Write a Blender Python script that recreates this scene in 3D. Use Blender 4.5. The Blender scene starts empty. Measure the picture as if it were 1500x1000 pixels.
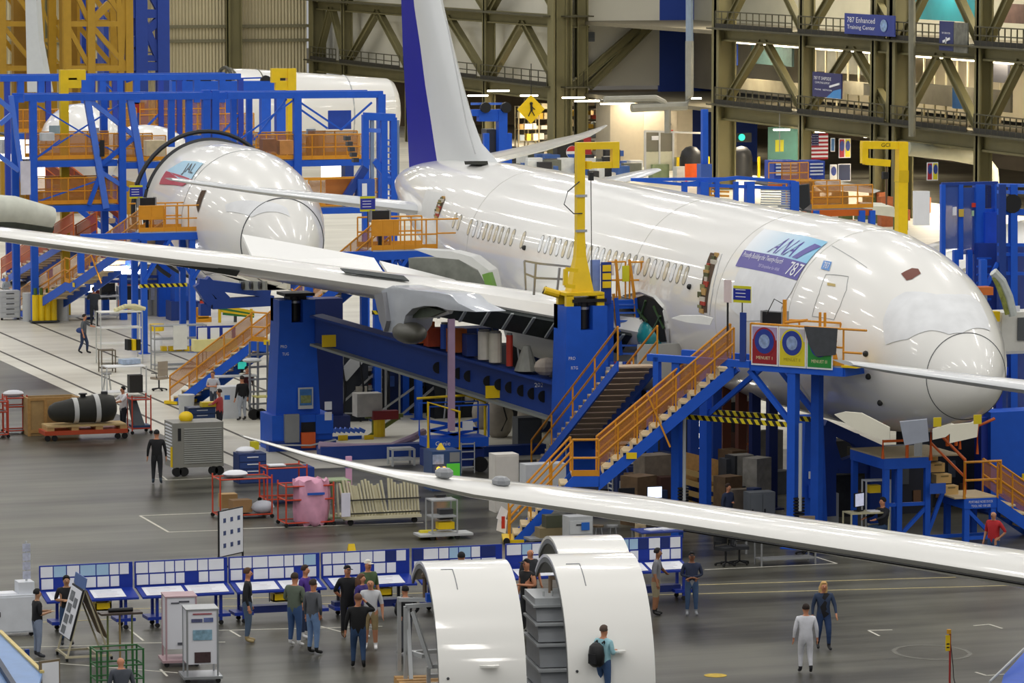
import bpy, bmesh, math, random
from mathutils import Vector, Matrix
random.seed(7)
SC=bpy.context.scene
# ---------------- camera model ----------------
F=6500.0; HC=18.0
PT=math.atan(630/F); YW=math.atan(2186/math.hypot(F,630))
cy,sy,cp,sp=math.cos(YW),math.sin(YW),math.cos(PT),math.sin(PT)
FW=Vector((sy*cp,cy*cp,-sp)); RT=Vector((cy,-sy,0)); UP=Vector((sy*sp,cy*sp,cp)); EYE=Vector((0,0,HC))
cam=bpy.data.cameras.new('camera'); camo=bpy.data.objects.new('camera',cam); SC.collection.objects.link(camo)
cam.sensor_width=36; cam.lens=36*F/1500; cam.clip_start=1; cam.clip_end=2000
camo.matrix_world=Matrix.Translation(EYE)@Matrix((RT,UP,-FW)).transposed().to_4x4()
SC.camera=camo
vs=SC.view_settings; vs.view_transform='Standard'; vs.look='None'; vs.gamma=1; vs.exposure=0.2
# ---------------- light ----------------
W=bpy.data.worlds.new('hall_air'); SC.world=W; W.use_nodes=True
nt=W.node_tree; bg=nt.nodes['Background']; bg.inputs[0].default_value=(0.86,0.87,0.88,1)   # walls of the hall are dim, its ceiling is bright
_tc=nt.nodes.new('ShaderNodeTexCoord'); _sx=nt.nodes.new('ShaderNodeSeparateXYZ'); _mr=nt.nodes.new('ShaderNodeMapRange')
_mr.inputs['From Min'].default_value=0.0; _mr.inputs['From Max'].default_value=0.7; _mr.inputs['To Min'].default_value=0.36; _mr.inputs['To Max'].default_value=0.42
nt.links.new(_tc.outputs['Generated'],_sx.inputs[0]); nt.links.new(_sx.outputs['Z'],_mr.inputs['Value']); nt.links.new(_mr.outputs[0],bg.inputs[1])
def area(x,y,z,sx,sy_,p,col=(1,0.96,0.9)):
    l=bpy.data.lights.new('ceiling_lamp','AREA'); l.shape='RECTANGLE'; l.size=sx; l.size_y=sy_; l.energy=p; l.color=col
    o=bpy.data.objects.new('ceiling_lamp',l); o.location=(x,y,z); SC.collection.objects.link(o)
for ix in range(11):
    for iy in range(19):
        area(-4+ix*12,50+iy*17,28,1.0,4.6,400)
# ---------------- pixels of the photograph to places ----------------
def ray(px,py): return FW+RT*((px-750)/F)-UP*((py-500)/F)
def G(px,py,z=0.0):
    r=ray(px,py); return EYE+r*((z-HC)/r.z)
def atX(px,py,X):
    r=ray(px,py); return EYE+r*(X/r.x)
def atY(px,py,Y):
    r=ray(px,py); return EYE+r*(Y/r.y)
def atD(px,py,D): return EYE+ray(px,py)*D
def depth(p): return (Vector(p)-EYE).dot(FW)
def proj(p):
    v=Vector(p)-EYE; d=v.dot(FW); return (750+F*v.dot(RT)/d,500-F*v.dot(UP)/d)
def above(g,py):                      # height over ground point g of the pixel row py
    d=depth(g); p=Vector(g); 
    q0=proj(p)[1]; q1=proj(p+Vector((0,0,1)))[1]
    return (q0-py)/(q0-q1)
# ---------------- materials ----------------
def lin(h):
    h=h.lstrip('#'); v=[int(h[i:i+2],16)/255 for i in (0,2,4)]
    return tuple((a/12.92 if a<=.04045 else ((a+.055)/1.055)**2.4) for a in v)+(1,)
MATS={}
def M(col,rough=.5,metal=0,var=.08,scale=3.0,emit=0,alpha=1,spec=.5,coat=0):
    k=(col,rough,metal,var,scale,emit,alpha,spec,coat)
    if k in MATS: return MATS[k]
    m=bpy.data.materials.new('paint_'+col.lstrip('#')); m.use_nodes=True; nt=m.node_tree; b=nt.nodes['Principled BSDF']
    c=lin(col); b.inputs['Base Color'].default_value=c; b.inputs['Roughness'].default_value=rough; b.inputs['Metallic'].default_value=metal
    b.inputs['Specular IOR Level'].default_value=spec
    if coat: b.inputs['Coat Weight'].default_value=coat; b.inputs['Coat Roughness'].default_value=.05
    if emit:
        b.inputs['Emission Color'].default_value=c; b.inputs['Emission Strength'].default_value=emit
    if alpha<1: b.inputs['Alpha'].default_value=alpha
    if var:
        tc=nt.nodes.new('ShaderNodeTexCoord'); n=nt.nodes.new('ShaderNodeTexNoise'); n.inputs['Scale'].default_value=scale; n.inputs['Detail'].default_value=4
        r=nt.nodes.new('ShaderNodeMapRange'); r.inputs['To Min'].default_value=1-var*2; r.inputs['To Max'].default_value=1+var
        mx=nt.nodes.new('ShaderNodeMix'); mx.data_type='RGBA'; mx.blend_type='MULTIPLY'; mx.inputs['Factor'].default_value=1; mx.inputs['A'].default_value=c
        nt.links.new(tc.outputs['Object'],n.inputs['Vector']); nt.links.new(n.outputs['Fac'],r.inputs['Value'])
        nt.links.new(r.outputs[0],mx.inputs['B']); nt.links.new(mx.outputs['Result'],b.inputs['Base Color'])
    MATS[k]=m; return m
BLUE=M('#1e5cd0',.5,spec=.35); DBLUE=M('#153c8f',.5); LBLUE=M('#4a78e0',.45); ORG=M('#dc941c',.45); DORG=M('#c9600f',.5); RED=M('#d8402a',.45)
YEL=M('#f5cf10',.4); WHT=M('#f4f3ee',.28,var=.01,coat=.7,scale=.4); OFFW=M('#e9e6da',.5); GRY=M('#8d8f90',.5); LGRY=M('#c2c5c6',.45); DGRY=M('#3c3e42',.6); BLK=M('#101114',.5,var=0)
STEEL=M('#b4b7ba',.35,metal=.8); OLIVE=M('#77714c',.6,var=.12,scale=.7); DOLIVE=M('#4a4733',.7); TAN=M('#c2a878',.7); WOOD=M('#c79a5c',.7,scale=9,var=.15); RUB=M('#141414',.8,var=0); PAPER=M('#eef0f6',.6,var=.03)
TREAD=M('#d9c49a',.6); GREEN=M('#2f7d3a',.5); SKIN=M('#c98a68',.55,var=.03); DSKIN=M('#9a6244',.55,var=.03)
# ---------------- mesh builder ----------------
class MB:
    def __init__(s): s.v=[];s.f=[];s.m=[];s.mats=[]
    def mi(s,m):
        if m not in s.mats: s.mats.append(m)
        return s.mats.index(m)
    def add(s,vs_,fs,m):
        o=len(s.v); s.v+=[tuple(v) for v in vs_]; i=s.mi(m)
        for f in fs: s.f.append([a+o for a in f]); s.m.append(i)
        return s
    def box(s,c,d,m,R=None):
        c=Vector(c); h=[x/2 for x in d]
        vv=[Vector((a*h[0],b*h[1],e*h[2])) for a in(-1,1) for b in(-1,1) for e in(-1,1)]
        if R is not None: vv=[R@v for v in vv]
        return s.add([v+c for v in vv],[(0,1,3,2),(4,6,7,5),(0,4,5,1),(2,3,7,6),(0,2,6,4),(1,5,7,3)],m)
    def b2(s,a,b,m): # two corners
        return s.box([(x+y)/2 for x,y in zip(a,b)],[abs(x-y) for x,y in zip(a,b)],m)
    def bar(s,a,b,w,h,m,up=(0,0,1)):
        a=Vector(a);b=Vector(b);d=b-a;L=d.length
        if L<1e-6: return s
        z=d/L; u=Vector(up)
        if abs(z.dot(u))>.98: u=Vector((0,1,0))
        x=u.cross(z).normalized(); y=z.cross(x)
        R=Matrix((x,y,z)).transposed()
        return s.box((a+b)/2,(w,h,L),m,R)
    def tube(s,pts,r,m,n=8,rr=None,cap=True):
        pts=[Vector(p) for p in pts]; N=len(pts); rings=[]
        for i,p in enumerate(pts):
            d=(pts[min(i+1,N-1)]-pts[max(i-1,0)]).normalized()
            u=Vector((0,0,1)) if abs(d.z)<.95 else Vector((1,0,0))
            x=u.cross(d).normalized(); y=d.cross(x); q=rr[i] if rr else r
            rings.append([p+x*q*math.cos(t*2*math.pi/n)+y*q*math.sin(t*2*math.pi/n) for t in range(n)])
        return s.loft(rings,m,cap)
    def loft(s,rings,m,cap=True,closed=True):
        n=len(rings[0]); vs_=[p for r in rings for p in r]; fs=[]
        for i in range(len(rings)-1):
            for j in range(n if closed else n-1):
                k=(j+1)%n; fs.append((i*n+j,i*n+k,(i+1)*n+k,(i+1)*n+j))
        if cap and closed: fs.append(tuple(range(n))[::-1]); fs.append(tuple(range((len(rings)-1)*n,len(rings)*n)))
        return s.add(vs_,fs,m)
    def prism(s,poly,off,m): # polygon of 3D points extruded by off
        off=Vector(off); n=len(poly); vs_=[Vector(p) for p in poly]+[Vector(p)+off for p in poly]
        return s.add(vs_,[tuple(range(n))[::-1],tuple(range(n,2*n))]+[(i,(i+1)%n,n+(i+1)%n,n+i) for i in range(n)],m)
    def cyl(s,c,r,h,m,n=16,r2=None,axis='z'):
        c=Vector(c); e={'z':Vector((0,0,h)),'x':Vector((h,0,0)),'y':Vector((0,h,0))}[axis]
        return s.tube([c,c+e],r,m,n,rr=[r,r if r2 is None else r2])
    def ball(s,c,r,m,n=10,k=6,sc=(1,1,1)):
        c=Vector(c); rings=[]
        for i in range(k+1):
            a=math.pi*(i+.02)/(k+.04); q=math.sin(a)*r
            rings.append([c+Vector((q*math.cos(t*2*math.pi/n)*sc[0],q*math.sin(t*2*math.pi/n)*sc[1],-math.cos(a)*r*sc[2])) for t in range(n)])
        return s.loft(rings,m)
    def build(s,name,parent=None,smooth=0,rel=True,bevel=0):
        me=bpy.data.meshes.new(name); o=bpy.data.objects.new(name,me)
        base=Vector((0,0,0))
        me.from_pydata(s.v,[],s.f)
        for m in s.mats: me.materials.append(m)
        me.polygons.foreach_set('material_index',s.m)
        bm=bmesh.new(); bm.from_mesh(me); bmesh.ops.recalc_face_normals(bm,faces=bm.faces)
        if bevel: bmesh.ops.bevel(bm,geom=bm.edges[:],offset=bevel,segments=2,affect='EDGES')
        bm.to_mesh(me); bm.free()
        if smooth:
            me.polygons.foreach_set('use_smooth',[True]*len(me.polygons))
            try: me.set_sharp_from_angle(angle=math.radians(smooth))
            except Exception: pass
        SC.collection.objects.link(o)
        if parent is not None: o.parent=parent
        return o
def tag(o,label=None,cat=None,group=None,kind=None):
    if label: o['label']=label
    if cat: o['category']=cat
    if group: o['group']=group
    if kind: o['kind']=kind
    return o
def T(name,label,cat,loc=(0,0,0),rz=0,group=None):
    o=bpy.data.objects.new(name,None); o.empty_display_size=.3; SC.collection.objects.link(o); o.location=loc; o.rotation_euler=(0,0,rz)
    return tag(o,label,cat,group)
def part(par,name,fn,*a,smooth=0,label=None,kind=None,**k):
    b=MB(); fn(b,*a,**k); o=b.build(name,par,smooth); return tag(o,label,kind=kind)
def P(par,name,b,smooth=0,label=None,kind=None): return tag(b.build(name,par,smooth),label,kind=kind)
def S(name,b,smooth=0): return tag(b.build(name,None,smooth),kind='structure')
def lcopy(o,parent=None):
    c=o.copy(); SC.collection.objects.link(c)
    if parent is not None: c.parent=parent
    for ch in [x for x in bpy.data.objects if x.parent==o]: lcopy(ch,c)
    return c
def copy_thing(o,loc,rz,label,group=None,sc=None):
    c=lcopy(o); c.location=loc; c.rotation_euler=(0,0,rz); c['label']=label
    if group: c['group']=group
    if sc: c.scale=sc
    return c
_txt={}
def text_mesh(s,size=1,bold=0):
    k=(s,)
    if k not in _txt:
        cu=bpy.data.curves.new('writing','FONT'); cu.body=s; cu.size=1; cu.align_x='CENTER'; cu.align_y='CENTER'; cu.resolution_u=2; cu.offset=bold
        o=bpy.data.objects.new('writing',cu); SC.collection.objects.link(o)
        dg=bpy.context.evaluated_depsgraph_get(); me=bpy.data.meshes.new_from_object(o.evaluated_get(dg))
        v=[tuple(x.co) for x in me.vertices]; f=[tuple(p.vertices) for p in me.polygons]
        bpy.data.objects.remove(o); _txt[k]=(v,f)
    return _txt[k]
def put_text(b,s,c,w,h,m,u=(1,0,0),v=(0,0,1),shear=0):
    """writing centred on c, fitted to width w and height h, in the plane of u and v"""
    vs_,fs=text_mesh(s)
    if not vs_: return b
    xs=[p[0] for p in vs_];ys=[p[1] for p in vs_]; cx,cyy=(min(xs)+max(xs))/2,(min(ys)+max(ys))/2
    kx=w/(max(xs)-min(xs)); ky=h/(max(ys)-min(ys)) ; u=Vector(u);v=Vector(v);c=Vector(c)
    return b.add([c+u*((p[0]-cx)*kx+(p[1]-cyy)*ky*shear)+v*((p[1]-cyy)*ky) for p in vs_],fs,m)
# fill lamps added to brighten the bays under the walkways and the office levels
for i in range(7): area(atX(1080+i*75,200,110).x,atX(1080+i*75,200,110).y,4.7,2.5,2.5,1000,(1,.86,.66)); area(108,atX(1080+i*75,200,108).y,9.5,1.5,3,650,(1,.88,.68)); area(108,atX(1080+i*75,200,108).y,15,1.5,3,700,(1,.9,.75))
for i in range(6): area(108+(i%2)*12,262+i*16,4.8,3,3,420,(1,.84,.62))
for i in range(5): area(106+i*3.0,atY(760+i*40,150,300).y+8,4.8,3,3,500,(1,.84,.62))
# ---------------- floor ----------------
def floor_mat(base,dark,rough,name,streak=1):
    m=bpy.data.materials.new(name); m.use_nodes=True; nt=m.node_tree; N=nt.nodes; L=nt.links; b=N['Principled BSDF']; b.inputs['Specular IOR Level'].default_value=.22
    tc=N.new('ShaderNodeTexCoord'); mp=N.new('ShaderNodeMapping'); mp.inputs['Scale'].default_value=(.05,.55,1)
    L.new(tc.outputs['Object'],mp.inputs[0])
    n1=N.new('ShaderNodeTexNoise'); n1.inputs['Scale'].default_value=1.3; n1.inputs['Detail'].default_value=7; n1.inputs['Roughness'].default_value=.62; L.new(mp.outputs[0],n1.inputs['Vector'])
    n2=N.new('ShaderNodeTexNoise'); n2.inputs['Scale'].default_value=.16; n2.inputs['Detail'].default_value=5; L.new(tc.outputs['Object'],n2.inputs['Vector'])
    mx=N.new('ShaderNodeMath'); mx.operation='ADD'; L.new(n1.outputs['Fac'],mx.inputs[0]); L.new(n2.outputs['Fac'],mx.inputs[1])
    r=N.new('ShaderNodeMapRange'); r.inputs['From Min'].default_value=.8; r.inputs['From Max'].default_value=1.2; L.new(mx.outputs[0],r.inputs['Value'])
    c=N.new('ShaderNodeMix'); c.data_type='RGBA'; c.inputs['A'].default_value=lin(dark); c.inputs['B'].default_value=lin(base); L.new(r.outputs[0],c.inputs['Factor'])
    L.new(c.outputs['Result'],b.inputs['Base Color'])
    rr=N.new('ShaderNodeMapRange'); rr.inputs['To Min'].default_value=rough-.04; rr.inputs['To Max'].default_value=rough+.1; L.new(n2.outputs['Fac'],rr.inputs['Value']); L.new(rr.outputs[0],b.inputs['Roughness'])
    bp=N.new('ShaderNodeBump'); bp.inputs['Strength'].default_value=.02; L.new(n1.outputs['Fac'],bp.inputs['Height']); L.new(bp.outputs[0],b.inputs['Normal'])
    return m
FG=floor_mat('#6b6a5f','#2f2d26',.3,'worn_grey_concrete'); FL=floor_mat('#e2dfd2','#c6c2b4',.38,'pale_sealed_concrete')
b=MB(); b.b2((-60,20,-.4),(200,460,0),FG); S('floor',b)
# pale aisle of the line on the left: boundary runs along the grooves
b=MB(); b.b2((36.9,137.6,.0),(112,400,.006),FL); S('trim_1',b)
GV=M('#4a463f',.7)
for i,X in enumerate((37.6,39.3,41.6,44.0)):
    b=MB(); b.b2((X,139.0 if i<2 else 150,.004),(X+.12,300,.012),GV); S('trim_%d'%(2+i),b)
LW=M('#dcd9cc',.6,var=.2,scale=6); LY=M('#d8c894',.6,var=.2,scale=6)
def gline(p,q,w,m,n):
    a=G(*p,.004);c=G(*q,.004); b=MB(); b.bar(a,c,w,.006,m); 
    return S('trim_%d'%n,b)
ln=6
for p,q,m in [((205,755),(330,750),LW),((205,755),(247,779),LW),((247,779),(330,776),LW),((352,774),(620,765),LW),
    ((960,955-4),(960,951),LW),((1029,948-0),(1225,826+0),LW)][:4]:
    gline(p,q,.07,m,ln); ln+=1
for p,q,m in [((60,895),(1483,857),LY),((60,911),(200,905),LY),((318,877),(1400,845),LY),((1032,834),(1226,825),LW),((1194,815),(1226,825),LW),
    ((1272,923),(1307,922),LW),((1272,923),(1288,931),LW),((1426,916),(1449,914),LW),((1449,914),(1468,920),LW),((1429,984),(1445,989),LW),((1445,989),(1472,987),LW),
    ((10,948),(150,945),LW),((150,942),(330,940),LW),((190,922),(210,938),LW),((335,922),(352,932),LW),((235,980),(245,990),LW),((20,966),(260,985),LW),((225,700),(245,703),LW),((245,703),(325,699),LW),((232,693),(245,703),LW),((470,917),(500,925),LW),((320,923),(560,917),LW)]:
    gline(p,q,.055,m,ln); ln+=1
b=MB(); c=G(1048,989,.004); b.cyl(c,.27,.006,M('#d9b72a',.6,var=.25,scale=8),24); S('trim_%d'%ln,b); ln+=1
def outline_patch(px,py,rx,ry,m,n):
    global ln
    b=MB(); c=G(px,py,.003)
    for k in range(n):
        a=k*2*math.pi/n; a2=(k+1)*2*math.pi/n
        b.bar(c+Vector((rx*math.cos(a),ry*math.sin(a),0)),c+Vector((rx*math.cos(a2),ry*math.sin(a2),0)),.12,.004,m)
    S('trim_%d'%ln,b); ln+=1
outline_patch(1365,955,.9,1.1,M('#6f6d64',.6,var=.3,scale=5),14)
# ---------------- hall shell ----------------
XR=104.5; YB=297.0; XM=atY(820,100,YB).x; YF=atX(465,60,XM).y
def corr(col,per,name):
    m=bpy.data.materials.new(name); m.use_nodes=True; nt=m.node_tree; b=nt.nodes['Principled BSDF']; b.inputs['Roughness'].default_value=.6
    tc=nt.nodes.new('ShaderNodeTexCoord'); w=nt.nodes.new('ShaderNodeTexWave'); w.inputs['Scale'].default_value=per; w.bands_direction='X'
    nt.links.new(tc.outputs['Object'],w.inputs['Vector']); bp=nt.nodes.new('ShaderNodeBump'); bp.inputs['Strength'].default_value=.8; bp.inputs['Distance'].default_value=.15
    nt.links.new(w.outputs['Fac'],bp.inputs['Height']); nt.links.new(bp.outputs[0],b.inputs['Normal'])
    n=nt.nodes.new('ShaderNodeTexNoise'); n.inputs['Scale'].default_value=.2; nt.links.new(tc.outputs['Object'],n.inputs['Vector'])
    mx=nt.nodes.new('ShaderNodeMix'); mx.data_type='RGBA'; c=lin(col); mx.inputs['A'].default_value=tuple(x*.8 for x in c[:3])+(1,); mx.inputs['B'].default_value=c
    nt.links.new(n.outputs['Fac'],mx.inputs['Factor']); nt.links.new(mx.outputs['Result'],b.inputs['Base Color']); return m
CORR=corr('#dccfa8',1.1,'corrugated_wall'); WB=M('#dedbcc',.6,var=.06,scale=.3); TANW=M('#ab9c82',.6,var=.08,scale=.3); BW=M('#1b3f9c',.5,var=.1,scale=.5)
b=MB(); b.b2((0,YF+1.2,0),(XM-.6,YF+1.5,40),CORR); S('wall_far_left',b)
# middle wall behind the truss (runs into depth), window-like pale cladding over the chord
b=MB(); b.b2((XM+1.2,YB+1,5.6),(XM+1.5,YF+2,11.9),WB); b.b2((XM+1.2,YB+1,11.9),(XM+1.5,YF+2,40),TANW); S('wall_middle',b)
xe=atY(966,60,YB+1.2).x
b=MB(); b.b2((XM+1.2,YB+1.2,5.6),(xe,YB+1.5,11.9),WB); b.b2((XM+1.2,YB+1.2,11.9),(xe,YB+1.5,40),TANW); S('wall_back_pale',b)
b=MB(); b.b2((xe,YB+1.2,0),(XR+14,YB+1.5,40),BW); S('wall_back_blue',b)
b=MB(); b.b2((XM+34,YB-60,0),(XM+34.4,YF+60,9),M('#8d7f6a',.7,var=.2,scale=.4)); S('wall_shop',b)
b=MB(); b.b2((XM+1.5,YB+60,0),(XM+34,YB+60.4,9),M('#7d705c',.7,var=.2,scale=.4)); S('wall_shop_end',b)
b=MB(); b.b2((XM+1.6,YB+1.6,5.0),(XM+34,YF+40,5.3),M('#6a6252',.7)); S('ceiling_shop',b)
XI=XR+9
b=MB(); b.b2((XI,60,5.4),(XI+.3,YB+1,9.9),M('#a8a08a',.6,var=.12,scale=.5)); b.b2((XI,60,10.2),(XI+.3,YB+1,40),M('#b0ad98',.6,var=.12,scale=.4)); S('wall_right_rooms',b)
b=MB(); b.b2((XI+18,60,0),(XI+18.3,YB+1,5.2),M('#6f6759',.7,var=.2,scale=.6)); S('wall_right_ground',b)
for z,n in ((4.9,'ceiling_ground_bay'),(10.0,'ceiling_upper_rooms')):
    b=MB(); b.b2((XR+.3,60,z),(XI+18,YB+1,z+.25),M('#77705c',.7)); S(n,b)
# steel frame
tn=[ln]
def steel(fn):
    b=MB(); fn(b); S('trim_%d'%tn[0],b); tn[0]+=1
def hbeam(b,p,q,w,h,m=OLIVE):
    p=Vector(p);q=Vector(q); up=Vector((0,0,1)) if abs((q-p).normalized().z)<.9 else Vector((0,1,0))
    d=(q-p).normalized(); x=up.cross(d).normalized(); y=d.cross(x)
    if abs(d.z)<.1:
        zz=(max(p.z,q.z)+h/2)
        s_=Vector((1,0,0)) if abs(d.y)>.5 else Vector((0,1,0))
        b.bar(p-s_*.6+Vector((0,0,h/2-.03)),q-s_*.6+Vector((0,0,h/2-.03)),1.3,.1,DOLIVE)
    b.bar(p,q,w*.25,h,m,up); 
    for sgn in(-1,1): b.bar(p+y*sgn*h/2,q+y*sgn*h/2,w,h*.1+.03,m,up)
def col(x,y,w=.7,z=40): steel(lambda b:(b.b2((x-w/2,y-w*.18,0),(x+w/2,y+w*.18,z),OLIVE),b.b2((x-w/2,y-w/2,0),(x-w/2+.1,y+w/2,z),OLIVE),b.b2((x+w/2-.1,y-w/2,0),(x+w/2,y+w/2,z),OLIVE)))
def railing_run(p,q,n,label,zoff=0,mat=DOLIVE,h=1.07):
    t=T('railing',label,'railing',p); p=Vector(p);q=Vector(q);d=q-p
    b=MB()
    for k in (h,h*.55): b.bar((0,0,k),d+Vector((0,0,k)),.07,.07,mat)
    P(t,'rail',b)
    b=MB(); b.bar((0,0,.15),d+Vector((0,0,.15)),.05,.3,M('#2e2c25',.7)); P(t,'kick_plate',b)
    b=MB(); b.bar((0,0,0),(0,0,h),.06,.06,mat); first=P(t,'post',b)
    for k in range(1,n+1):
        c=first.copy(); SC.collection.objects.link(c); c.location=d*(k/n)
    return t
# right facade (in depth): columns at picture columns 1062,1180,1315+,1440
ycol=[atX(px,200,XR).y for px in (1060,1181,1318,1440,1560)]
for i,y in enumerate(ycol): col(XR,y,1.25 if i in(0,2) else .8)
col(XR,ycol[2]+3.2,.8)
for zt,zb in ((5.6,4.6),(10.5,9.7)):
    steel(lambda b:hbeam(b,(XR,ycol[-1],(zt+zb)/2),(XR,ycol[0],(zt+zb)/2),.5,zt-zb))
steel(lambda b:hbeam(b,(XR,ycol[-1],15.6),(XR,ycol[0],15.6),.5,1))
for i in range(4):
    a,c=ycol[i],ycol[i+1]; m_=(a+c)/2
    for z0,z1 in ((5.6,9.7),(10.5,15.2)):
        if z0==5.6 or i==0:
          steel(lambda b:hbeam(b,(XR,a-.4,z0),(XR,m_+.4,z1),.4,.45))
          steel(lambda b:hbeam(b,(XR,c+.4,z0),(XR,m_-.4,z1),.4,.45))
        else:
          steel(lambda b:hbeam(b,(XR,m_,z1),(XR,a-.4,z0),.4,.45)); steel(lambda b:hbeam(b,(XR,m_,z1),(XR,c+.4,z0),.4,.45))
bays=['nearest the blue wall','beside the training banner','right of the middle column','at the right edge']
for i in range(4):
    for z,nm in ((5.6,'lower'),(10.5,'upper')):
        railing_run((XR-.8,ycol[i]-.5,z),(XR-.8,ycol[i+1]+.5,z),12,'dark steel walkway railing on the %s beam, %s'%(nm,bays[i]))
# middle truss in depth and the cross part
ym=[YB,atX(660,60,XM).y,atX(548,60,XM).y,YF]
ym=[YB,atX(716,60,XM).y,atX(602,60,XM).y,atX(508,60,XM).y,YF]
for y in ym[:4]: col(XM,y,.8)
col(XM,YB,1.4); col(XM+1.6,YB,.8); col(XM,YF,1.2); col(atY(343,60,YF).x,YF,1.1); col(atY(200,60,YF).x,YF,1.1); col(atY(60,60,YF).x,YF,1.1)
for z in (5.15,10.25):
    steel(lambda b:hbeam(b,(XM,YB,z),(XM,YF,z),.5,1.0 if z<6 else .8)); steel(lambda b:hbeam(b,(XM,YB,z),(XR+.6,YB,z),.5,1.0 if z<6 else .8))
for i in range(4):
    a,c=ym[i],ym[i+1]; m_=(a+c)/2
    for z0,z1 in ((5.6,9.9),(10.6,15)):
        steel(lambda b:hbeam(b,(XM,a+.3,z0),(XM,m_-.3,z1),.45,.5)); steel(lambda b:hbeam(b,(XM,c-.3,z0),(XM,m_+.3,z1),.45,.5))
    railing_run((XM-.8,a+.5,5.65),(XM-.8,c-.5,5.65),8,'dark railing on the long cross truss, %s'%['beside the tall double column','in the second bay from the double column','just behind the blue rudder','at the far corner'][i])
xq=atY(940,60,YB).x
steel(lambda b:hbeam(b,(XM+.8,YB-.1,5.6),(xq,YB-.1,9.9),.45,.5)); steel(lambda b:hbeam(b,(XR+.6,YB-.1,5.6),(xq+.6,YB-.1,9.9),.45,.5))
steel(lambda b:hbeam(b,(XM+.8,YB-.1,12.5),(XM+3,YB-.1,14.5),.45,.5))
railing_run((XM+1.5,YB-.8,5.65),(XR,YB-.8,5.65),7,'dark railing in front of the pale wall with a vent')
for z in (4.2,7.1,8.3,11.2): 
    b=MB(); b.b2((10,YF+.9,z),(XM,YF+1.2,z+(.6 if z>11 else .25)),M('#7d785e' if z<11 else '#a9a894',.5)); S('trim_%d'%tn[0],b); tn[0]+=1
b=MB(); c=atY(865,54,YB+1.15); b.box(c,(.62,.06,.66),M('#6d7a86',.5)); 
for k in range(5): b.box(c+Vector((0,-.05,-.25+.12*k)),(.58,.05,.04),GRY)
tag(b.build('wall_vent'),'small grey louvre vent high on the pale wall','vent')
# ---------------- aircraft ----------------
NX,NY,ZC=51.1,111.7,5.9
PR=[(0,.02,-.93,-.97),(.05,.24,-.68,-1.2),(.2,.5,-.42,-1.45),(.5,.82,-.08,-1.72),(1,1.17,.36,-2.0),(1.6,1.5,.86,-2.22),(2.5,1.88,1.42,-2.46),(3.5,2.2,1.92,-2.63),(4.5,2.45,2.3,-2.76),(6,2.7,2.66,-2.88),(8,2.85,2.9,-2.95),(10,2.885,2.97,-2.97),(14,2.885,2.97,-2.97),(22,2.885,2.97,-2.97),(30,2.885,2.97,-2.97),(36,2.885,2.97,-2.97),(40,2.72,2.97,-2.55),(44,2.35,2.9,-1.75),(48,1.75,2.75,-.75),(51,1.2,2.5,.1),(53,.75,2.2,.75),(53.9,.5,2.0,1.0)]
def prof(n):
    n=max(0,min(n,53.9))
    for i in range(len(PR)-1):
        if PR[i][0]<=n<=PR[i+1][0]: break
    a,c=PR[i],PR[i+1]; t=(n-a[0])/(c[0]-a[0]); out=[]
    for k in (1,2,3):
        def sl(j):
            if j<=0 or j>=len(PR)-1: return None
            h0=PR[j][0]-PR[j-1][0];h1=PR[j+1][0]-PR[j][0]; d0=(PR[j][k]-PR[j-1][k])/h0;d1=(PR[j+1][k]-PR[j][k])/h1
            return 0 if d0*d1<=0 else (h0+h1)*1.0/((h1*.5+h0*.5)/d0+(h0*.5+h1*.5)/d1)
        h=c[0]-a[0]; d=(c[k]-a[k])/h; m0=sl(i);m1=sl(i+1); m0=d if m0 is None else m0; m1=d if m1 is None else m1
        out.append((2*t**3-3*t*t+1)*a[k]+(t**3-2*t*t+t)*h*m0+(-2*t**3+3*t*t)*c[k]+(t**3-t*t)*h*m1)
    return out
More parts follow.
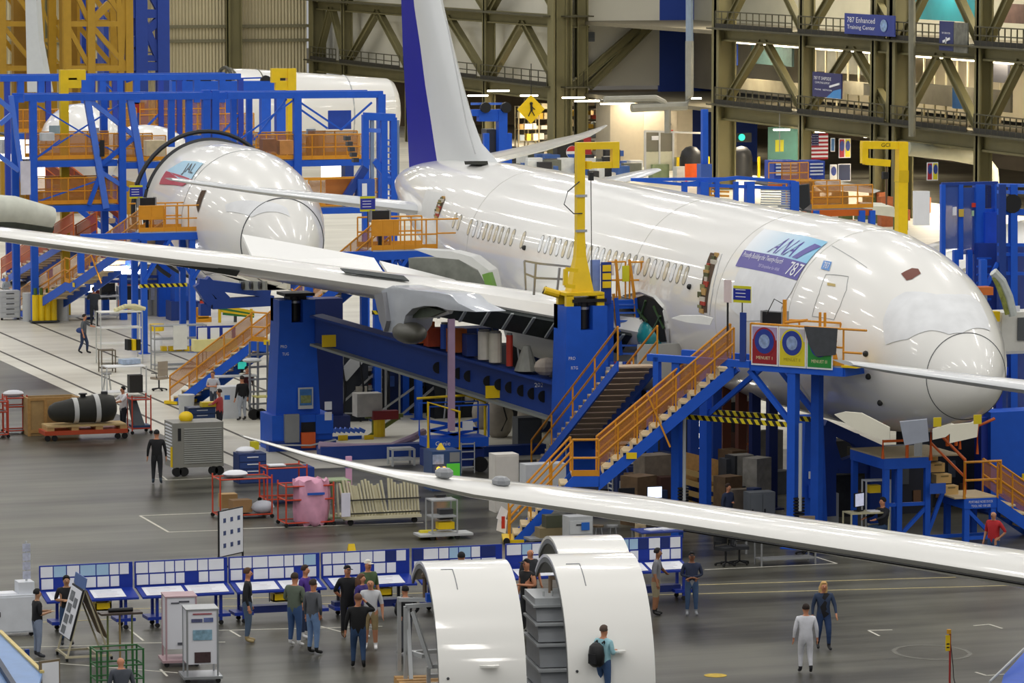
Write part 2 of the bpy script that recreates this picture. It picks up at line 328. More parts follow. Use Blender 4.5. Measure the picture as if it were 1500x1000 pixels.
class Hull:
    """a fuselage skin: n metres from the nose, angle 0 = side facing -X, 90 = crown"""
    def __init__(s,x,y,z): s.o=Vector((x,y,z))
    def pt(s,n,a,off=0):
        w,zt,zb=prof(n); c=(zt+zb)/2; h=(zt-zb)/2
        p=s.o+Vector((-w*math.cos(a),n,c+h*math.sin(a)))
        if off:
            t1=s.pt(n+.05,a)-s.pt(max(n-.05,0),a); t2=s.pt(n,a+.02)-s.pt(n,a-.02); nn=t1.cross(t2)
            if nn.length<1e-9: nn=Vector((0,-1,0))
            nn.normalize(); 
            if nn.dot(Vector((-math.cos(a),0,math.sin(a))))<0 and n>.5: nn=-nn
            if n<=.5 and nn.y>0: nn=-nn
            p=p+nn*off
        return p
    def hit(s,px,py):
        # nearest point of the skin to the ray of a picture point, on the side towards the camera
        r=ray(px,py); best=(1e9,0,0)
        def f(n,a):
            v=s.pt(n,a)-EYE; d=v.dot(r)/r.dot(r); return (v-r*d).length, v.dot(FW)
        for i in range(109):
            for j in range(40):
                n=i*.5; a=-1.5+j*.08; e,d=f(n,a); sc_=e+.02*(d-100)
                if sc_<best[0]: best=(sc_,n,a)
        _,n,a=best; st=.25; sa=.04; e=f(n,a)[0]
        for _ in range(40):
            imp=False
            for dn,da in((st,0),(-st,0),(0,sa),(0,-sa)):
                n2=max(.01,n+dn); e2=f(n2,a+da)[0]
                if e2<e: n,a,e,imp=n2,a+da,e2,True
            if not imp: st*=.5;sa*=.5
        return n,a
    def skin(s,n0,n1,m,name,par,step=.5,da=5,cap0=True,cap1=True,thick=0):
        b=MB(); ns=[n0]
        while ns[-1]<n1-1e-6: ns.append(min(n1,ns[-1]+(step if ns[-1]>2 else .12 if ns[-1]>.3 else .05)))
        K=int(360/da)
        rings=[[s.pt(n,math.radians(k*da)) for k in range(K)] for n in ns]
        b.loft(rings,m,cap=False)
        o=P(par,name,b,smooth=40)
        return o
    def patch(s,poly,off,m,name,par,res=.25,pix=True,th=0,label=None):
        """a thin sheet that follows the skin; poly in picture points or (n,angle)"""
        q=[s.hit(*p) for p in poly] if pix else poly
        w=2.8; bm=bmesh.new(); vs_=[bm.verts.new((n,a*w,0)) for n,a in q]; bm.faces.new(vs_)
        x0=min(n for n,a in q);x1=max(n for n,a in q);y0=min(a for n,a in q)*w;y1=max(a for n,a in q)*w
        x=x0+res
        while x<x1: bmesh.ops.bisect_plane(bm,geom=bm.verts[:]+bm.edges[:]+bm.faces[:],plane_co=(x,0,0),plane_no=(1,0,0)); x+=res
        y=y0+res
        while y<y1: bmesh.ops.bisect_plane(bm,geom=bm.verts[:]+bm.edges[:]+bm.faces[:],plane_co=(0,y,0),plane_no=(0,1,0)); y+=res
        b=MB(); bm.verts.index_update()
        b.add([s.pt(v.co.x,v.co.y/w,off) for v in bm.verts],[[v.index for v in f.verts] for f in bm.faces],m); bm.free()
        return P(par,name,b,smooth=40,label=label)
    def text(s,b,txt,q,m,off):
        """writing mapped on the skin inside the (n,a) quad q = bottom-left, bottom-right, top-right, top-left"""
        vs_,fs=text_mesh(txt); xs=[p[0] for p in vs_];ys=[p[1] for p in vs_]; x0,x1,y0,y1=min(xs),max(xs),min(ys),max(ys)
        out=[]
        for p in vs_:
            u=(p[0]-x0)/(x1-x0);v=(p[1]-y0)/(y1-y0)
            n=(1-v)*((1-u)*q[0][0]+u*q[1][0])+v*((1-u)*q[3][0]+u*q[2][0]); a=(1-v)*((1-u)*q[0][1]+u*q[1][1])+v*((1-u)*q[3][1]+u*q[2][1])
            out.append(s.pt(n,a,off))
        b.add(out,fs,m)
    def seam(s,pts,m,name,par,w=.03,off=.006,close=False,pix=True):
        q=[s.hit(*p) for p in pts] if pix else pts; b=MB()
        if close: q=q+q[:1]
        path=[]
        for i in range(len(q)-1):
            for k in range(6):
                t=k/6; path.append((q[i][0]*(1-t)+q[i+1][0]*t,q[i][1]*(1-t)+q[i+1][1]*t))
        path.append(q[-1]); b.tube([s.pt(n,a,off) for n,a in path],w/2,m,4)
        return P(par,name,b)
SKINW=WHT; LINE=M('#4a4d52',.6,var=0); LL=M('#b9bbbd',.5,var=0)
PL=T('airliner','huge white airliner with blue rudder filling the middle of the hall','aircraft',(0,0,0))
H=Hull(NX,NY,ZC)
# windows spaced every 0.61 m, kept clear of doors
H.skin(0,53.9,SKINW,'fuselage',PL)
def rrect(n,a,wn,wa,k=4):
    out=[]; r=min(wn,wa)*.48
    for cx_,cy_,a0 in((n+wn/2-r,a+(wa/2-r)/2.9,0),(n-wn/2+r,a+(wa/2-r)/2.9,90),(n-wn/2+r,a-(wa/2-r)/2.9,180),(n+wn/2-r,a-(wa/2-r)/2.9,270)):
        for j in range(k+1):
            t=math.radians(a0+90*j/k); out.append((cx_+r*math.cos(t),cy_+r*math.sin(t)/2.9))
    return out
AW=.24
WM=[M('#d9cdb0',.4,var=0),M('#d3c6a4',.4,var=0),M('#eef1f4',.3,var=0),M('#c9c2ad',.4,var=0)]
WK=M('#8b8a84',.5,var=0)
def window(hull,par,n,a,k):
    b=MB(); q=rrect(n,a,.34,.62); b.add([hull.pt(x,y,.004) for x,y in q],[tuple(range(len(q)))],WK)
    o=P(par,'cabin_window',b)
    b=MB(); q=rrect(n,a,.27,.55); b.add([hull.pt(x,y,.008) for x,y in q],[tuple(range(len(q)))],WM[k%4]); P(o,'pane',b)
nw0=H.hit(1006,407)[0]; aw=H.hit(985,399)[1]; 
xs_w=[664.3,671.6,687.8,695.5,703,710.7,718.5,726.2,733.7,742.3,750.6,765.8,792.2,801,809.3,817.6,826.5,835,843.8,854,863,872,881,890,899.4,909,918.6,928,937.5,947,956.5,966,975.5,985,994.5,1004]
for i,x in enumerate(xs_w):
    yy=399+(x-985)*(.2155+ (985-x)*.00003)
    n,_=H.hit(x,yy); window(H,PL,n,aw,[0,0,1,2,2,0,0,0,3,3,0,0,2,2,0,2,1,3][i%18])
# radome
# (radome edge is a ring at fixed distance)
def ring(hull,n,par,name,m=LINE,a0=-180,a1=180,w=.03):
    return hull.seam([(n,math.radians(a0+(a1-a0)*k/24)) for k in range(25)],m,name,par,w=w,pix=False)
ring(H,1.05,PL,'radome_seam',LINE,w=.025)
for n in (7.4,13.0,20.5,37.5): ring(H,n,PL,'section_joint',M('#cfcfcb',.5,var=0),-80,150,.012)
# protective film on the cockpit windows and the side
FILM=M('#eef0f2',.55,var=.1,scale=2.2)
H.patch([(1298,505),(1294,470),(1306,440),(1326,428),(1372,432),(1398,432),(1424,434),(1436,446),(1447,470),(1450,485),(1410,488),(1390,490),(1365,484),(1330,497)],.02,FILM,'protective_film',PL)
H.patch([(1085,391),(1130,400),(1168,412),(1160,428),(1145,452),(1150,470),(1092,470),(1070,450),(1074,420)],.02,FILM,'protective_film',PL)
# side window behind the cockpit, doors
H.patch([(1320,401),(1336,393),(1345,394),(1349,401),(1336,409),(1328,411)],.015,M('#7a4a3e',.2,var=0),'cockpit_side_window',PL)
H.seam([(1210,402),(1243,405),(1240,425),(1231,448),(1222,468),(1190,463),(1200,430)],M('#a9abac',.5,var=0),'door_outline',PL,close=True,w=.02)
H.patch([(1212,414),(1224,416),(1224,420),(1212,418)],.01,M('#c0a860',.4,var=0),'door_window',PL)
H.seam([(1219,360),(1243,374),(1270,392)],LL,'antenna_line',PL,w=.02)
DO=M('#5c4632',.8,var=.4,scale=5)
def opendoor(pts,par):
    o=H.patch(pts,.012,DO,'door_opening',par)
    qs=[H.hit(*p) for p in pts]; n0,n1=min(q[0] for q in qs),max(q[0] for q in qs); a0,a1=min(q[1] for q in qs),max(q[1] for q in qs)
    random.seed(3)
    for k in range(16):
        n=n0+(n1-n0)*(.3+.4*random.random()); a=a0+(a1-a0)*(k+.5)/16
        b=MB(); b.box(H.pt(n,a,.01),(.06,.18+.25*random.random(),.08+.14*random.random()),[M('#c9a262',.6),M('#8f8f60',.6),M('#b8402c',.6),M('#d9d3c4',.6),M('#5a5f3a',.6)][k%5]); P(o,'exposed_fitting',b)
    return o
opendoor([(1041,370),(1053,372),(1046,395),(1040,420),(1036,458),(1024,457),(1027,430),(1032,398)],PL)
opendoor([(646,289),(653,291),(646,309),(642,319),(637,318),(640,300)],PL)
H.seam([(1058,372),(1050,400),(1044,430),(1040,462)],LL,'door_frame_line',PL,w=.03)
H.patch([(625,278),(652,284),(640,322),(617,315)],.004,M('#dfe0de',.5,var=.04),'primer_patch',PL)
for x,y in((1269,518),(1290,589),(1273,551),(1011,420),(769,363)):
    n,a=H.hit(x,y); b=MB(); b.ball(H.pt(n,a,.03),.09,M('#1a1a1a',.5,var=0),8,5); P(PL,'sensor_probe',b)
# banner
q=[H.hit(*p) for p in((1078,390),(1168,411),(1213,355),(1120,336))]
def qi(u,v,q=q): return tuple((1-v)*((1-u)*q[0][k]+u*q[1][k])+v*((1-u)*q[3][k]+u*q[2][k]) for k in(0,1))
BN=bpy.data.materials.new('banner_print'); BN.use_nodes=True
def banner_grad():
    nt=BN.node_tree; b=nt.nodes['Principled BSDF']; b.inputs['Roughness'].default_value=.4
    tc=nt.nodes.new('ShaderNodeTexCoord'); n=nt.nodes.new('ShaderNodeSeparateXYZ'); nt.links.new(tc.outputs['Object'],n.inputs[0])
    r=nt.nodes.new('ShaderNodeMapRange'); r.inputs['From Min'].default_value=NY+q[3][0]; r.inputs['From Max'].default_value=NY+q[2][0]; nt.links.new(n.outputs['Y'],r.inputs['Value'])
    cr=nt.nodes.new('ShaderNodeValToRGB'); cr.color_ramp.elements[0].color=lin('#f2f6fb'); cr.color_ramp.elements[1].color=lin('#7fc4e8'); nt.links.new(r.outputs[0],cr.inputs[0]); nt.links.new(cr.outputs[0],b.inputs['Base Color'])
banner_grad()
BAN=T('fuselage_banner','large blue and white ANA banner stuck on the side of the airliner','banner',(0,0,0))
H.patch([qi(0,.37),qi(.25,.37),qi(.5,.37),qi(.75,.37),qi(1,.37),qi(1,.7),qi(1,1),qi(.5,1),qi(0,1),qi(0,.7)],.02,BN,'banner_sky_panel',BAN,pix=False)
PUR=M('#4a42a0',.4,var=0)
H.patch([qi(0,0),qi(.5,0),qi(1,0),qi(1,.38),qi(.5,.38),qi(0,.38)],.024,PUR,'banner_title_strip',BAN,pix=False)
b=MB(); H.text(b,'ANA',[qi(.36,.42),qi(.73,.42),qi(.80,.84),qi(.45,.84)],PUR,.034); P(BAN,'banner_letters',b)
b=MB(); H.text(b,'Proudly Building the Twenty-Fourth',[qi(.04,.19),qi(.68,.19),qi(.69,.34),qi(.04,.34)],PAPER,.036); H.text(b,'787',[qi(.80,.05),qi(.99,.05),qi(1.0,.34),qi(.81,.34)],PAPER,.036); H.text(b,'787 Dreamliner for ANA',[qi(.36,.07),qi(.70,.07),qi(.70,.14),qi(.36,.14)],M('#c8c6ea',.4,var=0),.036); P(BAN,'banner_writing',b)
H.patch([qi(.76,.42),qi(.84,.42),qi(1.0,.84),qi(.89,.86),qi(.84,.7)],.03,PUR,'banner_stripe',BAN,pix=False)
NP=T('fuselage_sticker','small blue square sticker on the hull right of the ANA banner','sticker')
H.patch([(1207,382),(1219,384),(1215,397),(1203,394)],.02,M('#5b93d6',.4,var=0),'sticker_sheet',NP)
b=MB(); nq=[H.hit(*p) for p in((1206,393),(1214,395),(1217,386),(1209,384))]; H.text(b,'787',nq,PAPER,.03); P(NP,'sticker_writing',b)
# ---- wings
def af(c,t,n=9):
    """airfoil loop points (chord fraction from LE, height)"""
    xs=[(1-math.cos(math.pi*i/n))/2 for i in range(n+1)]
    yt=lambda x:5*t*(.2969*math.sqrt(x)-.126*x-.3516*x*x+.2843*x**3-.1036*x**4)
    up=[(x*c,yt(x)*c*1.15) for x in xs]; lo=[(x*c,-yt(x)*c*.85) for x in xs[1:-1]]
    return up+lo[::-1]
WS=[(2.4,18.9,13.2,.13,-1.25),(5,20.8,11.4,.12,-.75),(8,22.8,9.3,.115,-.2),(10.5,24.5,7.9,.11,.15),(14,26.8,6.6,.105,.65),(18,29.4,5.5,.10,1.1),(22,32.0,4.5,.095,1.6),(25.5,34.4,3.5,.09,2.1),(27.5,36.3,2.6,.085,2.55),(29,38.3,1.7,.08,3.0),(29.8,39.8,.9,.08,3.3),(30.1,40.6,.3,.08,3.4)]
def wing_rings(o,side,s0=0,s1=99,c0=0,c1=1):
    out=[]
    for s,n,c,t,z in WS:
        if s0<=s<=s1:
            tw=math.radians(4.5-6.5*s/30)
            out.append([o+Vector((-side*s,n+x*math.cos(tw)+y*math.sin(tw)*0,z+y-x*math.sin(tw)+ .0)) for x,y in af(c,t)])
    return out
def wing(o,side,par,name='wing'):
    b=MB(); b.loft(wing_rings(o,side),SKINW,True); return P(par,name,b,smooth=35)
O1=Vector((NX,NY,ZC))
wing(O1,1,PL); wing(O1,-1,PL)
# fin and rudder (in the plane of symmetry)
def finpt(px,py,X=NX): return atX(px,py,X)
def fin_loft(par,name,le,te,th,m,X=NX):
    b=MB(); rings=[]
    for (l,t_) in zip(le,te):
        l=finpt(*l);t_=finpt(*t_); r=[]
        for k in range(9):
            u=k/8; hh=th*(u**.5)*(1-u*.75)*1.6 if name=='fin' else th*(1-u)*.62
            r.append((l.lerp(t_,u),hh))
        rings.append([p+Vector((-h_,0,0)) for p,h_ in r]+[p+Vector((h_,0,0)) for p,h_ in r[::-1]])
    b.loft(rings,m,True); return P(par,name,b,smooth=40)
FINM=M('#dfe2e3',.35,var=.04,scale=.5)
fin_loft(PL,'fin',[(632,-60),(647,10),(662,70),(677,125),(692,175),(706,210),(735,243)],[(606,-60),(613,10),(622,70),(629,125),(637,175),(643,215),(648,246)],.42,FINM)
fin_loft(PL,'rudder',[(605,-60),(612,10),(621,70),(628,125),(636,175),(642,215),(646,238)],[(586,-60),(588,10),(590,70),(593,125),(596,175),(598,215),(600,256)],.22,M('#0a129c',.45,var=.05,scale=.4,spec=.1))
b=MB(); b.tube([finpt(654,30,NX-.45),finpt(683,180,NX-.47),finpt(696,225,NX-.45)],.03,LL,4); P(PL,'fin_panel_line',b)
b=MB(); b.prism([finpt(680,236,NX-.9),finpt(699,236,NX-.9),finpt(700,241,NX-.9),finpt(681,241,NX-.9)],(.4,0,0),M('#2b2d24',.7)); P(PL,'fin_root_bay',b)
# horizontal stabilisers
def stab(o,side,par,n0=45.5,root_s=1.6):
    b=MB(); rings=[]
    for s,n,c,t,z in [(root_s,n0-.2,5.0,.1,.95),(4,n0+1.6,4.2,.1,1.22),(7,n0+4.0,3.0,.09,1.56),(9.2,n0+5.7,2.0,.085,1.85),(9.9,n0+6.5,1.2,.08,1.95)]:
        rings.append([o+Vector((-side*s,n+x,z+y)) for x,y in af(c,t)])
    b.loft(rings,M('#d3d6d8',.3,var=.02,coat=.4),True); return P(par,'stabiliser',b,smooth=35)
stab(O1,1,PL); stab(O1,-1,PL)
b=MB(); n,a=H.hit(592,285); c=Vector((NX,NY+53.9,ZC+1.5)); b.ball(c,.5,SKINW,12,8,(1,.8,1)); P(PL,'tail_cone',b,smooth=60)
# flaps / spoilers raised at the back of the wing, dark gaps and ribs under the leading edge
def wpt(o,s,frac,dz=0,side=1):
    for i in range(len(WS)-1):
        if WS[i][0]<=s<=WS[i+1][0]: break
    a,c=WS[i],WS[i+1]; t=(s-a[0])/(c[0]-a[0]); n,ch,th,z=[a[k]*(1-t)+c[k]*t for k in(1,2,3,4)]
    tw=math.radians(4.5-6.5*s/30); x=frac*ch
    return o+Vector((-side*s,n+x,z-x*math.sin(tw)+dz))
FLP=M('#f7f7f5',.35,var=.01)
for s0,s1,h in((3.6,7.7,.75),(7.9,12.3,.8)):
    b=MB(); a=wpt(O1,s0,.80,.28);c=wpt(O1,s1,.80,.28);a2=wpt(O1,s0,1.0,.28+h);c2=wpt(O1,s1,1.0,.28+h); b.prism([a,c,c2,a2],(0,.05,-.09),FLP); P(PL,'spoiler_panel',b)
BAYM=M('#2c3434',.6,var=.3,scale=3)
b=MB()
b.prism([wpt(O1,3.2,.015,-.02),wpt(O1,8.6,.015,-.03),wpt(O1,8.6,.1,-.52),wpt(O1,3.2,.1,-.62)],(0,-.25,-.12),BAYM); P(PL,'open_wing_edge',b)
for k in range(9):
    s=3.5+k*.6; b=MB(); b.bar(wpt(O1,s,.0,-.1)+Vector((0,-.30,-.05)),wpt(O1,s+.1,.06,-.65)+Vector((0,-.3,-.05)),.1,.05,M('#9ea5a6',.4)); P(PL,'edge_rib',b)
b=MB(); b.prism([wpt(O1,14,.02,-.12),wpt(O1,29,.02,-.05),wpt(O1,29,.08,-.14),wpt(O1,14,.08,-.3)],(0,-.03,-.03),M('#3a3d3c',.6)); P(PL,'lower_slat_gap',b)
b=MB()
b.prism([wpt(O1,9.2,.03,.33),wpt(O1,11,.03,.30),wpt(O1,11,.10,.42),wpt(O1,9.2,.10,.47)],(0,-.02,.03),BAYM); P(PL,'slat_opening',b)
# pylon and inboard half cowl hanging from the wing
PM=M('#bcc2cb',.3,var=.05,coat=.5)
XP=NX-9.75
prof_top=[(560,425),(575,418),(600,424),(640,428),(660,432),(672,444),(697,456)]
prof_bot=[(697,457),(655,454),(640,449),(622,448),(604,452),(594,462),(590,478),(583,488),(563,486),(558,470),(552,440)]
def pylon(par):
    out=[atX(x,y,XP-.45) for x,y in prof_top+prof_bot]
    b=MB(); b.prism(out,(.95,0,0),PM); o=P(par,'engine_pylon',b)
    md=o.modifiers.new('round','BEVEL'); md.width=.14; md.segments=3; md.limit_method='ANGLE'
    for p_ in o.data.polygons: p_.use_smooth=True
    b=MB(); c=atX(600,487,XP-.2); b.ball(c,.72,M('#55544c',.4,var=.1),14,8,(.7,1.35,.5)); P(par,'exhaust_fairing',b,smooth=60)
    b=MB(); b.tube([atX(594,466,XP),atX(640,461,XP),atX(660,455,XP)],.1,LGRY,6); P(par,'pylon_strut',b)
    b=MB(); b.prism([atX(*p,XP-.2) for p in((600,452),(625,449),(650,456),(630,464),(598,466))],(.3,0,0),M('#3e4a38',.6,var=.4,scale=4)); P(par,'pylon_bay',b)
    b=MB(); b.prism([atX(*p,XP-.6) for p in((548,432),(560,428),(566,470),(562,486),(556,470))],(.2,0,0),M('#8a8b90',.4)); P(par,'pylon_side_panel',b)
pylon(PL)
# wing root hole, teal root end, curved fairing edge
b=MB()
H.patch([(921,440),(945,432),(965,440),(974,456),(977,500),(905,500),(905,455)],.03,M('#14160f',.8,var=.3),'wing_root_opening',PL)
c=wpt(O1,2.55,.02,0); b=MB(); b.ball(c+Vector((.15,.1,0)),.72,M('#2f9ca0',.25,var=.15,scale=3,coat=.6),14,10,(.9,1.2,.8)); P(PL,'root_end_cap',b,smooth=60)
H.seam([(915,432),(940,427),(960,435),(973,450),(980,480),(981,500)],M('#d8dad8',.4),'fairing_edge',PL,w=.14)
for p,q2 in(((930,445),(950,470)),((948,440),(940,468)),((960,448),(975,480)),((955,490),(970,462))):
    b=MB(); n1,a1=H.hit(*p);n2,a2=H.hit(*q2); b.bar(H.pt(n1,a1,.06),H.pt(n2,a2,.06),.06,.06,M('#3d5a34',.6)); P(PL,'green_frame',b)
# aft fairing panels: raised door over the gear bay
b=MB(); a=[atD(x,y,150) for x,y in((606,365),(660,368),(690,376),(716,396),(722,425),(716,425),(700,395),(672,380),(640,377))]
b.prism(a,(.5,.5,0),M('#c7c8c6',.4,var=.05)); P(PL,'gear_bay_rim',b)
b=MB(); a=[atD(x,y,151.5) for x,y in((598,378),(640,377),(672,380),(700,397),(716,425),(706,428),(690,418),(600,398))]
b.prism(a,(.4,.4,0),M('#7d8078',.6,var=.3,scale=3)); P(PL,'gear_bay_wall',b)
b=MB(); a=[atD(x,y,149.6) for x,y in((706,402),(716,399),(724,425),(714,428))]; b.prism(a,(.2,.2,0),M('#5f8a34',.5)); P(PL,'green_bulkhead',b)
# wing-body fairing bulge and belly
def belly(o,par,mat=SKINW):
    b=MB(); rings=[]
    for n,w,zt,zb in [(16.5,1.2,-2.2,-2.95),(18,2.4,-1.6,-3.3),(20,3.0,-1.0,-3.55),(24,3.2,-.7,-3.65),(29,3.25,-.6,-3.65),(33,3.0,-.9,-3.5),(36,2.0,-1.8,-3.1),(37.5,1.0,-2.4,-2.9)]:
        rings.append([o+Vector((-w*math.cos(t*math.pi/12),n,(zt+zb)/2+(zt-zb)/2*math.sin(t*math.pi/12))) for t in range(24)])
    b.loft(rings,mat,True); P(par,'wing_body_fairing',b,smooth=40)
belly(O1,PL,M('#c9cac6',.35,var=.05,scale=.6))
# nose gear doors hanging below the nose
DM=M('#e8e4d2',.4,var=.03)
def hang(pts,D,m,name,off=(.06,.1,0)):
    b=MB(); b.prism([atD(x,y,D) for x,y in pts],off,m); return P(PL,name,b)
hang([(1222,607),(1238,603),(1262,605),(1303,626),(1303,644),(1292,644),(1250,628)],122,DM,'nose_gear_door')
hang([(1318,618),(1358,614),(1361,646),(1325,652)],121.2,M('#9aa0ae',.4),'nose_gear_door',(.08,.2,0))
hang([(1366,628),(1393,620),(1405,624),(1385,640),(1366,644)],122.5,DM,'nose_gear_door')
hang([(1392,622),(1433,618),(1431,640),(1391,649)],121,DM,'nose_gear_door')
hang([(983,466),(996,462),(1028,462),(1044,466),(1040,476),(1006,472)],124.5,M('#f2f2ee',.4),'access_door')
for k,(x,y) in enumerate(((1373,618),(1432,614))):
    b=MB(); c=atD(x,y,120.4); b.box(c,(.22,.05,.25),M('#d9c21e',.5)); P(PL,'yellow_tag',b)
b=MB(); b.tube([atD(1345,640,122.6),atD(1345,668,122.6)],.12,GRY,8); P(PL,'nose_gear_leg',b)
# ---------------- second airliner section behind (red-striped) ----------------
OJ=Vector((47.9,170.2,5.3)); HJ=Hull(*OJ)
PJ=T('fuselage_section','open-ended white nose section with a red-striped banner, in the blue dock','aircraft section')
HJ.skin(0,13.6,SKINW,'fuselage',PJ)
ring(HJ,2.1,PJ,'radome_seam',w=.05); ring(HJ,7.4,PJ,'section_joint',LL)
ring(HJ,13.5,PJ,'end_seal',M('#26282c',.6),w=.22); 
b=MB(); b.loft([[HJ.pt(13.45,math.radians(k*10),-.05) for k in range(36)],[HJ.pt(13.6,math.radians(k*10),-.3) for k in range(36)]],M('#6d6f66',.6),False); P(PJ,'end_frame',b)
HJ.patch([(246,250),(270,236),(299,239),(281,263),(262,262)],.03,M('#a9d4ec',.4,var=.05),'banner_top',PJ)
HJ.patch([(236,264),(244,251),(283,264),(268,273),(234,270)],.03,M('#b5163a',.4,var=.1),'banner_stripe',PJ)
b=MB(); jq=[HJ.hit(*p) for p in((266,257),(280,260),(291,241),(276,240))]; HJ.text(b,'JAL',jq,M('#22252c',.4,var=0),.05); P(PJ,'banner_writing',b)
HJ.patch([(296,279),(303,279),(294,302),(291,312),(288,300)],.03,DO,'door_opening',PJ)
HJ.patch([(330,300),(380,296),(420,305),(425,318),(370,318),(332,310)],.02,FILM,'protective_film',PJ)
b=MB(); b.prism([atX(x,y,46.0) for x,y in((296,404),(316,400),(345,404),(395,425),(420,412),(420,424),(350,426))],(.15,0,0),DM); P(PJ,'nose_gear_door',b)
b=MB(); b.prism([atX(x,y,45.6) for x,y in((350,411),(388,412),(388,425),(351,425))],(.1,0,0),M('#8d8f88',.5)); 
for x in(354,366,379): b.cyl(atX(x,418,45.5),.16,.1,M('#2a2a28',.5),10,axis='x')
P(PJ,'nose_gear_bay',b)
# black guide ring around the open end (dock part)
b=MB(); pts=[HJ.pt(14.2,math.radians(a),.35) for a in range(-60,221,8)]; b.tube(pts,.1,M('#22242a',.5),6)
tag(b.build('guide_ring'),'dark hoop standing around the open end of the nose section','dock ring')
# wing tip far behind the main fuselage
b=MB(); rings=[]
for x,y,D,c in ((716,240,172,3.4),(750,231,176,3.2),(800,219,183,2.9),(840,207,190,2.4),(865,199,195,1.7),(880,191,198,1.1),(890,184,200,.45)):
    o_=atD(x,y,D); rings.append([o_+Vector((0,p,q_)) for p,q_ in af(c,.09,6)])
b.loft(rings,SKINW,True); tag(b.build('aircraft_wing',None,35),'white wing with upswept tip showing behind the fuselage beside the fin','wing')
# ---------------- white barrel in the far dock ----------------
PB=T('fuselage_barrel','white fuselage barrel with an open ring end in the far dock','aircraft section')
def barrel():
    Yb=atD(450,150,292).y; xl=atY(338,150,Yb).x; xr=atY(566,150,Yb).x; b=MB(); rings=[]; N=18; prof_b=[]
    for k in range(N+1):
        t=k/N; x=xl+(xr-xl)*t; r=2.95 if t<.35 else 2.95-.75*((t-.35)/.65)**1.3; zt=7.75-.75*max(0,t-.1)/.9; prof_b.append((x,r,zt-r))
        rings.append([Vector((x,Yb+r*math.cos(a*math.pi/18),zt-r+r*math.sin(a*math.pi/18))) for a in range(36)])
    b.loft(rings,SKINW,False); P(PB,'barrel_skin',b,smooth=50)
    x,r,zc_=prof_b[-1]; b=MB(); b.loft([[Vector((x+dx,Yb+r*q_*math.cos(a*math.pi/18),zc_+.1*(1-q_)+r*q_*math.sin(a*math.pi/18))) for a in range(36)] for q_,dx in((1,0),(.93,.3),(.75,.5),(.4,.6),(.05,.65))],SKINW,False); P(PB,'end_cover',b,smooth=50)
    for i in(0,3,13):
        x,r,zc_=prof_b[i]; b=MB(); b.tube([Vector((x,Yb+r*math.cos(a*math.pi/18),zc_+r*math.sin(a*math.pi/18))) for a in range(37)],.09 if i==0 else .05,M('#6b6a5a',.6) if i<13 else LL,4); P(PB,'barrel_joint',b)
    b=MB(); x,r,zc_=prof_b[0]; b.tube([Vector((x-.35,Yb+(r+.1)*math.cos(a*math.pi/18),zc_+(r+.1)*math.sin(a*math.pi/18))) for a in range(37)],.12,M('#3a3a30',.6),5); P(PB,'end_ring',b)
    for x in(xl+2,xr-3): b=MB(); b.b2((x-.3,Yb-1.5,0),(x+.3,Yb+1.5,2.2),DBLUE); P(PB,'cradle',b)
barrel()
# ---------------- airliner ahead: only its wing and tailplane reach into view ----------------
O2=Vector((48.12,38.36,6.05))
PF=T('airliner','white airliner ahead, only its long near wing and tailplane in view','aircraft')
H2=Hull(*O2); H2.skin(0,53.9,SKINW,'fuselage',PF,step=1.5,da=10)
WSs=WS; WS=[(2.4,19.1,13.2,.13,-1.0),(5,20.9,11.4,.12,-.5),(8,22.9,9.3,.115,-.1),(10.5,24.6,7.9,.11,.12),(14,26.9,6.6,.105,.45),(18,29.5,5.5,.10,1.05),(21.6,32.0,4.4,.095,1.55),(24.6,33.9,2.8,.095,1.93),(25.7,34.7,1.5,.09,2.15),(27,35.8,.9,.09,2.45),(28,36.6,.3,.09,2.76)]
wing(O2,1,PF)
b=MB(); b.tube([wpt(O2,s_,.01,-.1)+Vector((0,-.04,0)) for s_ in(10,14,18,21.5)],.025,BLK,5); P(PF,'slat_seal',b)
for s_ in(24.0,24.9):
    b=MB(); b.ball(wpt(O2,s_,.25,.22),.17,M('#8f9296',.4),8,5,(1,1.4,.6)); P(PF,'fastener_cover',b)
WS=WSs
stab(O2,1,PF)
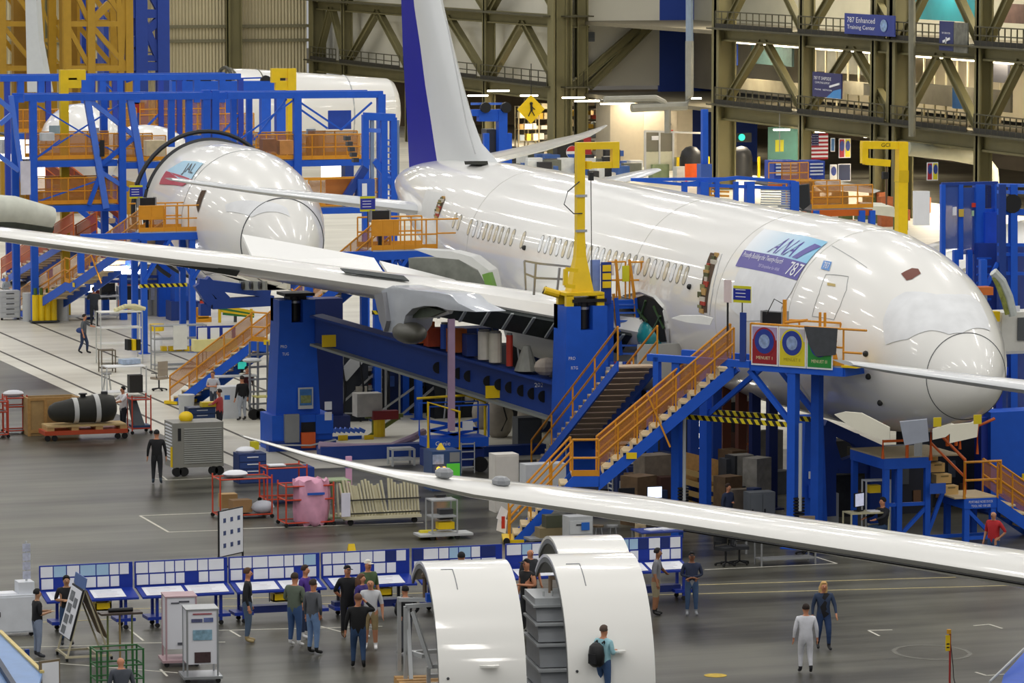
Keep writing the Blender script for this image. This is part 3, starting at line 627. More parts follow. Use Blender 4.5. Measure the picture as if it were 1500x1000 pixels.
# ================= steel work, docks, stairs =================
def place(name,label,cat,px,py,rz=0,group=None,z=0): 
    g=G(px,py,z); return T(name,label,cat,g,rz,group)
def scl(g): return F/depth(g)
def stairs_parts(t,x0,x1,z0,z1,w,sm=BLUE,rm=ORG,tm=TREAD,y0=0,rail=1.0,n=None,landing=0,posts=5,sw=.32,panel=None):
    """flight from (x0,z0) to (x1,z1) in the thing's own axes, w deep from y0"""
    d=Vector((x1-x0,0,z1-z0)); L=d.length; 
    for yy,nm in((y0,'stringer'),(y0+w,'stringer')):
        b=MB(); b.bar((x0,yy,z0),(x1,yy,z1),.07,sw,sm,(0,0,1)) if 0 else b.prism([(x0,yy-.03,z0-sw),(x1,yy-.03,z1-sw),(x1,yy-.03,z1-.02),(x0,yy-.03,z0-.02)],(0,.06,0),sm); P(t,nm,b)
    n=n or max(4,int(abs(z1-z0)/.23))
    for i in range(1,n):
        k=i/n; b=MB(); dx=(x1-x0)/n; zz=z0+(z1-z0)*k; b.box((x0+(x1-x0)*k,y0+w/2,zz),(abs(dx)*1.05,w+.04,.05),tm); b.box((x0+(x1-x0)*k-dx/2,y0+w/2,zz-.1),(.02,w+.04,.2),tm); P(t,'tread',b)
    for yy in(y0,y0+w):
        for h in(rail,rail*.55):
            b=MB(); b.tube([(x0,yy,z0+h),(x1,yy,z1+h)],.035,rm,6); P(t,'handrail',b)
        for i in range(posts+1):
            k=i/posts; b=MB(); b.tube([(x0+(x1-x0)*k,yy,z0+(z1-z0)*k),(x0+(x1-x0)*k,yy,z0+(z1-z0)*k+rail)],.028,rm,5); P(t,'rail_post',b)
        if panel:
            b=MB(); b.prism([(x0,yy,z0+.25),(x1,yy,z1+.25),(x1,yy,z1+rail*.95),(x0,yy,z0+rail*.95)],(0,.01,0),panel); P(t,'mesh_panel',b)
def rail_parts(t,a,b_,rm=ORG,h=1.05,n=4,panel=None,kick=True,mids=1):
    a=Vector(a);b_=Vector(b_)
    for k in range(mids+1):
        hh=h*(1-k/(mids+1)); b=MB(); b.tube([a+Vector((0,0,hh)),b_+Vector((0,0,hh))],.032,rm,5); P(t,'rail',b)
    for i in range(n+1):
        p=a.lerp(b_,i/n); b=MB(); b.tube([p,p+Vector((0,0,h))],.03,rm,5); P(t,'rail_post',b)
    if kick:
        b=MB(); b.bar(a+Vector((0,0,.09)),b_+Vector((0,0,.09)),.03,.17,rm); P(t,'toe_board',b)
    if panel:
        b=MB(); b.prism([a+Vector((0,0,.15)),b_+Vector((0,0,.15)),b_+Vector((0,0,h-.04)),a+Vector((0,0,h-.04))],(b_-a).normalized().cross(Vector((0,0,1)))*.012,panel); P(t,'mesh_panel',b)
def deck_parts(t,x0,x1,y0,y1,z,fm=BLUE,legs=None,lm=None,leg=.16,braces=True,dm=LGRY,fh=.24,kneez=None):
    b=MB(); b.b2((x0,y0,z-.05),(x1,y1,z),dm); P(t,'deck',b)
    for p,q in(((x0,y0),(x1,y0)),((x0,y1),(x1,y1)),((x0,y0),(x0,y1)),((x1,y0),(x1,y1))):
        b=MB(); b.bar((p[0],p[1],z-fh/2-.05),(q[0],q[1],z-fh/2-.05),.1,fh,fm); P(t,'edge_beam',b)
    for x in (legs if legs is not None else (x0+.1,x1-.1)):
        for y in(y0+.1,y1-.1):
            b=MB(); b.b2((x-leg/2,y-leg/2,.0),(x+leg/2,y+leg/2,z-.1),lm or fm); b.b2((x-leg,y-leg,0),(x+leg,y+leg,.03),lm or fm); P(t,'leg',b)
    if braces and legs and len(legs)>1:
        for y in (y0+.1,y1-.1):
            for i in range(len(legs)-1):
                a,c=legs[i],legs[i+1]; m_=(a+c)/2
                for q in(a,c):
                    b=MB(); b.bar((m_,y,z-.3),(q,y,z-1.9 if z>3 else .4),.1,.1,fm); P(t,'brace',b)
MESHO=M('#b97a34',.6,alpha=.42,var=0); MESHB=M('#2f56b8',.6,alpha=.6,var=0)
HAZ=bpy.data.materials.new('hazard_stripes'); HAZ.use_nodes=True
def _haz():
    nt=HAZ.node_tree; b=nt.nodes['Principled BSDF']; tc=nt.nodes.new('ShaderNodeTexCoord'); mp=nt.nodes.new('ShaderNodeMapping'); mp.inputs['Rotation'].default_value=(0,math.radians(35),0)
    w=nt.nodes.new('ShaderNodeTexWave'); w.inputs['Scale'].default_value=1.6; w.bands_direction='X'; cr=nt.nodes.new('ShaderNodeValToRGB'); cr.color_ramp.interpolation='CONSTANT'
    cr.color_ramp.elements[0].color=lin('#14151a'); cr.color_ramp.elements[1].color=lin('#e3cf1d'); cr.color_ramp.elements[1].position=.5
    nt.links.new(tc.outputs['Object'],mp.inputs[0]); nt.links.new(mp.outputs[0],w.inputs[0]); nt.links.new(w.outputs['Fac'],cr.inputs[0]); nt.links.new(cr.outputs[0],b.inputs['Base Color'])
_haz()
# ---- two wing jack towers
def jack_tower(label,px,py,ytop,wt,wb,d=1.1):
    g=G(px,py); h=above(g,ytop); t=T('jack_tower',label,'jack tower',g,0,'blue jack towers under the near wing')
    b=MB(); yf=-d/2
    n0=.2; nd=.75
    # tapered shaft with a notch for the ram
    def ring(z,w,dd): return [(-w/2,-dd/2,z),(w/2,-dd/2,z),(w/2,dd/2,z),(-w/2,dd/2,z)]
    b.loft([ring(.0,wb,d*1.1),ring(1.2,wb*.97,d*1.05),ring(h-nd,wt,d)],BLUE)
    b.b2((-wt/2,-d/2,h-nd),(-n0,d/2,h),BLUE); b.b2((n0,-d/2,h-nd),(wt/2,d/2,h),BLUE); b.b2((-wt/2,d*.2,h-nd),(wt/2,d/2,h),BLUE)
    P(t,'shaft',b)
    b=MB(); b.cyl((0,-d*.2,h-nd+.02),.17,nd+.1,BLK,14); b.cyl((0,-d*.2,h-.12),.2,.08,STEEL,14); P(t,'ram',b,smooth=40)
    b=MB(); b.b2((-wt*.33,-d*.45,h+.12),(wt*.5,d*.5,h+.22),BLK); b.b2((-wt*.15,-d*.3,h),(wt*.3,d*.4,h+.12),BLK); P(t,'support_pad',b)
    return t,h
t1,h1=jack_tower('tall blue jack tower with a framed poster, left of the engine pylon',430,656,438,1.25,1.6)
b=MB(); b.b2((-.95,-.75,0),(1.15,.75,1.2),BLUE); b.b2((-1.1,-.85,0),(1.25,-.5,.35),DBLUE); P(t1,'base_frame',b)
b=MB(); b.b2((-.55,-.92,.3),(-.05,-.76,1.25),GRY); P(t1,'control_box',b)
b=MB(); b.b2((.02,-.95,.1),(.5,-.8,.62),M('#e0622a',.5)); P(t1,'orange_bucket',b)
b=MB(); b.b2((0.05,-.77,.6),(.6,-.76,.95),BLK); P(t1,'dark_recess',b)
b=MB(); b.b2((.55,-.85,.55),(1.15,-.76,1.2),BLUE); b.tube([(-.9,-1.0,.25),(.3,-1.05,.2),(1.2,-1.0,.35)],.03,LGRY,5); P(t1,'guard',b)
for z in(1.0,1.35): 
    b=MB(); b.b2((.85,-.86,z),(1.1,-.85,z+.28),PAPER); P(t1,'notice',b)
pt_=T('framed_poster','framed poster with a photograph fixed low on the left blue jack tower','poster',G(430,656)+Vector((0.22,-.76,1.4)))
b=MB(); b.b2((-.26,0,0),(.26,.03,.72),LGRY); P(pt_,'frame',b)
b=MB(); b.b2((-.21,-.015,.12),(.21,0,.67),M('#3f78b8',.4,var=.3,scale=5)); b.b2((-.18,-.02,.2),(.18,-.012,.46),M('#8f9a62',.5,var=.5,scale=9)); P(pt_,'picture',b)
def marks(t,pts,h=.1):
    for x,y,z,s_ in pts:
        b=MB(); put_text(b,s_,(x,y,z),.22*max(1,len(s_)/3),h,PAPER); P(t,'marking',b)
marks(t1,[(-.48,-.56,3.5,'PRO'),(-.42,-.565,3.25,'TUG')])
t2,h2=jack_tower('tall blue jack tower carrying the yellow hoist crane',850,708,447,1.36,1.62,1.2)
marks(t2,[(-.5,-.63,4.05,'PRO'),(-.42,-.635,3.75,'RTG')])
b=MB(); b.b2((-.75,-.74,1.0),(-.55,-.72,1.75),PAPER); b.b2((-.72,-.75,1.03),(-.58,-.735,1.72),BLUE); P(t2,'sign',b)
# pale rear jack column behind tower one
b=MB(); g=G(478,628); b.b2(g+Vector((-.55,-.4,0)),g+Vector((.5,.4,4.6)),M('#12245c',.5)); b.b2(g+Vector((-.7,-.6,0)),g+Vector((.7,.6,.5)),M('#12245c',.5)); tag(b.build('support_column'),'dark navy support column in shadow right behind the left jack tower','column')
# yellow hoist crane on tower two
g2=G(850,708); hc=T('jib_crane','tall yellow jib crane standing on top of the right jack tower','crane',g2+Vector((0,0,h2+.0)),0)
b=MB(); b.b2((-.65,-.5,.32),(.62,.5,.42),YEL); P(hc,'base_plate',b)
for x in(-.52,.5):
    b=MB(); b.b2((x-.12,-.5,0),(x+.12,-.3,.34),YEL); b.b2((x-.12,.3,0),(x+.12,.5,.34),YEL); P(hc,'foot',b)
s2=scl(g2); hp=(h2*s2-0); topz=above(g2,222)-h2
b=MB(); b.loft([[( -.42,-.3,.42),(.34,-.3,.42),(.34,.3,.42),(-.42,.3,.42)],[(-.2,-.15,1.5),(.14,-.15,1.5),(.14,.15,1.5),(-.2,.15,1.5)],[(-.16,-.13,2.2),(.1,-.13,2.2),(.1,.13,2.2),(-.16,.13,2.2)],[(-.16,-.13,topz),(.1,-.13,topz),(.1,.13,topz),(-.16,.13,topz)]],YEL); P(hc,'post',b)
b=MB(); b.b2((-.16,-.12,topz),(1.25,.12,topz+.22),YEL); b.b2((1.02,-.12,topz-.6),(1.25,.12,topz),YEL); P(hc,'upper_arm',b)
b=MB(); b.b2((.28,-.1,topz-.6),(1.1,.1,topz-.4),YEL); b.cyl((.25,0,topz-.62),.12,.25,YEL,10); P(hc,'lower_arm',b)
b=MB(); b.box((.34,0,topz-.85),(.14,.14,.26),BLK); P(hc,'hoist',b)
b=MB(); b.tube([(.34,0,topz-.9),(.36,0,2.0),(.38,0,.6)],.015,DGRY,4); P(hc,'chain',b)
b=MB(); b.tube([(-.1,-.16,topz-1.0),(-.5,-.2,topz-1.3),(-.62,-.2,topz-1.7),(-.3,-.2,topz-2.0),(0,-.16,topz-2.0)],.02,DGRY,5); P(hc,'cable',b)
for z in(1.0,2.3,3.4): 
    b=MB(); b.b2((-.22,-.17,z),(.16,-.13,z+.08),STEEL); P(hc,'clamp',b)
# dark perforated beam between the two towers
a=atD(462,487,148.5); c=atD(822,585,141)
bt=T('jig_beam','long dark blue beam with round holes slung between the two jack towers','beam',a)
dv=c-a
b=MB(); b.prism([(0,0,.55),tuple(dv+Vector((0,0,.45))),tuple(dv+Vector((0,0,-.65))),(0,0,-.35)],(.1,.5,0),DBLUE); P(bt,'web',b)
b=MB(); b.bar((0,-.1,.58),dv+Vector((0,-.1,.5)),.6,.08,DBLUE); P(bt,'top_flange',b)
b=MB(); b.bar((0,-.1,-.38),dv+Vector((0,-.1,-.68)),.6,.08,M('#8b8f8a',.5)); P(bt,'bottom_flange',b)
for k,px in enumerate((647,677,692,720,736,751,768,783,798)):
    f=(px-462)/(822-462); p=dv*f; b=MB(); b.cyl(p+Vector((-.01,-.03,-.05)),.19,.04,BLK,14,axis='y'); P(bt,'hole',b)
for px,n_ in((490,'yellow_placard'),(732,'yellow_placard')):
    f=(px-462)/360; p=dv*f; b=MB(); b.box(p+Vector((0,-.08,-.1 if px<600 else -.3)),(.85,.04,.4),YEL); P(bt,n_,b)
put=MB(); put_text(put,'20281',dv*.92+Vector((0,-.08,.3)),.45,.14,PAPER); P(bt,'marking',put)
# lilac hanging strap
b=MB(); p=atD(661,467,142); b.b2(p+Vector((-.11,-.05,-3.6)),p+Vector((.11,.05,0)),M('#b79ab6',.6)); tag(b.build('support_prop'),'straight pale lilac prop under the wing left of the scissor lift','prop')
# ---- main boarding platform
L_=atD(950,520,128.2); R_=atD(1238,520,124.4); zd=5.3
ang=math.atan2(R_.y-L_.y,R_.x-L_.x); Lw=math.hypot(R_.y-L_.y,R_.x-L_.x)
def lx(px): # local x on the platform front for a picture column
    r=ray(px,520); u=Vector((math.cos(ang),math.sin(ang))); 
    # solve eye+r*t = L+u*s in plan
    det=r.x*(-u.y)+u.x*r.y; t_=(L_.x*(-u.y)+u.x*L_.y)/det
    return (Vector((r.x*t_,r.y*t_))-Vector((L_.x,L_.y))).dot(u)
mp_=T('boarding_platform','big blue boarding platform with orange rails at the front door of the airliner','platform',(L_.x,L_.y,0),ang)
x1,x2,x3,x4,x5=lx(950),lx(990),lx(1100),lx(1160),lx(1236)
deck_parts(mp_,x3,x5,0,1.5,zd,legs=[lx(1160)],leg=.26,dm=LGRY); 
b=MB(); b.bar((x1,0,zd-.12),(x3,0,zd-.12),.18,.2,BLUE); P(mp_,'landing_beam',b)
b=MB(); b.bar((x1+.15,1.6,zd-.12),(x3,1.6,zd-.12),.18,.2,BLUE); P(mp_,'landing_beam',b)
b=MB(); b.bar((x1+.3,0,zd-.1),(x1+.3,0,zd-1.2),.18,.18,BLUE); P(mp_,'hanger',b)
for yy in(.1,1.6):
    b=MB(); b.b2((x2-.13,yy-.13,0),(x2+.13,yy+.13,zd-.2),BLUE); P(mp_,'leg',b)
for yy in(.1,1.6):
    b=MB(); b.bar((x2,yy,zd-1.95),(x3-.5,yy,zd-.3),.14,.14,BLUE); P(mp_,'brace',b)
    b=MB(); b.bar((x4,yy,zd-1.8),(x3-.1,yy,zd-.3),.14,.14,BLUE); P(mp_,'brace',b)
    b=MB(); b.bar((x2,yy,zd-1.78),(x4,yy,zd-1.78),.06,.14,HAZ); P(mp_,'hazard_bar',b)
for xx in(x2+.3,x4+.3):
    b=MB(); b.tube([(xx,0,zd-1.7),(xx,0,1.1)],.05,LGRY,6); P(mp_,'guide_rod',b)
    b=MB(); [b.cyl((xx-.1,.1,.25+k*.09),.17,.05,BLK,10) for k in range(14)]; P(mp_,'bellows',b)
rail_parts(mp_,(x3,-.02,zd),(x5,-.02,zd),n=5,kick=True); rail_parts(mp_,(x3,1.5,zd),(x5-1,1.5,zd),n=3)
for z in(zd+.4,zd+1.05):
    b=MB(); b.tube([(x5,-.02,z),(x5+.75 if z>zd+.6 else x5+.6,-.02,z)],.035,ORG,6); P(mp_,'extension_rail',b)
b=MB(); b.b2((x5-.05,-.05,zd-.03),(x5+.45,.8,zd+.03),YEL); P(mp_,'flap_step',b)
b=MB(); b.b2((lx(1101),-.02,zd+.02),(lx(1112),.02,zd+1.0),ORG); P(mp_,'side_panel',b)
# stairs up to it
gb=G(742,797); gt=Vector((L_.x,L_.y,0))+Vector((math.cos(ang),math.sin(ang),0))*lx(1075)
a2=math.atan2(gt.y-gb.y,gt.x-gb.x); Ls=math.hypot(gt.y-gb.y,gt.x-gb.x)
st=T('access_stairs','long orange railed stairs on blue stringers leading up to the front platform','stairs',gb,a2)
zm=1.95; xm=Ls*.29
stairs_parts(st,.1,xm,.05,zm,1.15,posts=3,sw=.42); stairs_parts(st,xm+.75,Ls,zm,zd-.1,1.15,posts=7,sw=.42,panel=MESHO)
b=MB(); b.b2((xm,0,zm-.05),(xm+.75,1.15,zm+.02),TREAD); P(st,'landing',b)
b=MB(); b.b2((xm,-.03,zm-.3),(xm+.78,.03,zm),BLUE); P(st,'landing_beam',b)
rail_parts(st,(xm,0,zm),(xm+.75,0,zm),n=1); 
b=MB(); b.b2((-.1,-.1,.05),(.5,1.2,.14),YEL); P(st,'bottom_step',b)
for x in(0,.9):
    b=MB(); b.cyl((x,-.15,.1),.1,.08,RUB,12,axis='y'); P(st,'wheel',b)
b=MB(); b.bar((Ls*.62,-.06,zd*.62+1.0),(Ls*.72,-.06,zd*.62-.5),.05,.05,ORG); P(st,'brace_bar',b)
b=MB(); b.box((Ls*.55,-.08,zd*.48),(.3,.02,.18),YEL); P(st,'yellow_label',b)
# posters on the platform
def poster(px0,px1,y0,y1,colr,label,covered=False,txt='MENUET 1'):
    a_=lx(px0); c_=lx(px1); t=T('menuet_poster',label,'poster',(L_.x,L_.y,0),ang,'colour posters hung on the boarding platform')
    g=Vector((L_.x,L_.y,0)); zt=zd+1.02-.0; zb=zd-.12
    m=M(colr,.45,var=.03); w=c_-a_
    b=MB(); b.b2((a_,-.09,zb),(c_,-.07,zt),PAPER); P(t,'sheet',b)
    b=MB(); b.b2((a_+.04,-.1,zb+.05),(c_-.04,-.088,zt-.04),m); b.b2((a_+.04,-.102,zt-.4),(c_-.04,-.099,zt-.04),M('#b9a6cf',.5,var=.2) if colr!='#e0cf2a' else M('#c9c2c9',.5)); P(t,'coloured_field',b)
    b=MB(); cx_=(a_+c_)/2; cz=zt-.45
    def ell(rx,rz,m_,y): b.prism([(cx_+rx*math.cos(k*math.pi/14),y,cz+rz*math.sin(k*math.pi/14)) for k in range(28)],(0,.004,0),m_)
    ell(w*.42,.40,m,-.108); ell(w*.36,.35,M('#2a3f9c',.4,var=.2,scale=6),-.114); ell(w*.2,.2,M('#9fb6e0',.4,var=.4,scale=8),-.12)
    P(t,'emblem',b)
    b=MB(); put_text(b,txt,(cx_,-.106,zb+.22),w*.6,.09,M('#e8dcae' if colr!='#e0cf2a' else '#a89a20',.5,var=0)); P(t,'title',b)
    return t,a_,c_,zb,zt
poster(1103,1142,468,527,'#9c1f2c','red bordered poster with a blue oval emblem on the front platform rail')
poster(1143,1183,468,527,'#e0cf2a','yellow poster with a blue oval emblem on the front platform rail',txt='MENUET II')
tt,a_,c_,zb,zt=poster(1184,1222,468,527,'#2a8a3a','green poster half hidden by a dark cloth on the front platform rail',txt='MENUET III')
b=MB(); b.prism([(a_-.05,-.16,zt+.05),(c_+.18,-.16,zt+.05),(c_+.12,-.14,zt-.7),(a_+.35,-.15,zt-.78),(a_+.1,-.15,zt-.45)],(0,.04,0),M('#4a4d52',.85,var=.15,scale=6)); o=b.build('dark_cloth'); o.location=(L_.x,L_.y,0); o.rotation_euler=(0,0,ang); tag(o,'dark grey cloth thrown over the green poster and rail','cloth')
def onplat(name,label,cat,px,y,fn,z=zd):
    t=T(name,label,cat,Vector((L_.x,L_.y,0))+Vector((math.cos(ang),math.sin(ang),0))*lx(px)+Vector((-math.sin(ang),math.cos(ang),0))*y+Vector((0,0,z)),ang); fn(t); return t
def monitor_box(t):
    b=MB(); b.b2((-.35,0,.95),(.35,.3,1.35),BLK); P(t,'case',b)
    b=MB(); b.b2((-.06,.05,0),(.06,.15,.95),BLK); P(t,'stand',b)
    for x in(-.35,.35):
        b=MB(); b.b2((x-.03,-.02,.95),(x+.03,.3,1.38),GRY); P(t,'frame',b)
onplat('display_cabinet','black flat cabinet on a stand behind the red poster on the front platform','cabinet',1117,.5,monitor_box)
def sign_post(t,w=.55,h=.5,z0=1.35):
    b=MB(); b.tube([(0,0,0),(0,0,z0)],.02,DGRY,5); P(t,'pole',b)
    b=MB(); b.b2((-w/2,-.02,z0-.02),(w/2,.02,z0+h+.02),M('#d7d321',.5)); P(t,'yellow_border',b)
    b=MB(); b.b2((-w/2,-.03,z0+.06),(w/2,-.02,z0+h-.06),M('#1d2a9c',.4)); P(t,'blue_panel',b)
    b=MB(); [b.b2((-w*.36,-.034,z0+.14+k*.1),(w*.22,-.03,z0+.16+k*.1),PAPER) for k in range(3)]; P(t,'writing_lines',b,label='lines of white writing')
onplat('notice_sign','blue and yellow notice sign on a thin pole above the front platform','sign',1076,.4,lambda t:sign_post(t,.58,.44,1.6))
def lamp_tower(t):
    b=MB(); b.tube([(0,0,0),(0,0,1.55)],.03,BLK,6); P(t,'pole',b)
    b=MB(); b.b2((-.12,-.02,1.55),(.12,.02,2.2),M('#e8d6d6',.5)); P(t,'sheet',b)
onplat('status_sheet','narrow pink sheet on a black pole left of the blue notice sign','sign',1052,.5,lamp_tower)
b=MB(); p=Vector((L_.x,L_.y,0))+Vector((math.cos(ang),math.sin(ang),0))*lx(1090); b.b2((-.09,-.1,zd-.05),(.1,-.04,zd+1.35),M('#213f8f',.4)); o=b.build('vertical_banner'); o.location=p; o.rotation_euler=(0,0,ang); tag(o,'narrow dark blue vertical banner on the top stair post','banner')
def clamps(t):
    b=MB(); b.tube([(0,0,0),(0,0,1.75)],.06,ORG,6); P(t,'post',b)
    b=MB(); b.tube([(0,0,1.1),(.75,0,1.2)],.05,ORG,6); P(t,'arm',b)
    b=MB(); b.tube([(0,0,1.6),(-.35,0,1.75),(-.6,0,1.3)],.015,BLK,5); P(t,'cable',b)
onplat('gate_post','orange post with a side arm and loose cables above the yellow poster','post',1141,.3,clamps)
onplat('gate_post','short orange double post above the dark cloth','post',1196,.3,lambda t:[part(t,'post',lambda b,x=x:b.tube([(x,0,0),(x,0,1.45)],.04,ORG,6)) for x in(-.07,.09)])
# ================= docks placed on upright planes =================
class Frame:
    """a dock: members drawn between picture points on the upright plane y = Y, repeated dy behind"""
    def __init__(s,name,label,cat,Y,px,group=None):
        g=atY(px,500,Y); s.Y=Y; s.o=Vector((g.x,Y,0)); s.t=T(name,label,cat,s.o,0,group)
    def p(s,px,py,dy=0): return atY(px,py,s.Y)+Vector((0,dy,0))-s.o
    def bar(s,x0,y0,x1,y1,w=.2,m=BLUE,nm='beam',dy=0,d=None):
        s.n=getattr(s,'n',0)+1; j=(s.n%7)*.006+(s.n%3)*.002; b=MB(); a=s.p(x0,y0,dy+j);c=s.p(x1,y1,dy+j); b.bar(a,c,w+j*.5,(d or w)+j*.3,m); P(s.t,nm,b)
    def post(s,x,y0,w=.26,m=BLUE,dy=0,base=0,nm='post'):
        b=MB(); a=s.p(x,y0,dy); b.b2((a.x-w/2,a.y-w/2,base),(a.x+w/2,a.y+w/2,a.z),m); P(s.t,nm,b)
    def deck(s,x0,x1,y,d=2.2,m=BLUE,th=.28):
        a=s.p(x0,y);c=s.p(x1,y); z=a.z; b=MB(); b.b2((a.x,0,z-th),(c.x,.12,z),m); P(s.t,'edge_beam',b)
        b=MB(); b.b2((a.x,.12,z-.1),(c.x,d,z-.02),DGRY); P(s.t,'deck',b); return a.x,c.x,z
    def rails(s,x0,x1,y,h=1.1,n=4,panel=MESHO,m=ORG,dy=0,kick=True):
        a=s.p(x0,y,dy);c=s.p(x1,y,dy); c.z=a.z; rail_parts(s.t,a,c,m,h,n,panel,kick)
    def panel(s,x0,y0,x1,y1,m,nm='panel',dy=0,th=.04):
        a=s.p(x0,y0,dy);c=s.p(x1,y1,dy); b=MB(); b.b2((a.x,a.y,a.z),(c.x,a.y+th,c.z),m); P(s.t,nm,b)
# dock round the red-striped section, left half
D1=Frame('assembly_dock','near blue dock with orange decks left of the red-striped nose section','dock',191,100)
D1.bar(35,143,330,140,.3); D1.bar(35,143,330,140,.2,dy=2.4)
for x,y in((48,143),(178,143)): D1.post(x,y,.3)
for x in(38,170): D1.post(x,143,.3,dy=2.4)
for a in((127,141,155,305),(190,141,214,290)): D1.bar(*a,.27,LBLUE,'slanted_post')
for a in((133,148,198,200),(198,200,142,246),(145,250,188,278),(150,246,130,300),(-8,140,20,165),(16,140,34,268),(0,148,19,162),(20,165,0,182),(-5,225,28,250)): D1.bar(*a,.19,LBLUE if a[0]<150 else BLUE,'brace')
D1.bar(52,232,88,205,.06,nm='tie_rod');D1.bar(55,155,180,230,.06,nm='tie_rod'); D1.bar(55,230,180,150,.06,nm='tie_rod'); D1.bar(50,297,150,262,.06,nm='tie_rod')
D1.deck(48,172,236); D1.rails(52,175,234,n=5); D1.deck(180,243,238); D1.rails(183,243,236,n=3)
D1.deck(48,175,302); D1.rails(52,172,300,h=1.15,n=5)
for x0,x1,y in((52,175,234),(52,172,300),(183,240,236)): D1.rails(x0,x1,y,dy=2.1,n=4,h=1.1)
for x in(251,277): D1.bar(x,142,x,215,.26,nm='hanger')
for x,y in((302,205),(315,205),(342,214),(365,222)): D1.bar(x,132 if 300<x<320 else 142,x,y,.32 if 300<x<320 else .24,nm='hanger')
D1.panel(142,188,150,205,LGRY,'white_crate',dy=.6); D1.panel(72,184,88,196,M('#8da0a8',.5),'grey_monitor')
D1.panel(145,205,152,229,BLK,'hose_rack',dy=-.15); D1.panel(138,204,152,231,ORG,'gate_frame',dy=.3)
# right half
D2=Frame('assembly_dock','blue dock with orange decks between the red-striped nose section and the blue rudder','dock',190,440)
D2.bar(333,140,560,138,.3); D2.bar(333,140,560,138,.2,dy=2.4)
for x,y in((435,140),(558,138)): D2.post(x,y,.34)
for a in((372,205,420,145),(440,150,500,190),(440,160,480,188),(500,190,545,150),(350,205,432,145)): D2.bar(*a,.07,nm='tie_rod')
D2.deck(375,545,236); D2.rails(375,436,234,n=4); D2.rails(440,543,234,n=6); D2.rails(375,543,234,n=5,dy=2.1)
D2.panel(488,163,522,190,M('#2450b8',.5),'blue_cabinet',dy=.8)
D2.panel(455,192,481,232,None or MESHO,'gate_frame',dy=.4)
D2.deck(440,560,305); D2.rails(452,560,303,n=6,h=1.2)
b=MB(); c=D2.p(462,198,.7); b.cyl(c+Vector((0,0,-.1)),.22,.35,M('#a9b7bd',.4),12); P(D2.t,'grey_drum',b)
for k in range(4):
    b=MB(); c=D2.p(458+k*5,232,.8); b.cyl(c,.08,1.0,BLK if k<2 else GRY,8); P(D2.t,'gas_bottle',b)
# back-left dock
D3=Frame('assembly_dock','far blue dock with orange decks behind the near left dock','dock',214,150)
D3.bar(0,115,352,112,.3); D3.bar(0,115,352,112,.2,dy=3)
for x in(10,70,135,168,235,262,352): D3.post(x,114,.26,M('#1c3fb0',.5))
for x in(30,60,95,150,175,200,288,325): D3.bar(x,114,x,150,.3,nm='hanger')
D3.deck(8,200,196); D3.rails(10,200,194,n=8); D3.deck(200,372,200); D3.rails(205,372,198,n=8,h=1.0); D3.rails(205,330,175,n=5,h=1.0,kick=False)
D3.bar(130,112,127,160,.5,nm='mast'); D3.panel(118,110,132,160,BLUE,'mast_plate',dy=-.3)
for a in((200,200,235,165),(185,120,205,112),(320,200,352,165),(150,118,185,150)): D3.bar(*a,.1,nm='tie_rod')
# overhead carriage right of it
D4=Frame('gantry_carriage','blue gantry carriage with small wheels in front of the white barrel','gantry',222,380)
D4.bar(250,127,412,127,.6); D4.bar(250,118,412,113,.07,nm='tie_rod')
for x in(258,280,300,330,388,410): 
    D4.post(x,122,.5); b=MB(); b.cyl(D4.p(x,118,-.25),.28,.2,BLK,12,axis='y'); P(D4.t,'roller',b)
# yellow jib cranes in the docks
def jib(label,px,ytop,ybase,Y,armpx,drop=14,w=.42):
    f=Frame('jib_crane',label,'crane',Y,px); a=f.p(px,ytop); 
    b=MB(); b.b2((-w/2,-w/2,0),(w/2,w/2,a.z),YEL); P(f.t,'post',b)
    for yy in(ytop,ytop+drop):
        b=MB(); c=f.p(armpx,yy); a=f.p(px,yy); b.b2((min(0,a.x)-.0,-.15,a.z-.45),(c.x,.15,a.z),YEL); P(f.t,'arm',b)
    b=MB(); c=f.p(armpx,ytop); c2=f.p(armpx,ytop+drop+3); b.b2((c.x-.2,-.16,c.z),(c.x+.2,.16,c2.z),YEL); P(f.t,'arm_head',b)
    return f
jib('yellow jib crane rising through the near left blue dock',97,102,0,193,118,12,.36)
jib('yellow jib crane reaching left in front of the white barrel',428,100,0,205,403,18,.42)
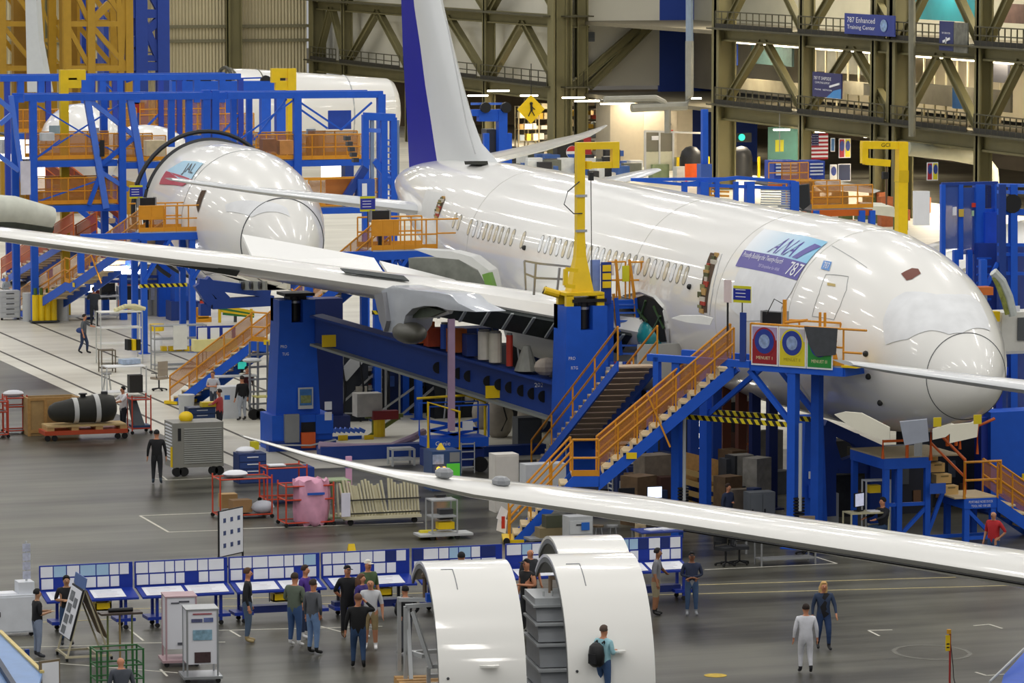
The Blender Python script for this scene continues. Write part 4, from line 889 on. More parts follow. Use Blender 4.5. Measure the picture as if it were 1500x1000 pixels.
# ---- boarding platforms with stairs further back
def dock_platform(name,label,slabel,ground,D,yd,px0,px1,foot,topx,pw=1.8,notice=True):
    z=None; p0=atD(px0,yd,D); p1=atY(px1,yd,p0.y); z=p0.z
    t=T(name,label,'platform',(p0.x,p0.y,0),0); W_=p1.x-p0.x
    xt=atY(topx,yd,p0.y).x-p0.x
    deck_parts(t,xt,W_,0,pw,z,legs=[xt+.2,xt+(W_-xt)*.72],leg=.24,fh=.3)
    b=MB(); b.bar((0,0,z-.15),(xt,0,z-.15),.2,.25,BLUE); P(t,'landing_beam',b)
    b=MB(); b.bar((0,0,z-.2),(0,0,z-1.6),.25,.25,BLUE); P(t,'hanger',b)
    rail_parts(t,(xt,0,z),(W_,0,z),n=6,panel=None); rail_parts(t,(xt,pw,z),(W_,pw,z),n=6)
    b=MB(); b.b2((xt,-.02,z+.55),(xt+1.0,.02,z+1.05),ORG); P(t,'side_panel',b)
    b=MB(); b.tube([(W_,0,z+.55),(W_+.7,0,z+.55)],.03,ORG,5); b2=MB(); b2.tube([(W_,0,z+1.05),(W_+.8,0,z+1.05)],.03,ORG,5); P(t,'extension_rail',b); P(t,'extension_rail',b2)
    for x in(xt+.2,xt+(W_-xt)*.72):
        b=MB(); b.bar((x,0,z-2.0),(x+1.1,0,z-.3),.12,.12,BLUE); P(t,'brace',b)
    b=MB(); b.bar((xt,0,z-2.2),(W_*.8,0,z-2.2),.08,.14,HAZ); P(t,'hazard_bar',b)
    f=G(*foot); top=Vector((p0.x+xt,p0.y,0)); a_=math.atan2(top.y-f.y,top.x-f.x); L=math.hypot(top.y-f.y,top.x-f.x)
    s_=T('access_stairs',slabel,'stairs',f,a_); zm=z*.42; xm=L*.42
    stairs_parts(s_,.1,xm,.05,zm,1.1,posts=3,sw=.4,panel=MESHO); stairs_parts(s_,xm+.7,L,zm,z-.1,1.1,posts=5,sw=.4,panel=MESHO)
    b=MB(); b.b2((xm,0,zm-.05),(xm+.7,1.1,zm),TREAD); P(s_,'landing',b); b=MB(); b.b2((xm,-.03,zm-.35),(xm+.72,.03,zm),BLUE); P(s_,'landing_beam',b)
    rail_parts(s_,(xm,0,zm),(xm+.7,0,zm),n=1)
    b=MB(); b.b2((-.1,-.1,.03),(.5,1.2,.14),YEL); P(s_,'bottom_step',b)
    b=MB(); b.bar((L*.62,-.06,z*.6+.9),(L*.72,-.06,z*.6-.5),.05,.05,ORG); P(s_,'brace_bar',b)
    b=MB(); b.box((L*.5,-.06,z*.42),(.3,.02,.18),YEL); P(s_,'yellow_label',b)
    # black cabinet, notice, post
    for fn,x,y,nm,lb,ct in ((monitor_box,.5,.6,'display_cabinet','black flat cabinet on the '+label.split(' ',1)[1],'cabinet'),(sign_post,.05,.7,'notice_sign','blue and yellow notice on the '+label.split(' ',1)[1],'sign')):
        q=T(nm,lb,ct,(p0.x+xt+x,p0.y+y,z),0); fn(q)
    return t,p0,xt,z
PD1=dock_platform('boarding_platform','orange railed boarding platform beside the red-striped nose section','long orange stairs leading up to the platform by the red-striped nose section',None,180,342,118,312,(24,461),204)
PD2=dock_platform('boarding_platform','orange railed boarding platform beside the tail door of the airliner','long orange stairs passing behind the near wing to the tail door platform',None,156,369,452,640,(246,592),545)
# red-orange stairs in the back left and under decks
def simple_stairs(label,f,D,x1,y1,w=1.0,sm=BLUE,rm=DORG,tm=M('#b9a184',.6),panel=None,n=None):
    p1=atD(x1,y1,D); p0=G(*f) if len(f)==2 else atD(*f); base=Vector((p0.x,p0.y,0)); a_=math.atan2(p1.y-p0.y,p1.x-p0.x); L=math.hypot(p1.y-p0.y,p1.x-p0.x)
    t=T('access_stairs',label,'stairs',base,a_); stairs_parts(t,.05,L,p0.z+.05,p1.z,w,sm=sm,rm=rm,tm=tm,posts=4,panel=panel,n=n); return t
simple_stairs('red-orange stairs behind the left stairs, near the left edge',(2,410),190,108,345,panel=M('#b94f1e',.6,alpha=.7,var=0))
simple_stairs('brown panelled stairs descending under the near left dock decks',(175,330,208),210,88,262,panel=M('#8f3d20',.6,alpha=.8,var=0))
simple_stairs('small orange stairs between the right jack tower and the front platform',(778,692),131,905,528,w=1.2,panel=None,rm=ORG)
# ---- big crane towers behind the docks
def crane_tower(label,cols,w,m,Y,dy,ytop=-40,brace=None,hz=(35,100)):
    f=Frame('crane_tower',label,'crane tower',Y,cols[0])
    for x in cols:
        for d in(0,dy): f.post(x,ytop,w,m,dy=d)
    for i in range(len(cols)-1):
        for d in(0,dy):
            f.bar(cols[i],hz[0],cols[i+1],hz[0],w*.7,m,dy=d); f.bar(cols[i],hz[1],cols[i+1],hz[1],w*.7,m,dy=d)
            f.bar(cols[i],hz[0],cols[i+1],hz[1],w*.6,m,'brace',dy=d); f.bar(cols[i+1],hz[0],cols[i],ytop,w*.6,m,'brace',dy=d)
    return f
DYEL=M('#ad861c',.5)
c1=crane_tower('yellow lattice crane tower in the top left corner',(2,54),.42,DYEL,262,3.2); c1.post(34,-40,.75,M('#94701a',.5),dy=1.5)
c2=crane_tower('tall yellow lattice crane tower beside the blue tower',(97,132,188),.45,DYEL,258,4); c2.post(110,-40,.9,M('#94701a',.5),dy=2); c2.bar(172,-40,178,110,.3,DYEL,'brace');c2.bar(184,-40,176,110,.3,DYEL,'brace'); c2.bar(135,30,160,5,.4,DYEL,'brace')
c3=crane_tower('massive blue lattice crane tower left of the corrugated wall',(158,205,237),.75,M('#1a3f9f',.5),268,6,hz=(20,97)); c3.post(168,-40,1.1,M('#173a94',.5),dy=2); c3.bar(190,66,232,30,.5,M('#1a3f9f',.5),'brace'); 
for y_ in(20,62,85,97): c3.bar(150,y_,242,y_,.35,M('#1a3f9f',.5))
c3.rails(190,232,90,h=1.1,n=5,panel=None,m=M('#24489f',.5),kick=False)
c4=crane_tower('thin yellow scaffold tower between the two yellow towers',(62,92),.22,M('#a5821c',.6),285,3,hz=(60,100))
# white fin of a further aircraft, top left
b=MB(); q=[atD(x,y,252) for x,y in((36,-40),(50,-40),(57,60),(71,135),(40,135))]; b.prism(q,(.4,.5,0),M('#c9cdce',.5,var=.04)); tag(b.build('tail_fin'),'pale grey tail fin standing behind the yellow towers, top left','aircraft fin')
# white fuselage pieces glimpsed in the left docks
def dome(label,px,py,D,r,sc=(1,1,1)):
    b=MB(); c=atD(px,py,D); b.ball(c,r,SKINW,24,12,sc); t=b.build('fuselage_part',None,60); tag(t,label,'aircraft part')
dome('white rounded fuselage part behind the upper deck of the near left dock',120,212,214,2.0,(1,1.6,1)); dome('white fuselage part seen through the rails right of the slanted posts',212,225,214,1.4,(1.6,1.4,1))
b=MB(); b.tube([atD(-30,305,183),atD(20,308,184),atD(74,320,185)],.5,M('#d3d6c8',.4,var=.15,scale=2),12,rr=[.62,.6,.5]); tag(b.build('wing_box',None,40),'pale unfinished wing edge entering at the left edge','wing part')
b=MB(); b.tube([atD(-30,322,183),atD(20,325,184),atD(74,335,185)],.3,M('#3c4236',.6,var=.4,scale=3),8); tag(b.build('wing_spar',None,40),'dark open spar under the pale wing edge at the left','wing part')
# ---- ladder platform at the wing root
f=Frame('ladder_platform','small work platform with a blue ladder beside the wing root opening','ladder',131.5,915)
f.deck(888,962,440,d=1.6); 
for x0,x1 in((890,916),(922,956)): f.rails(x0,x1,437,h=1.15,n=2,panel=None,kick=False)
f.bar(908,437,902,380,.07,ORG,'handrail'); f.bar(930,437,922,380,.07,ORG,'handrail')
for x0,x1 in((902,909),(932,938)): f.bar(x0,436,x1,520,.12,BLUE,'ladder_side'); f.bar(x0-3,430,x1-1,515,.07,ORG,'handrail')
for k in range(7): 
    y=446+k*12; f.bar(904+k,y,932+k,y,.05,LBLUE,'rung')
f.panel(911,389,921,412,M('#d9d51f',.5),'yellow_sheet',dy=-.05); f.panel(896,388,904,404,PAPER,'notice',dy=.3); f.panel(925,390,934,402,M('#c9d3e6',.5),'notice',dy=.3)
f.post(890,442,.3,BLUE); f.post(955,442,.25,BLUE,dy=1.4)
f.panel(876,383,891,444,M('#17398f',.5),'placard_board',dy=-.3)
for k in range(3): f.panel(877.5,387+k*12,889.5,396+k*12,YEL,'yellow_placard',dy=-.36)
f.panel(862,380,876,425,M('#7f98dc',.6,var=.15),'blue_sheet',dy=-.2)
# grey guard rails on the wing
f=Frame('guard_rail','grey tube guard rail standing on the wing left of the jib crane','railing',133.5,790)
for a in((768,382,770,425),(785,385,782,432),(820,392,815,436),(768,382,790,386),(790,386,850,392),(785,407,850,410),(768,400,785,407),(835,405,840,440)): f.bar(*a,.06,STEEL,'tube')
f=Frame('yellow_barrier','small yellow tube frame on the wing beside the jib crane','frame',130.5,832)
for a in((829,394,846,396),(829,394,828,418),(828,418,842,420)): f.bar(*a,.12,YEL,'tube')
f=Frame('air_pump','yellow cylinder tool lying on the wing by the guard rail','tool',131.5,808)
b=MB(); b.tube([f.p(797,425),f.p(818,431)],.13,YEL,10); P(f.t,'cylinder',b); b=MB(); b.tube([f.p(795,430),f.p(800,420),f.p(806,430)],.04,BLK,5); P(f.t,'handle',b)
# ---- scaffolding and docks under the wing, seen between the towers
f=Frame('scaffold','grey tube scaffold with a stair under the wing between the jack towers','scaffold',150,520)
for x in(487,502,520,537,558,565,585): f.bar(x,500,x,625,.06,STEEL,'tube')
for y in(500,520,537,552,570,588,605): f.bar(486,y,560,y,.055,STEEL,'tube')
for a in((560,600,660,530),(490,600,556,540),(585,610,645,560)): f.bar(*a,.07,STEEL,'brace')
f.bar(500,552,528,520,.4,M('#b9bcbe',.4),'stair_flight')
for y in(540,566,590): f.panel(488,y,545,y+3,M('#8f8c84',.5),'plank')
# engine stand bundles under grey covers
CLOTH=M('#a79f93',.8,var=.18,scale=4)
def bundle(label,px,py,w,h):
    g=G(px,py); s_=scl(g); t=T('covered_engine_part',label,'covered equipment',g,0,'cloth-covered bundles under the wing')
    b=MB(); rings=[]; random.seed(px)
    for i in range(9):
        z=h/s_*i/8; r=w/s_/2*(math.sin(math.pi*(.12+.8*i/8))**.55)*(.9 if i else .8)
        rings.append([Vector((r*math.cos(a*math.pi/8)*(1+.08*random.random()),r*.9*math.sin(a*math.pi/8)*(1+.08*random.random()),z)) for a in range(16)])
    b.loft(rings,CLOTH); P(t,'cover',b,smooth=60); b=MB(); b.tube([(0,-w/s_*.46,h/s_*.8),(.1,-w/s_*.52,h/s_*.5),(-.1,-w/s_*.5,h/s_*.2)],.03,BLK,5); P(t,'cord',b)
bundle('round bundle under a beige cloth right of the scissor lift',731,640,46,58)
bundle('large round bundle under a beige cloth beside the grey locker',782,632,52,60)
bundle('grey cloth bundle directly behind the scissor lift cage',708,628,36,50)
b=MB(); g=G(772,660); b.b2(g+Vector((-.42,-.3,0)),g+Vector((.42,.3,1.15)),M('#5c6064',.5)); b.b2(g+Vector((-.36,-.32,.1)),g+Vector((.36,-.3,1.05)),M('#666a6e',.5)); tag(b.build('grey_locker'),'plain dark grey locker standing before the cloth bundles','locker')
# scissor lift
g=G(665,690); t=T('scissor_lift','blue scissor lift with a yellow railed cage in front of the covered bundles','lift',g,0)
s_=scl(g)
b=MB(); b.b2((-1.0,-.4,.2),(.9,.5,.75),M('#14307c',.5)); P(t,'chassis',b)
for x in(-.8,.75):
    b=MB(); b.cyl((x,-.5,.25),.25,.16,RUB,14,axis='y'); P(t,'wheel',b)
for k in range(3):
    z=.75+k*.3; b=MB(); b.bar((-.8,0,z),(.8,0,z+.3),.08,.1,BLUE); P(t,'scissor_arm',b); b=MB(); b.bar((.8,0,z),(-.8,0,z+.3),.08,.1,BLUE); P(t,'scissor_arm',b)
zb=(690-652)/s_; b=MB(); b.b2((-1.0,-.55,zb),(1.0,.55,zb+.3),BLUE); P(t,'platform',b)
put=MB(); put_text(put,'Genie',(-.55,-.56,zb+.15),.5,.14,PAPER); P(t,'marking',put)
for y in(-.55,.55):
    for x0,x1 in((-1,.0),(0,1.0)):
        b=MB(); b.tube([(x0,y,zb+.3),(x0,y,zb+1.35),(x1,y,zb+1.35),(x1,y,zb+.3)],.035,BLUE,5); P(t,'cage_rail',b)
b=MB(); b.tube([(-1.06,-.6,zb-.1),(-1.06,-.6,zb+1.5),(-.1,-.9,zb+1.2),(-.1,-.9,zb-.35),(-1.06,-.6,zb-.1)],.05,YEL,6); P(t,'yellow_gate',b)
b=MB(); b.tube([(-1.06,.6,zb+1.5),(.6,.6,zb+1.55),(1.12,.2,zb+1.35),(1.12,.2,zb-.1)],.045,YEL,6); P(t,'yellow_rail',b)
b=MB(); b.b2((.1,-.6,zb+.55),(.45,-.57,zb+.85),PAPER); P(t,'notice',b)
b=MB(); [b.bar((.05,-.6,.2+k*.25),(.5,-.6,.2+k*.25),.03,.04,LGRY) for k in range(4)]; b.bar((.05,-.6,0),(.05,-.6,1.0),.03,.03,LGRY); b.bar((.5,-.6,0),(.5,-.6,1.0),.03,.03,LGRY); P(t,'entry_ladder',b)
# blue low rails/sleds on the floor
f=Frame('floor_rail','long low blue floor rail with a lilac hose lying on it','rail',G(560,672).y,560)
f.panel(470,655,625,674,DBLUE,'beam',th=.5)
b=MB(); b.tube([f.p(470,653,.2),f.p(520,656,.2),(f.p(575,655,.2)),f.p(615,645,.8),f.p(640,640,1.5)],.13,M('#b59db6',.6),8); P(f.t,'hose',b)
f=Frame('floor_rail','low blue floor rail between the scissor lift and the small stairs','rail',G(740,668).y,740); f.panel(690,655,800,668,DBLUE,'beam',th=.4)
f=Frame('step_stool','grey two-step stool standing on the floor before the floor rail','step stool',G(592,682).y,592)
for x in(575,607): f.post(x,657,.06,LGRY); f.post(x,657,.06,LGRY,dy=.5)
for y in(657,672): f.panel(575,y,607,y+2,LGRY,'step',th=.5)
# green and yellow support gear left under the wing
f=Frame('hydraulic_stand','green and yellow hydraulic stand beside the left jack tower foot','stand',G(560,655).y+3,560)
for a in((535,610,590,608),(540,640,585,610),(548,648,548,608)): f.bar(*a,.12,M('#6c7a34',.5),'tube')
b=MB(); b.cyl(f.p(555,648),.22,1.0,YEL,12); P(f.t,'yellow_bottle',b); b=MB(); b.box(f.p(538,592),(.9,.6,.8),M('#b9b6ae',.6,var=.2)); P(f.t,'wrapped_box',b); b=MB(); b.box(f.p(560,606,-.3),(.9,.3,.3),M('#7c1c22',.5)); P(f.t,'red_unit',b)
f=Frame('blue_pallet','blue toothed pallet rack low behind the left jack tower','rack',G(490,655).y+2,490)
for k in range(9): f.bar(478+k*7,632,470+k*7,628,.12,LBLUE,'slat')
f.panel(470,640,530,655,BLUE,'frame')
for x in(492,530): f.panel(x,636,x+14,644,YEL,'yellow_clamp',dy=-.3)
# background dock seen under the wing between towers
f=Frame('assembly_dock','dim green and blue dock frames far under the wing, behind the scaffold','dock',153,640)
for x in(600,625,650,700,715,792): f.post(x,500 if x!=792 else 560,.3,M('#152f80',.6))
for y in(528,556,585): f.bar(560,y,800,y+6,.16,M('#1c3a8c',.6))
for k in range(16): f.bar(618+k*9,560,618+k*9,600,.07,GREEN,'green_post')
f.bar(616,575,760,578,.1,GREEN); f.bar(616,598,760,600,.1,GREEN)
f.panel(690,570,712,600,LGRY,'white_locker',dy=-.5); f.panel(715,560,722,600,M('#b85a2a',.5),'orange_column',dy=-.5); f.panel(730,550,752,572,M('#e6e2d2',.5),'white_cylinder',dy=-.6)
b=MB(); b.b2(atY(668,545,155),atY(746,526,155)+Vector((0,.1,0)),M('#f6ead0',.5,emit=1.4,var=0)); tag(b.build('lit_work_light'),'bright lit work light panel seen under the jig beam','work light')
LMP=M('#fff7e6',.5,emit=6,var=0)
for x,y,n in ((1024,620,3),):
    for k in range(3):
        b=MB(); b.ball(atD(1026+k*1.2,620+k*18,139),.1,LMP,8,6); tag(b.build('work_lamp'),['topmost of three small bright round lamps under the front platform','middle one of three small bright round lamps under the front platform','lowest of three small bright round lamps under the front platform'][k],'lamp')

# lift tower and ladder left of the rudder, frames right of it
f=Frame('lift_tower','blue lift tower with a ladder and cabinets just left of the rudder','tower',176,550)
for x in(535,562,576): f.post(x,168 if x<570 else 172,.26)
f.bar(533,170,578,172,.3); f.bar(533,190,565,192,.16,LBLUE); f.bar(545,176,545,300,.14,M('#7f93b0',.4),'guide'); f.bar(582,176,582,330,.14,M('#7f93b0',.4),'guide')
for k in range(12): f.bar(562,205+k*9,580,206+k*9,.06,LBLUE,'rung',dy=-.1)
f.panel(522,262,546,300,M('#2c5cc0',.5),'cabinet',dy=-.3,th=.6); f.panel(527,268,534,286,PAPER,'notice',dy=-.36); f.bar(548,235,600,300,.25,BLUE,'brace'); f.bar(500,300,535,245,.3,DBLUE,'brace'); f.panel(480,262,520,300,M('#b06a2a',.6),'orange_panel',dy=.3)
f.bar(440,262,520,260,.08,ORG,'rail')
for k in range(5): f.panel(508+k*3,200+k*8,516+k*3,206+k*8,DGRY,'motor',dy=.2,th=.3)
f=Frame('assembly_dock','blue dock frames with rollers just right of the fin','dock',196,735)
for x,w_ in((735,.42),(744,.3),(712,.25)): f.post(x,160 if x==735 else 195,w_)
f.bar(690,165,742,165,.3); f.bar(690,152,742,152,.1,LBLUE); f.bar(700,172,735,172,.35)
for x in(708,738): b=MB(); b.cyl(f.p(x,157,-.4),.25,.2,BLK,12,axis='y'); P(f.t,'roller',b)
f.panel(716,190,733,245,M('#3a3c40',.5),'grey_cabinet',dy=.3,th=.8)
for i,(x0,x1,y0,y1,c) in enumerate(((196,212,150,165,'#c23a2c'),(62,80,195,206,'#c9ccd0'),(215,243,206,228,'#d9c8a4'),(190,215,140,152,'#b9c0c8'),(3,18,205,225,'#c9ccd0'),(385,405,204,222,'#8a5a3a'),(410,430,206,226,'#c98a48'),(330,352,196,208,'#b9a890'))):
    f2_=Frame('stored_unit',['red unit on the far dock deck','pale unit left on the near dock deck','beige panel leaning on the near dock rail','pale blue unit under the far dock beam','pale unit at the left edge of the docks','brown box behind the rails right of the nose section','orange-brown box behind the rails right of the nose section','beige unit on the far dock deck behind the hoop'][i],'unit',187 if i in(1,2,5,6) else 217,x0); f2_.panel(x0,y0,x1,y1,M(c,.5,var=.2),'body',th=.6)
b=MB(); b.b2(atY(30,236,182),atY(45,285,182)+Vector((0,.05,0)),M('#d9d6e2',.5,var=.2,scale=2)); t=b.build('hanging_banner'); tag(t,'pale banner hanging on the near left dock post','banner')
for i,(x,y) in enumerate(((12,218),(30,222),(62,262),(170,228),(225,232),(400,245),(425,250),(485,245))):
    b=MB(); p=atD(x,y,225); b.b2(p+Vector((-.5,-.1,-.6)),p+Vector((.5,.1,.6)),M('#fff6e4',.5,emit=3,var=0)); tag(b.build('dock_light'),'bright glowing light panel seen through the left docks','light','glowing light panels in the left docks')

# equipment standing on the jig beam between the towers
random.seed(31)
its=[(606,'#8a5a34',.5,.55,'brown box'),(622,'#c86a28',.7,.7,'orange box'),(640,'#b0421f',.6,.6,'red-brown box'),(655,'#2a5ac8',.3,.8,'blue canister'),(672,'#c86a28',.55,.75,'orange crate'),(692,'#1f3f8f',.4,.7,'dark blue box'),(712,'#e6e2d6',.42,.9,'white jar'),(728,'#ded9c8',.42,.95,'cream jar'),(748,'#c03a2a',.22,1.0,'red and white lamp tube'),(772,'#8f9088',.8,.8,'grey cone stand'),(800,'#b8ada0',.7,.6,'crumpled pale wrap')]
for i,(px,c,w,h,nm) in enumerate(its):
    fr=(px-462)/360; p=bt.location+dv*fr+Vector((0,-.1,.63)); b=MB()
    if 'jar' in nm or 'canister' in nm or 'tube' in nm: b.cyl((0,0,0),w/2,h,M(c,.5,var=.1),12); b.cyl((0,0,h),w/2.4,.06,GRY,12)
    elif 'cone' in nm: b.cyl((0,0,0),w/2,h,M(c,.5,var=.2),12,.12)
    elif 'wrap' in nm: b.ball((0,0,h/2),h/2,M(c,.7,var=.3),10,6,(1.4,.8,1))
    else: b.b2((-w/2,-.25,0),(w/2,.25,h),M(c,.6,var=.25))
    o=b.build('equipment_item'); o.location=p; tag(o,nm+' standing on the dark blue jig beam under the near wing','equipment')
# invented dark units, a backdrop that darkens the space under wing and belly
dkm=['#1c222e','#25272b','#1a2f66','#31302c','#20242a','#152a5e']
wheres=['behind the left jack tower','right of the left jack tower','behind the scaffold','behind the lilac prop','behind the scissor lift','left of the cloth bundles','behind the cloth bundles','behind the grey locker','left of the right jack tower','behind the right jack tower','right of the right jack tower','behind the small stairs','under the front platform stairs','behind the crate stack','behind the long desk']
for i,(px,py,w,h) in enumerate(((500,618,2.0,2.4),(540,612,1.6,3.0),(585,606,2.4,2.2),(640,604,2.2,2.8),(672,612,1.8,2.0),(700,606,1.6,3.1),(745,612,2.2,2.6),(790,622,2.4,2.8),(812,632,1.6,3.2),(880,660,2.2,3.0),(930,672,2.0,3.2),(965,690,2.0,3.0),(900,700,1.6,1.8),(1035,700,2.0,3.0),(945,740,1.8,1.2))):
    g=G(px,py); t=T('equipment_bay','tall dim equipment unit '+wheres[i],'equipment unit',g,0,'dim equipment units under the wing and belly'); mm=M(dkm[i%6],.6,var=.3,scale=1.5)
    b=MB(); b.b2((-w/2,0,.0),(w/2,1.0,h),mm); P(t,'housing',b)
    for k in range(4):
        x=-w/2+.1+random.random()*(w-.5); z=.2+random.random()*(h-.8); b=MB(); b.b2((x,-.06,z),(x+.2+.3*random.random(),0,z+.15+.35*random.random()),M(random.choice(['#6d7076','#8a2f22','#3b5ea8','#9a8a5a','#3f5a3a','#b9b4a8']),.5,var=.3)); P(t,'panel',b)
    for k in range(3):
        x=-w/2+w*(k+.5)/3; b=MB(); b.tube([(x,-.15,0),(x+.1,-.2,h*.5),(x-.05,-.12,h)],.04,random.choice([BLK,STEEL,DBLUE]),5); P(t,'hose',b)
b=MB(); g=atY(968,530,128.5); b.b2(Vector((atY(935,505,128.5).x,128.5,atY(935,505,128.5).z)),Vector((atY(1000,555,128.5).x,128.6,atY(935,555,128.5).z)),M('#b9b9b2',.5,var=.08)); tag(b.build('grey_board'),'plain grey board with a small notice left of the front platform','board')
f=Frame('parts_cart','small cart with coloured cans at the top of the small orange stairs','cart',130,920)
f.panel(897,540,935,545,LGRY,'top',th=.6); f.bar(899,542,899,575,.06,LGRY,'leg'); f.bar(933,542,933,575,.06,LGRY,'leg'); f.panel(900,550,932,572,BLK,'dark_shelf',dy=.2,th=.3)
for k in range(6): b=MB(); b.cyl(f.p(900+k*6,540,.2),.07,.2,M(['#2a4fb0','#c03a2a','#e6e6e6','#2a4fb0','#c03a2a','#e6e6e6'][k],.5),8); P(f.t,'can',b)
# ================= small equipment builders =================
def rack(name,label,cat,px,py,w,d,h,shelves,m,rz=0,top=None,post=.04,group=None,shm=None,wheels=False):
    t=place(name,label,cat,px,py,rz,group)
    for x in(-w/2,w/2):
        for y in(-d/2,d/2):
            b=MB(); b.tube([(x,y,.1 if wheels else 0),(x,y,h)],post/2*1.3,m,6); P(t,'post',b)
            if wheels: b=MB(); b.cyl((x,y-.02,.08),.08,.05,RUB,10,axis='y'); P(t,'wheel',b)
    for k in range(shelves):
        z=.18+(h-.2)*k/max(1,shelves-1); b=MB(); b.b2((-w/2,-d/2,z-.02),(w/2,d/2,z+.02),shm or m); P(t,'shelf',b)
    return t
def cab(name,label,cat,px,py,w,d,h,m,rz=0,doors=1,drawers=0,group=None,dm=None,hm=BLK,wheels=False):
    t=place(name,label,cat,px,py,rz,group); z0=.1 if wheels else 0
    b=MB(); b.b2((-w/2,-d/2,z0),(w/2,d/2,h),m); P(t,'body',b)
    for k in range(doors):
        x0=-w/2+.03+k*(w-.04)/doors; b=MB(); b.b2((x0,-d/2-.02,z0+.04),(x0+(w-.08)/doors,-d/2,h-.05),dm or m); o=P(t,'door',b); b=MB(); b.b2((x0+.04,-d/2-.05,h*.5),(x0+.07,-d/2-.02,h*.62),hm); P(o,'handle',b)
    for k in range(drawers):
        zz=z0+.04+k*(h-z0-.06)/drawers; b=MB(); b.b2((-w/2+.03,-d/2-.02,zz),(w/2-.03,-d/2,zz+(h-z0-.06)/drawers*.8),dm or m); o=P(t,'drawer',b); b=MB(); b.b2((-w*.2,-d/2-.045,zz+(h-z0)/drawers*.5),(w*.2,-d/2-.02,zz+(h-z0)/drawers*.5+.03),hm); P(o,'handle',b)
    if wheels:
        for x in(-w*.4,w*.4): b=MB(); b.cyl((x,-d*.4,.06),.06,.05,RUB,10,axis='y'); P(t,'wheel',b)
    return t
def bx(name,label,cat,px,py,z,w,d,h,m,rz=0,group=None):
    g=G(px,py,0); b=MB(); b.b2((-w/2,-d/2,0),(w/2,d/2,h),m); o=b.build(name); o.location=(g.x,g.y,z); o.rotation_euler=(0,0,rz); return tag(o,label,cat,group)
def monitor(label,p,w=.5,h=.34,m=None,rz=0,em=0):
    t=T('monitor',label,'monitor',p,rz); b=MB(); b.b2((-w/2,0,.12),(w/2,.05,.12+h),BLK); P(t,'case',b)
    b=MB(); b.b2((-w/2+.02,-.008,.14),(w/2-.02,0,.1+h),m or BLK); P(t,'screen',b); b=MB(); b.b2((-.05,0,0),(.05,.06,.14),BLK); b.b2((-.12,-.06,0),(.12,.12,.02),BLK); P(t,'stand',b); return t
def chair(label,px,py,m,rz=0):
    t=place('office_chair',label,'chair',px,py,rz)
    b=MB(); b.box((0,0,.48),(.48,.46,.09),m); P(t,'seat',b,smooth=30)
    b=MB(); b.box((0,.22,.85),(.44,.08,.55),m); P(t,'backrest',b,smooth=30); t.children
    b=MB(); b.tube([(0,0,.1),(0,0,.45)],.03,BLK,6); P(t,'column',b)
    for k in range(5):
        a=k*1.257; b=MB(); b.bar((0,0,.1),(.28*math.cos(a),.28*math.sin(a),.06),.04,.04,BLK); b.cyl((.28*math.cos(a),.28*math.sin(a)-.02,.035),.035,.04,RUB,8,axis='y'); P(t,'base_arm',b)
    for x in(-.27,.27): b=MB(); b.tube([(x,.18,.5),(x,.15,.68),(x,-.12,.68)],.02,BLK,5); P(t,'armrest',b)
    return t
# ================= right side: nose dock =================
f=Frame('jack_post','blue tapered jack post with a white notice standing left of the nose stairs','jack',118.5,1188)
a=f.p(1188,608); h=a.z
b=MB(); b.loft([[(-.42,-.35,0),(.42,-.35,0),(.42,.35,0),(-.42,.35,0)],[(-.28,-.3,h),(.28,-.3,h),(.28,.3,h),(-.28,.3,h)]],BLUE); P(f.t,'shaft',b)
f.panel(1177,688,1190,698,PAPER,'notice',dy=-.42); f.panel(1177,707,1191,726,M('#2c62d8',.5),'junction_box',dy=-.5,th=.12); f.bar(1184,726,1184,760,.04,LGRY,'cable',dy=-.45)
f=Frame('jack_post','wide blue jack column with a yellow label at the right edge','jack',121,1470)
f.bar(1478,600,1478,745,1.6,BLUE,'shaft',d=.9); f.bar(1444,610,1444,735,.5,M('#15339a',.5),'guide'); f.panel(1485,690,1496,700,YEL,'yellow_label',dy=-.6)
f.bar(1478,745,1478,790,1.8,DBLUE,'base',d=1.1)
f=Frame('nose_cradle','dark blue cradle beam holding the nose, between jack post and nose stairs','cradle',119.5,1240)
for aa in((1206,622,1225,684),(1225,684,1290,660),(1206,622,1290,660),(1250,640,1290,690),(1206,684,1300,684)): f.bar(*aa,.32,DBLUE,'beam')
f.bar(1212,622,1212,755,.4,DBLUE,'leg'); f.bar(1280,660,1280,765,.4,DBLUE,'leg')
for x0,y0,x1,y1,m_ in((1222,700,1262,760,'#2c2f33'),(1262,660,1292,700,'#3a3520')): f.panel(x0,y0,x1,y1,M(m_,.7,var=.4,scale=6),'dark_unit',dy=.6,th=.5)
# nose gear platform with stairs
g=G(1360,792); t=T('nose_platform','blue work platform with orange rails under the nose of the airliner','platform',g,0); s_=scl(g)
zu=(792-668)/s_; zl=(792-727)/s_+.0
def lx_(px): return atY(px,700,g.y).x-g.x
x0,x1,x2,x3=lx_(1293),lx_(1358),lx_(1398),lx_(1446)
b=MB(); b.b2((x0,-.1,zu-.3),(x1,2.4,zu),BLUE); P(t,'upper_frame',b); b=MB(); b.b2((x0,0,zu),(x2+.2,2.4,zu+.04),M('#b9ab8a',.6)); P(t,'upper_deck',b)
b=MB(); b.b2((x2,-.7,zl-.3),(x3,.8,zl),BLUE); P(t,'lower_frame',b); b=MB(); b.b2((x2-.3,-.7,zl),(x3,.8,zl+.04),TREAD); P(t,'lower_deck',b)
put=MB(); put_text(put,'PORTABLE NOSE DOCK',((x2+x3)/2,-.72,zl-.1),.75,.07,PAPER); put_text(put,'TOOL NO 100 LBS',((x2+x3)/2,-.72,zl-.22),.6,.07,PAPER); P(t,'marking',put)
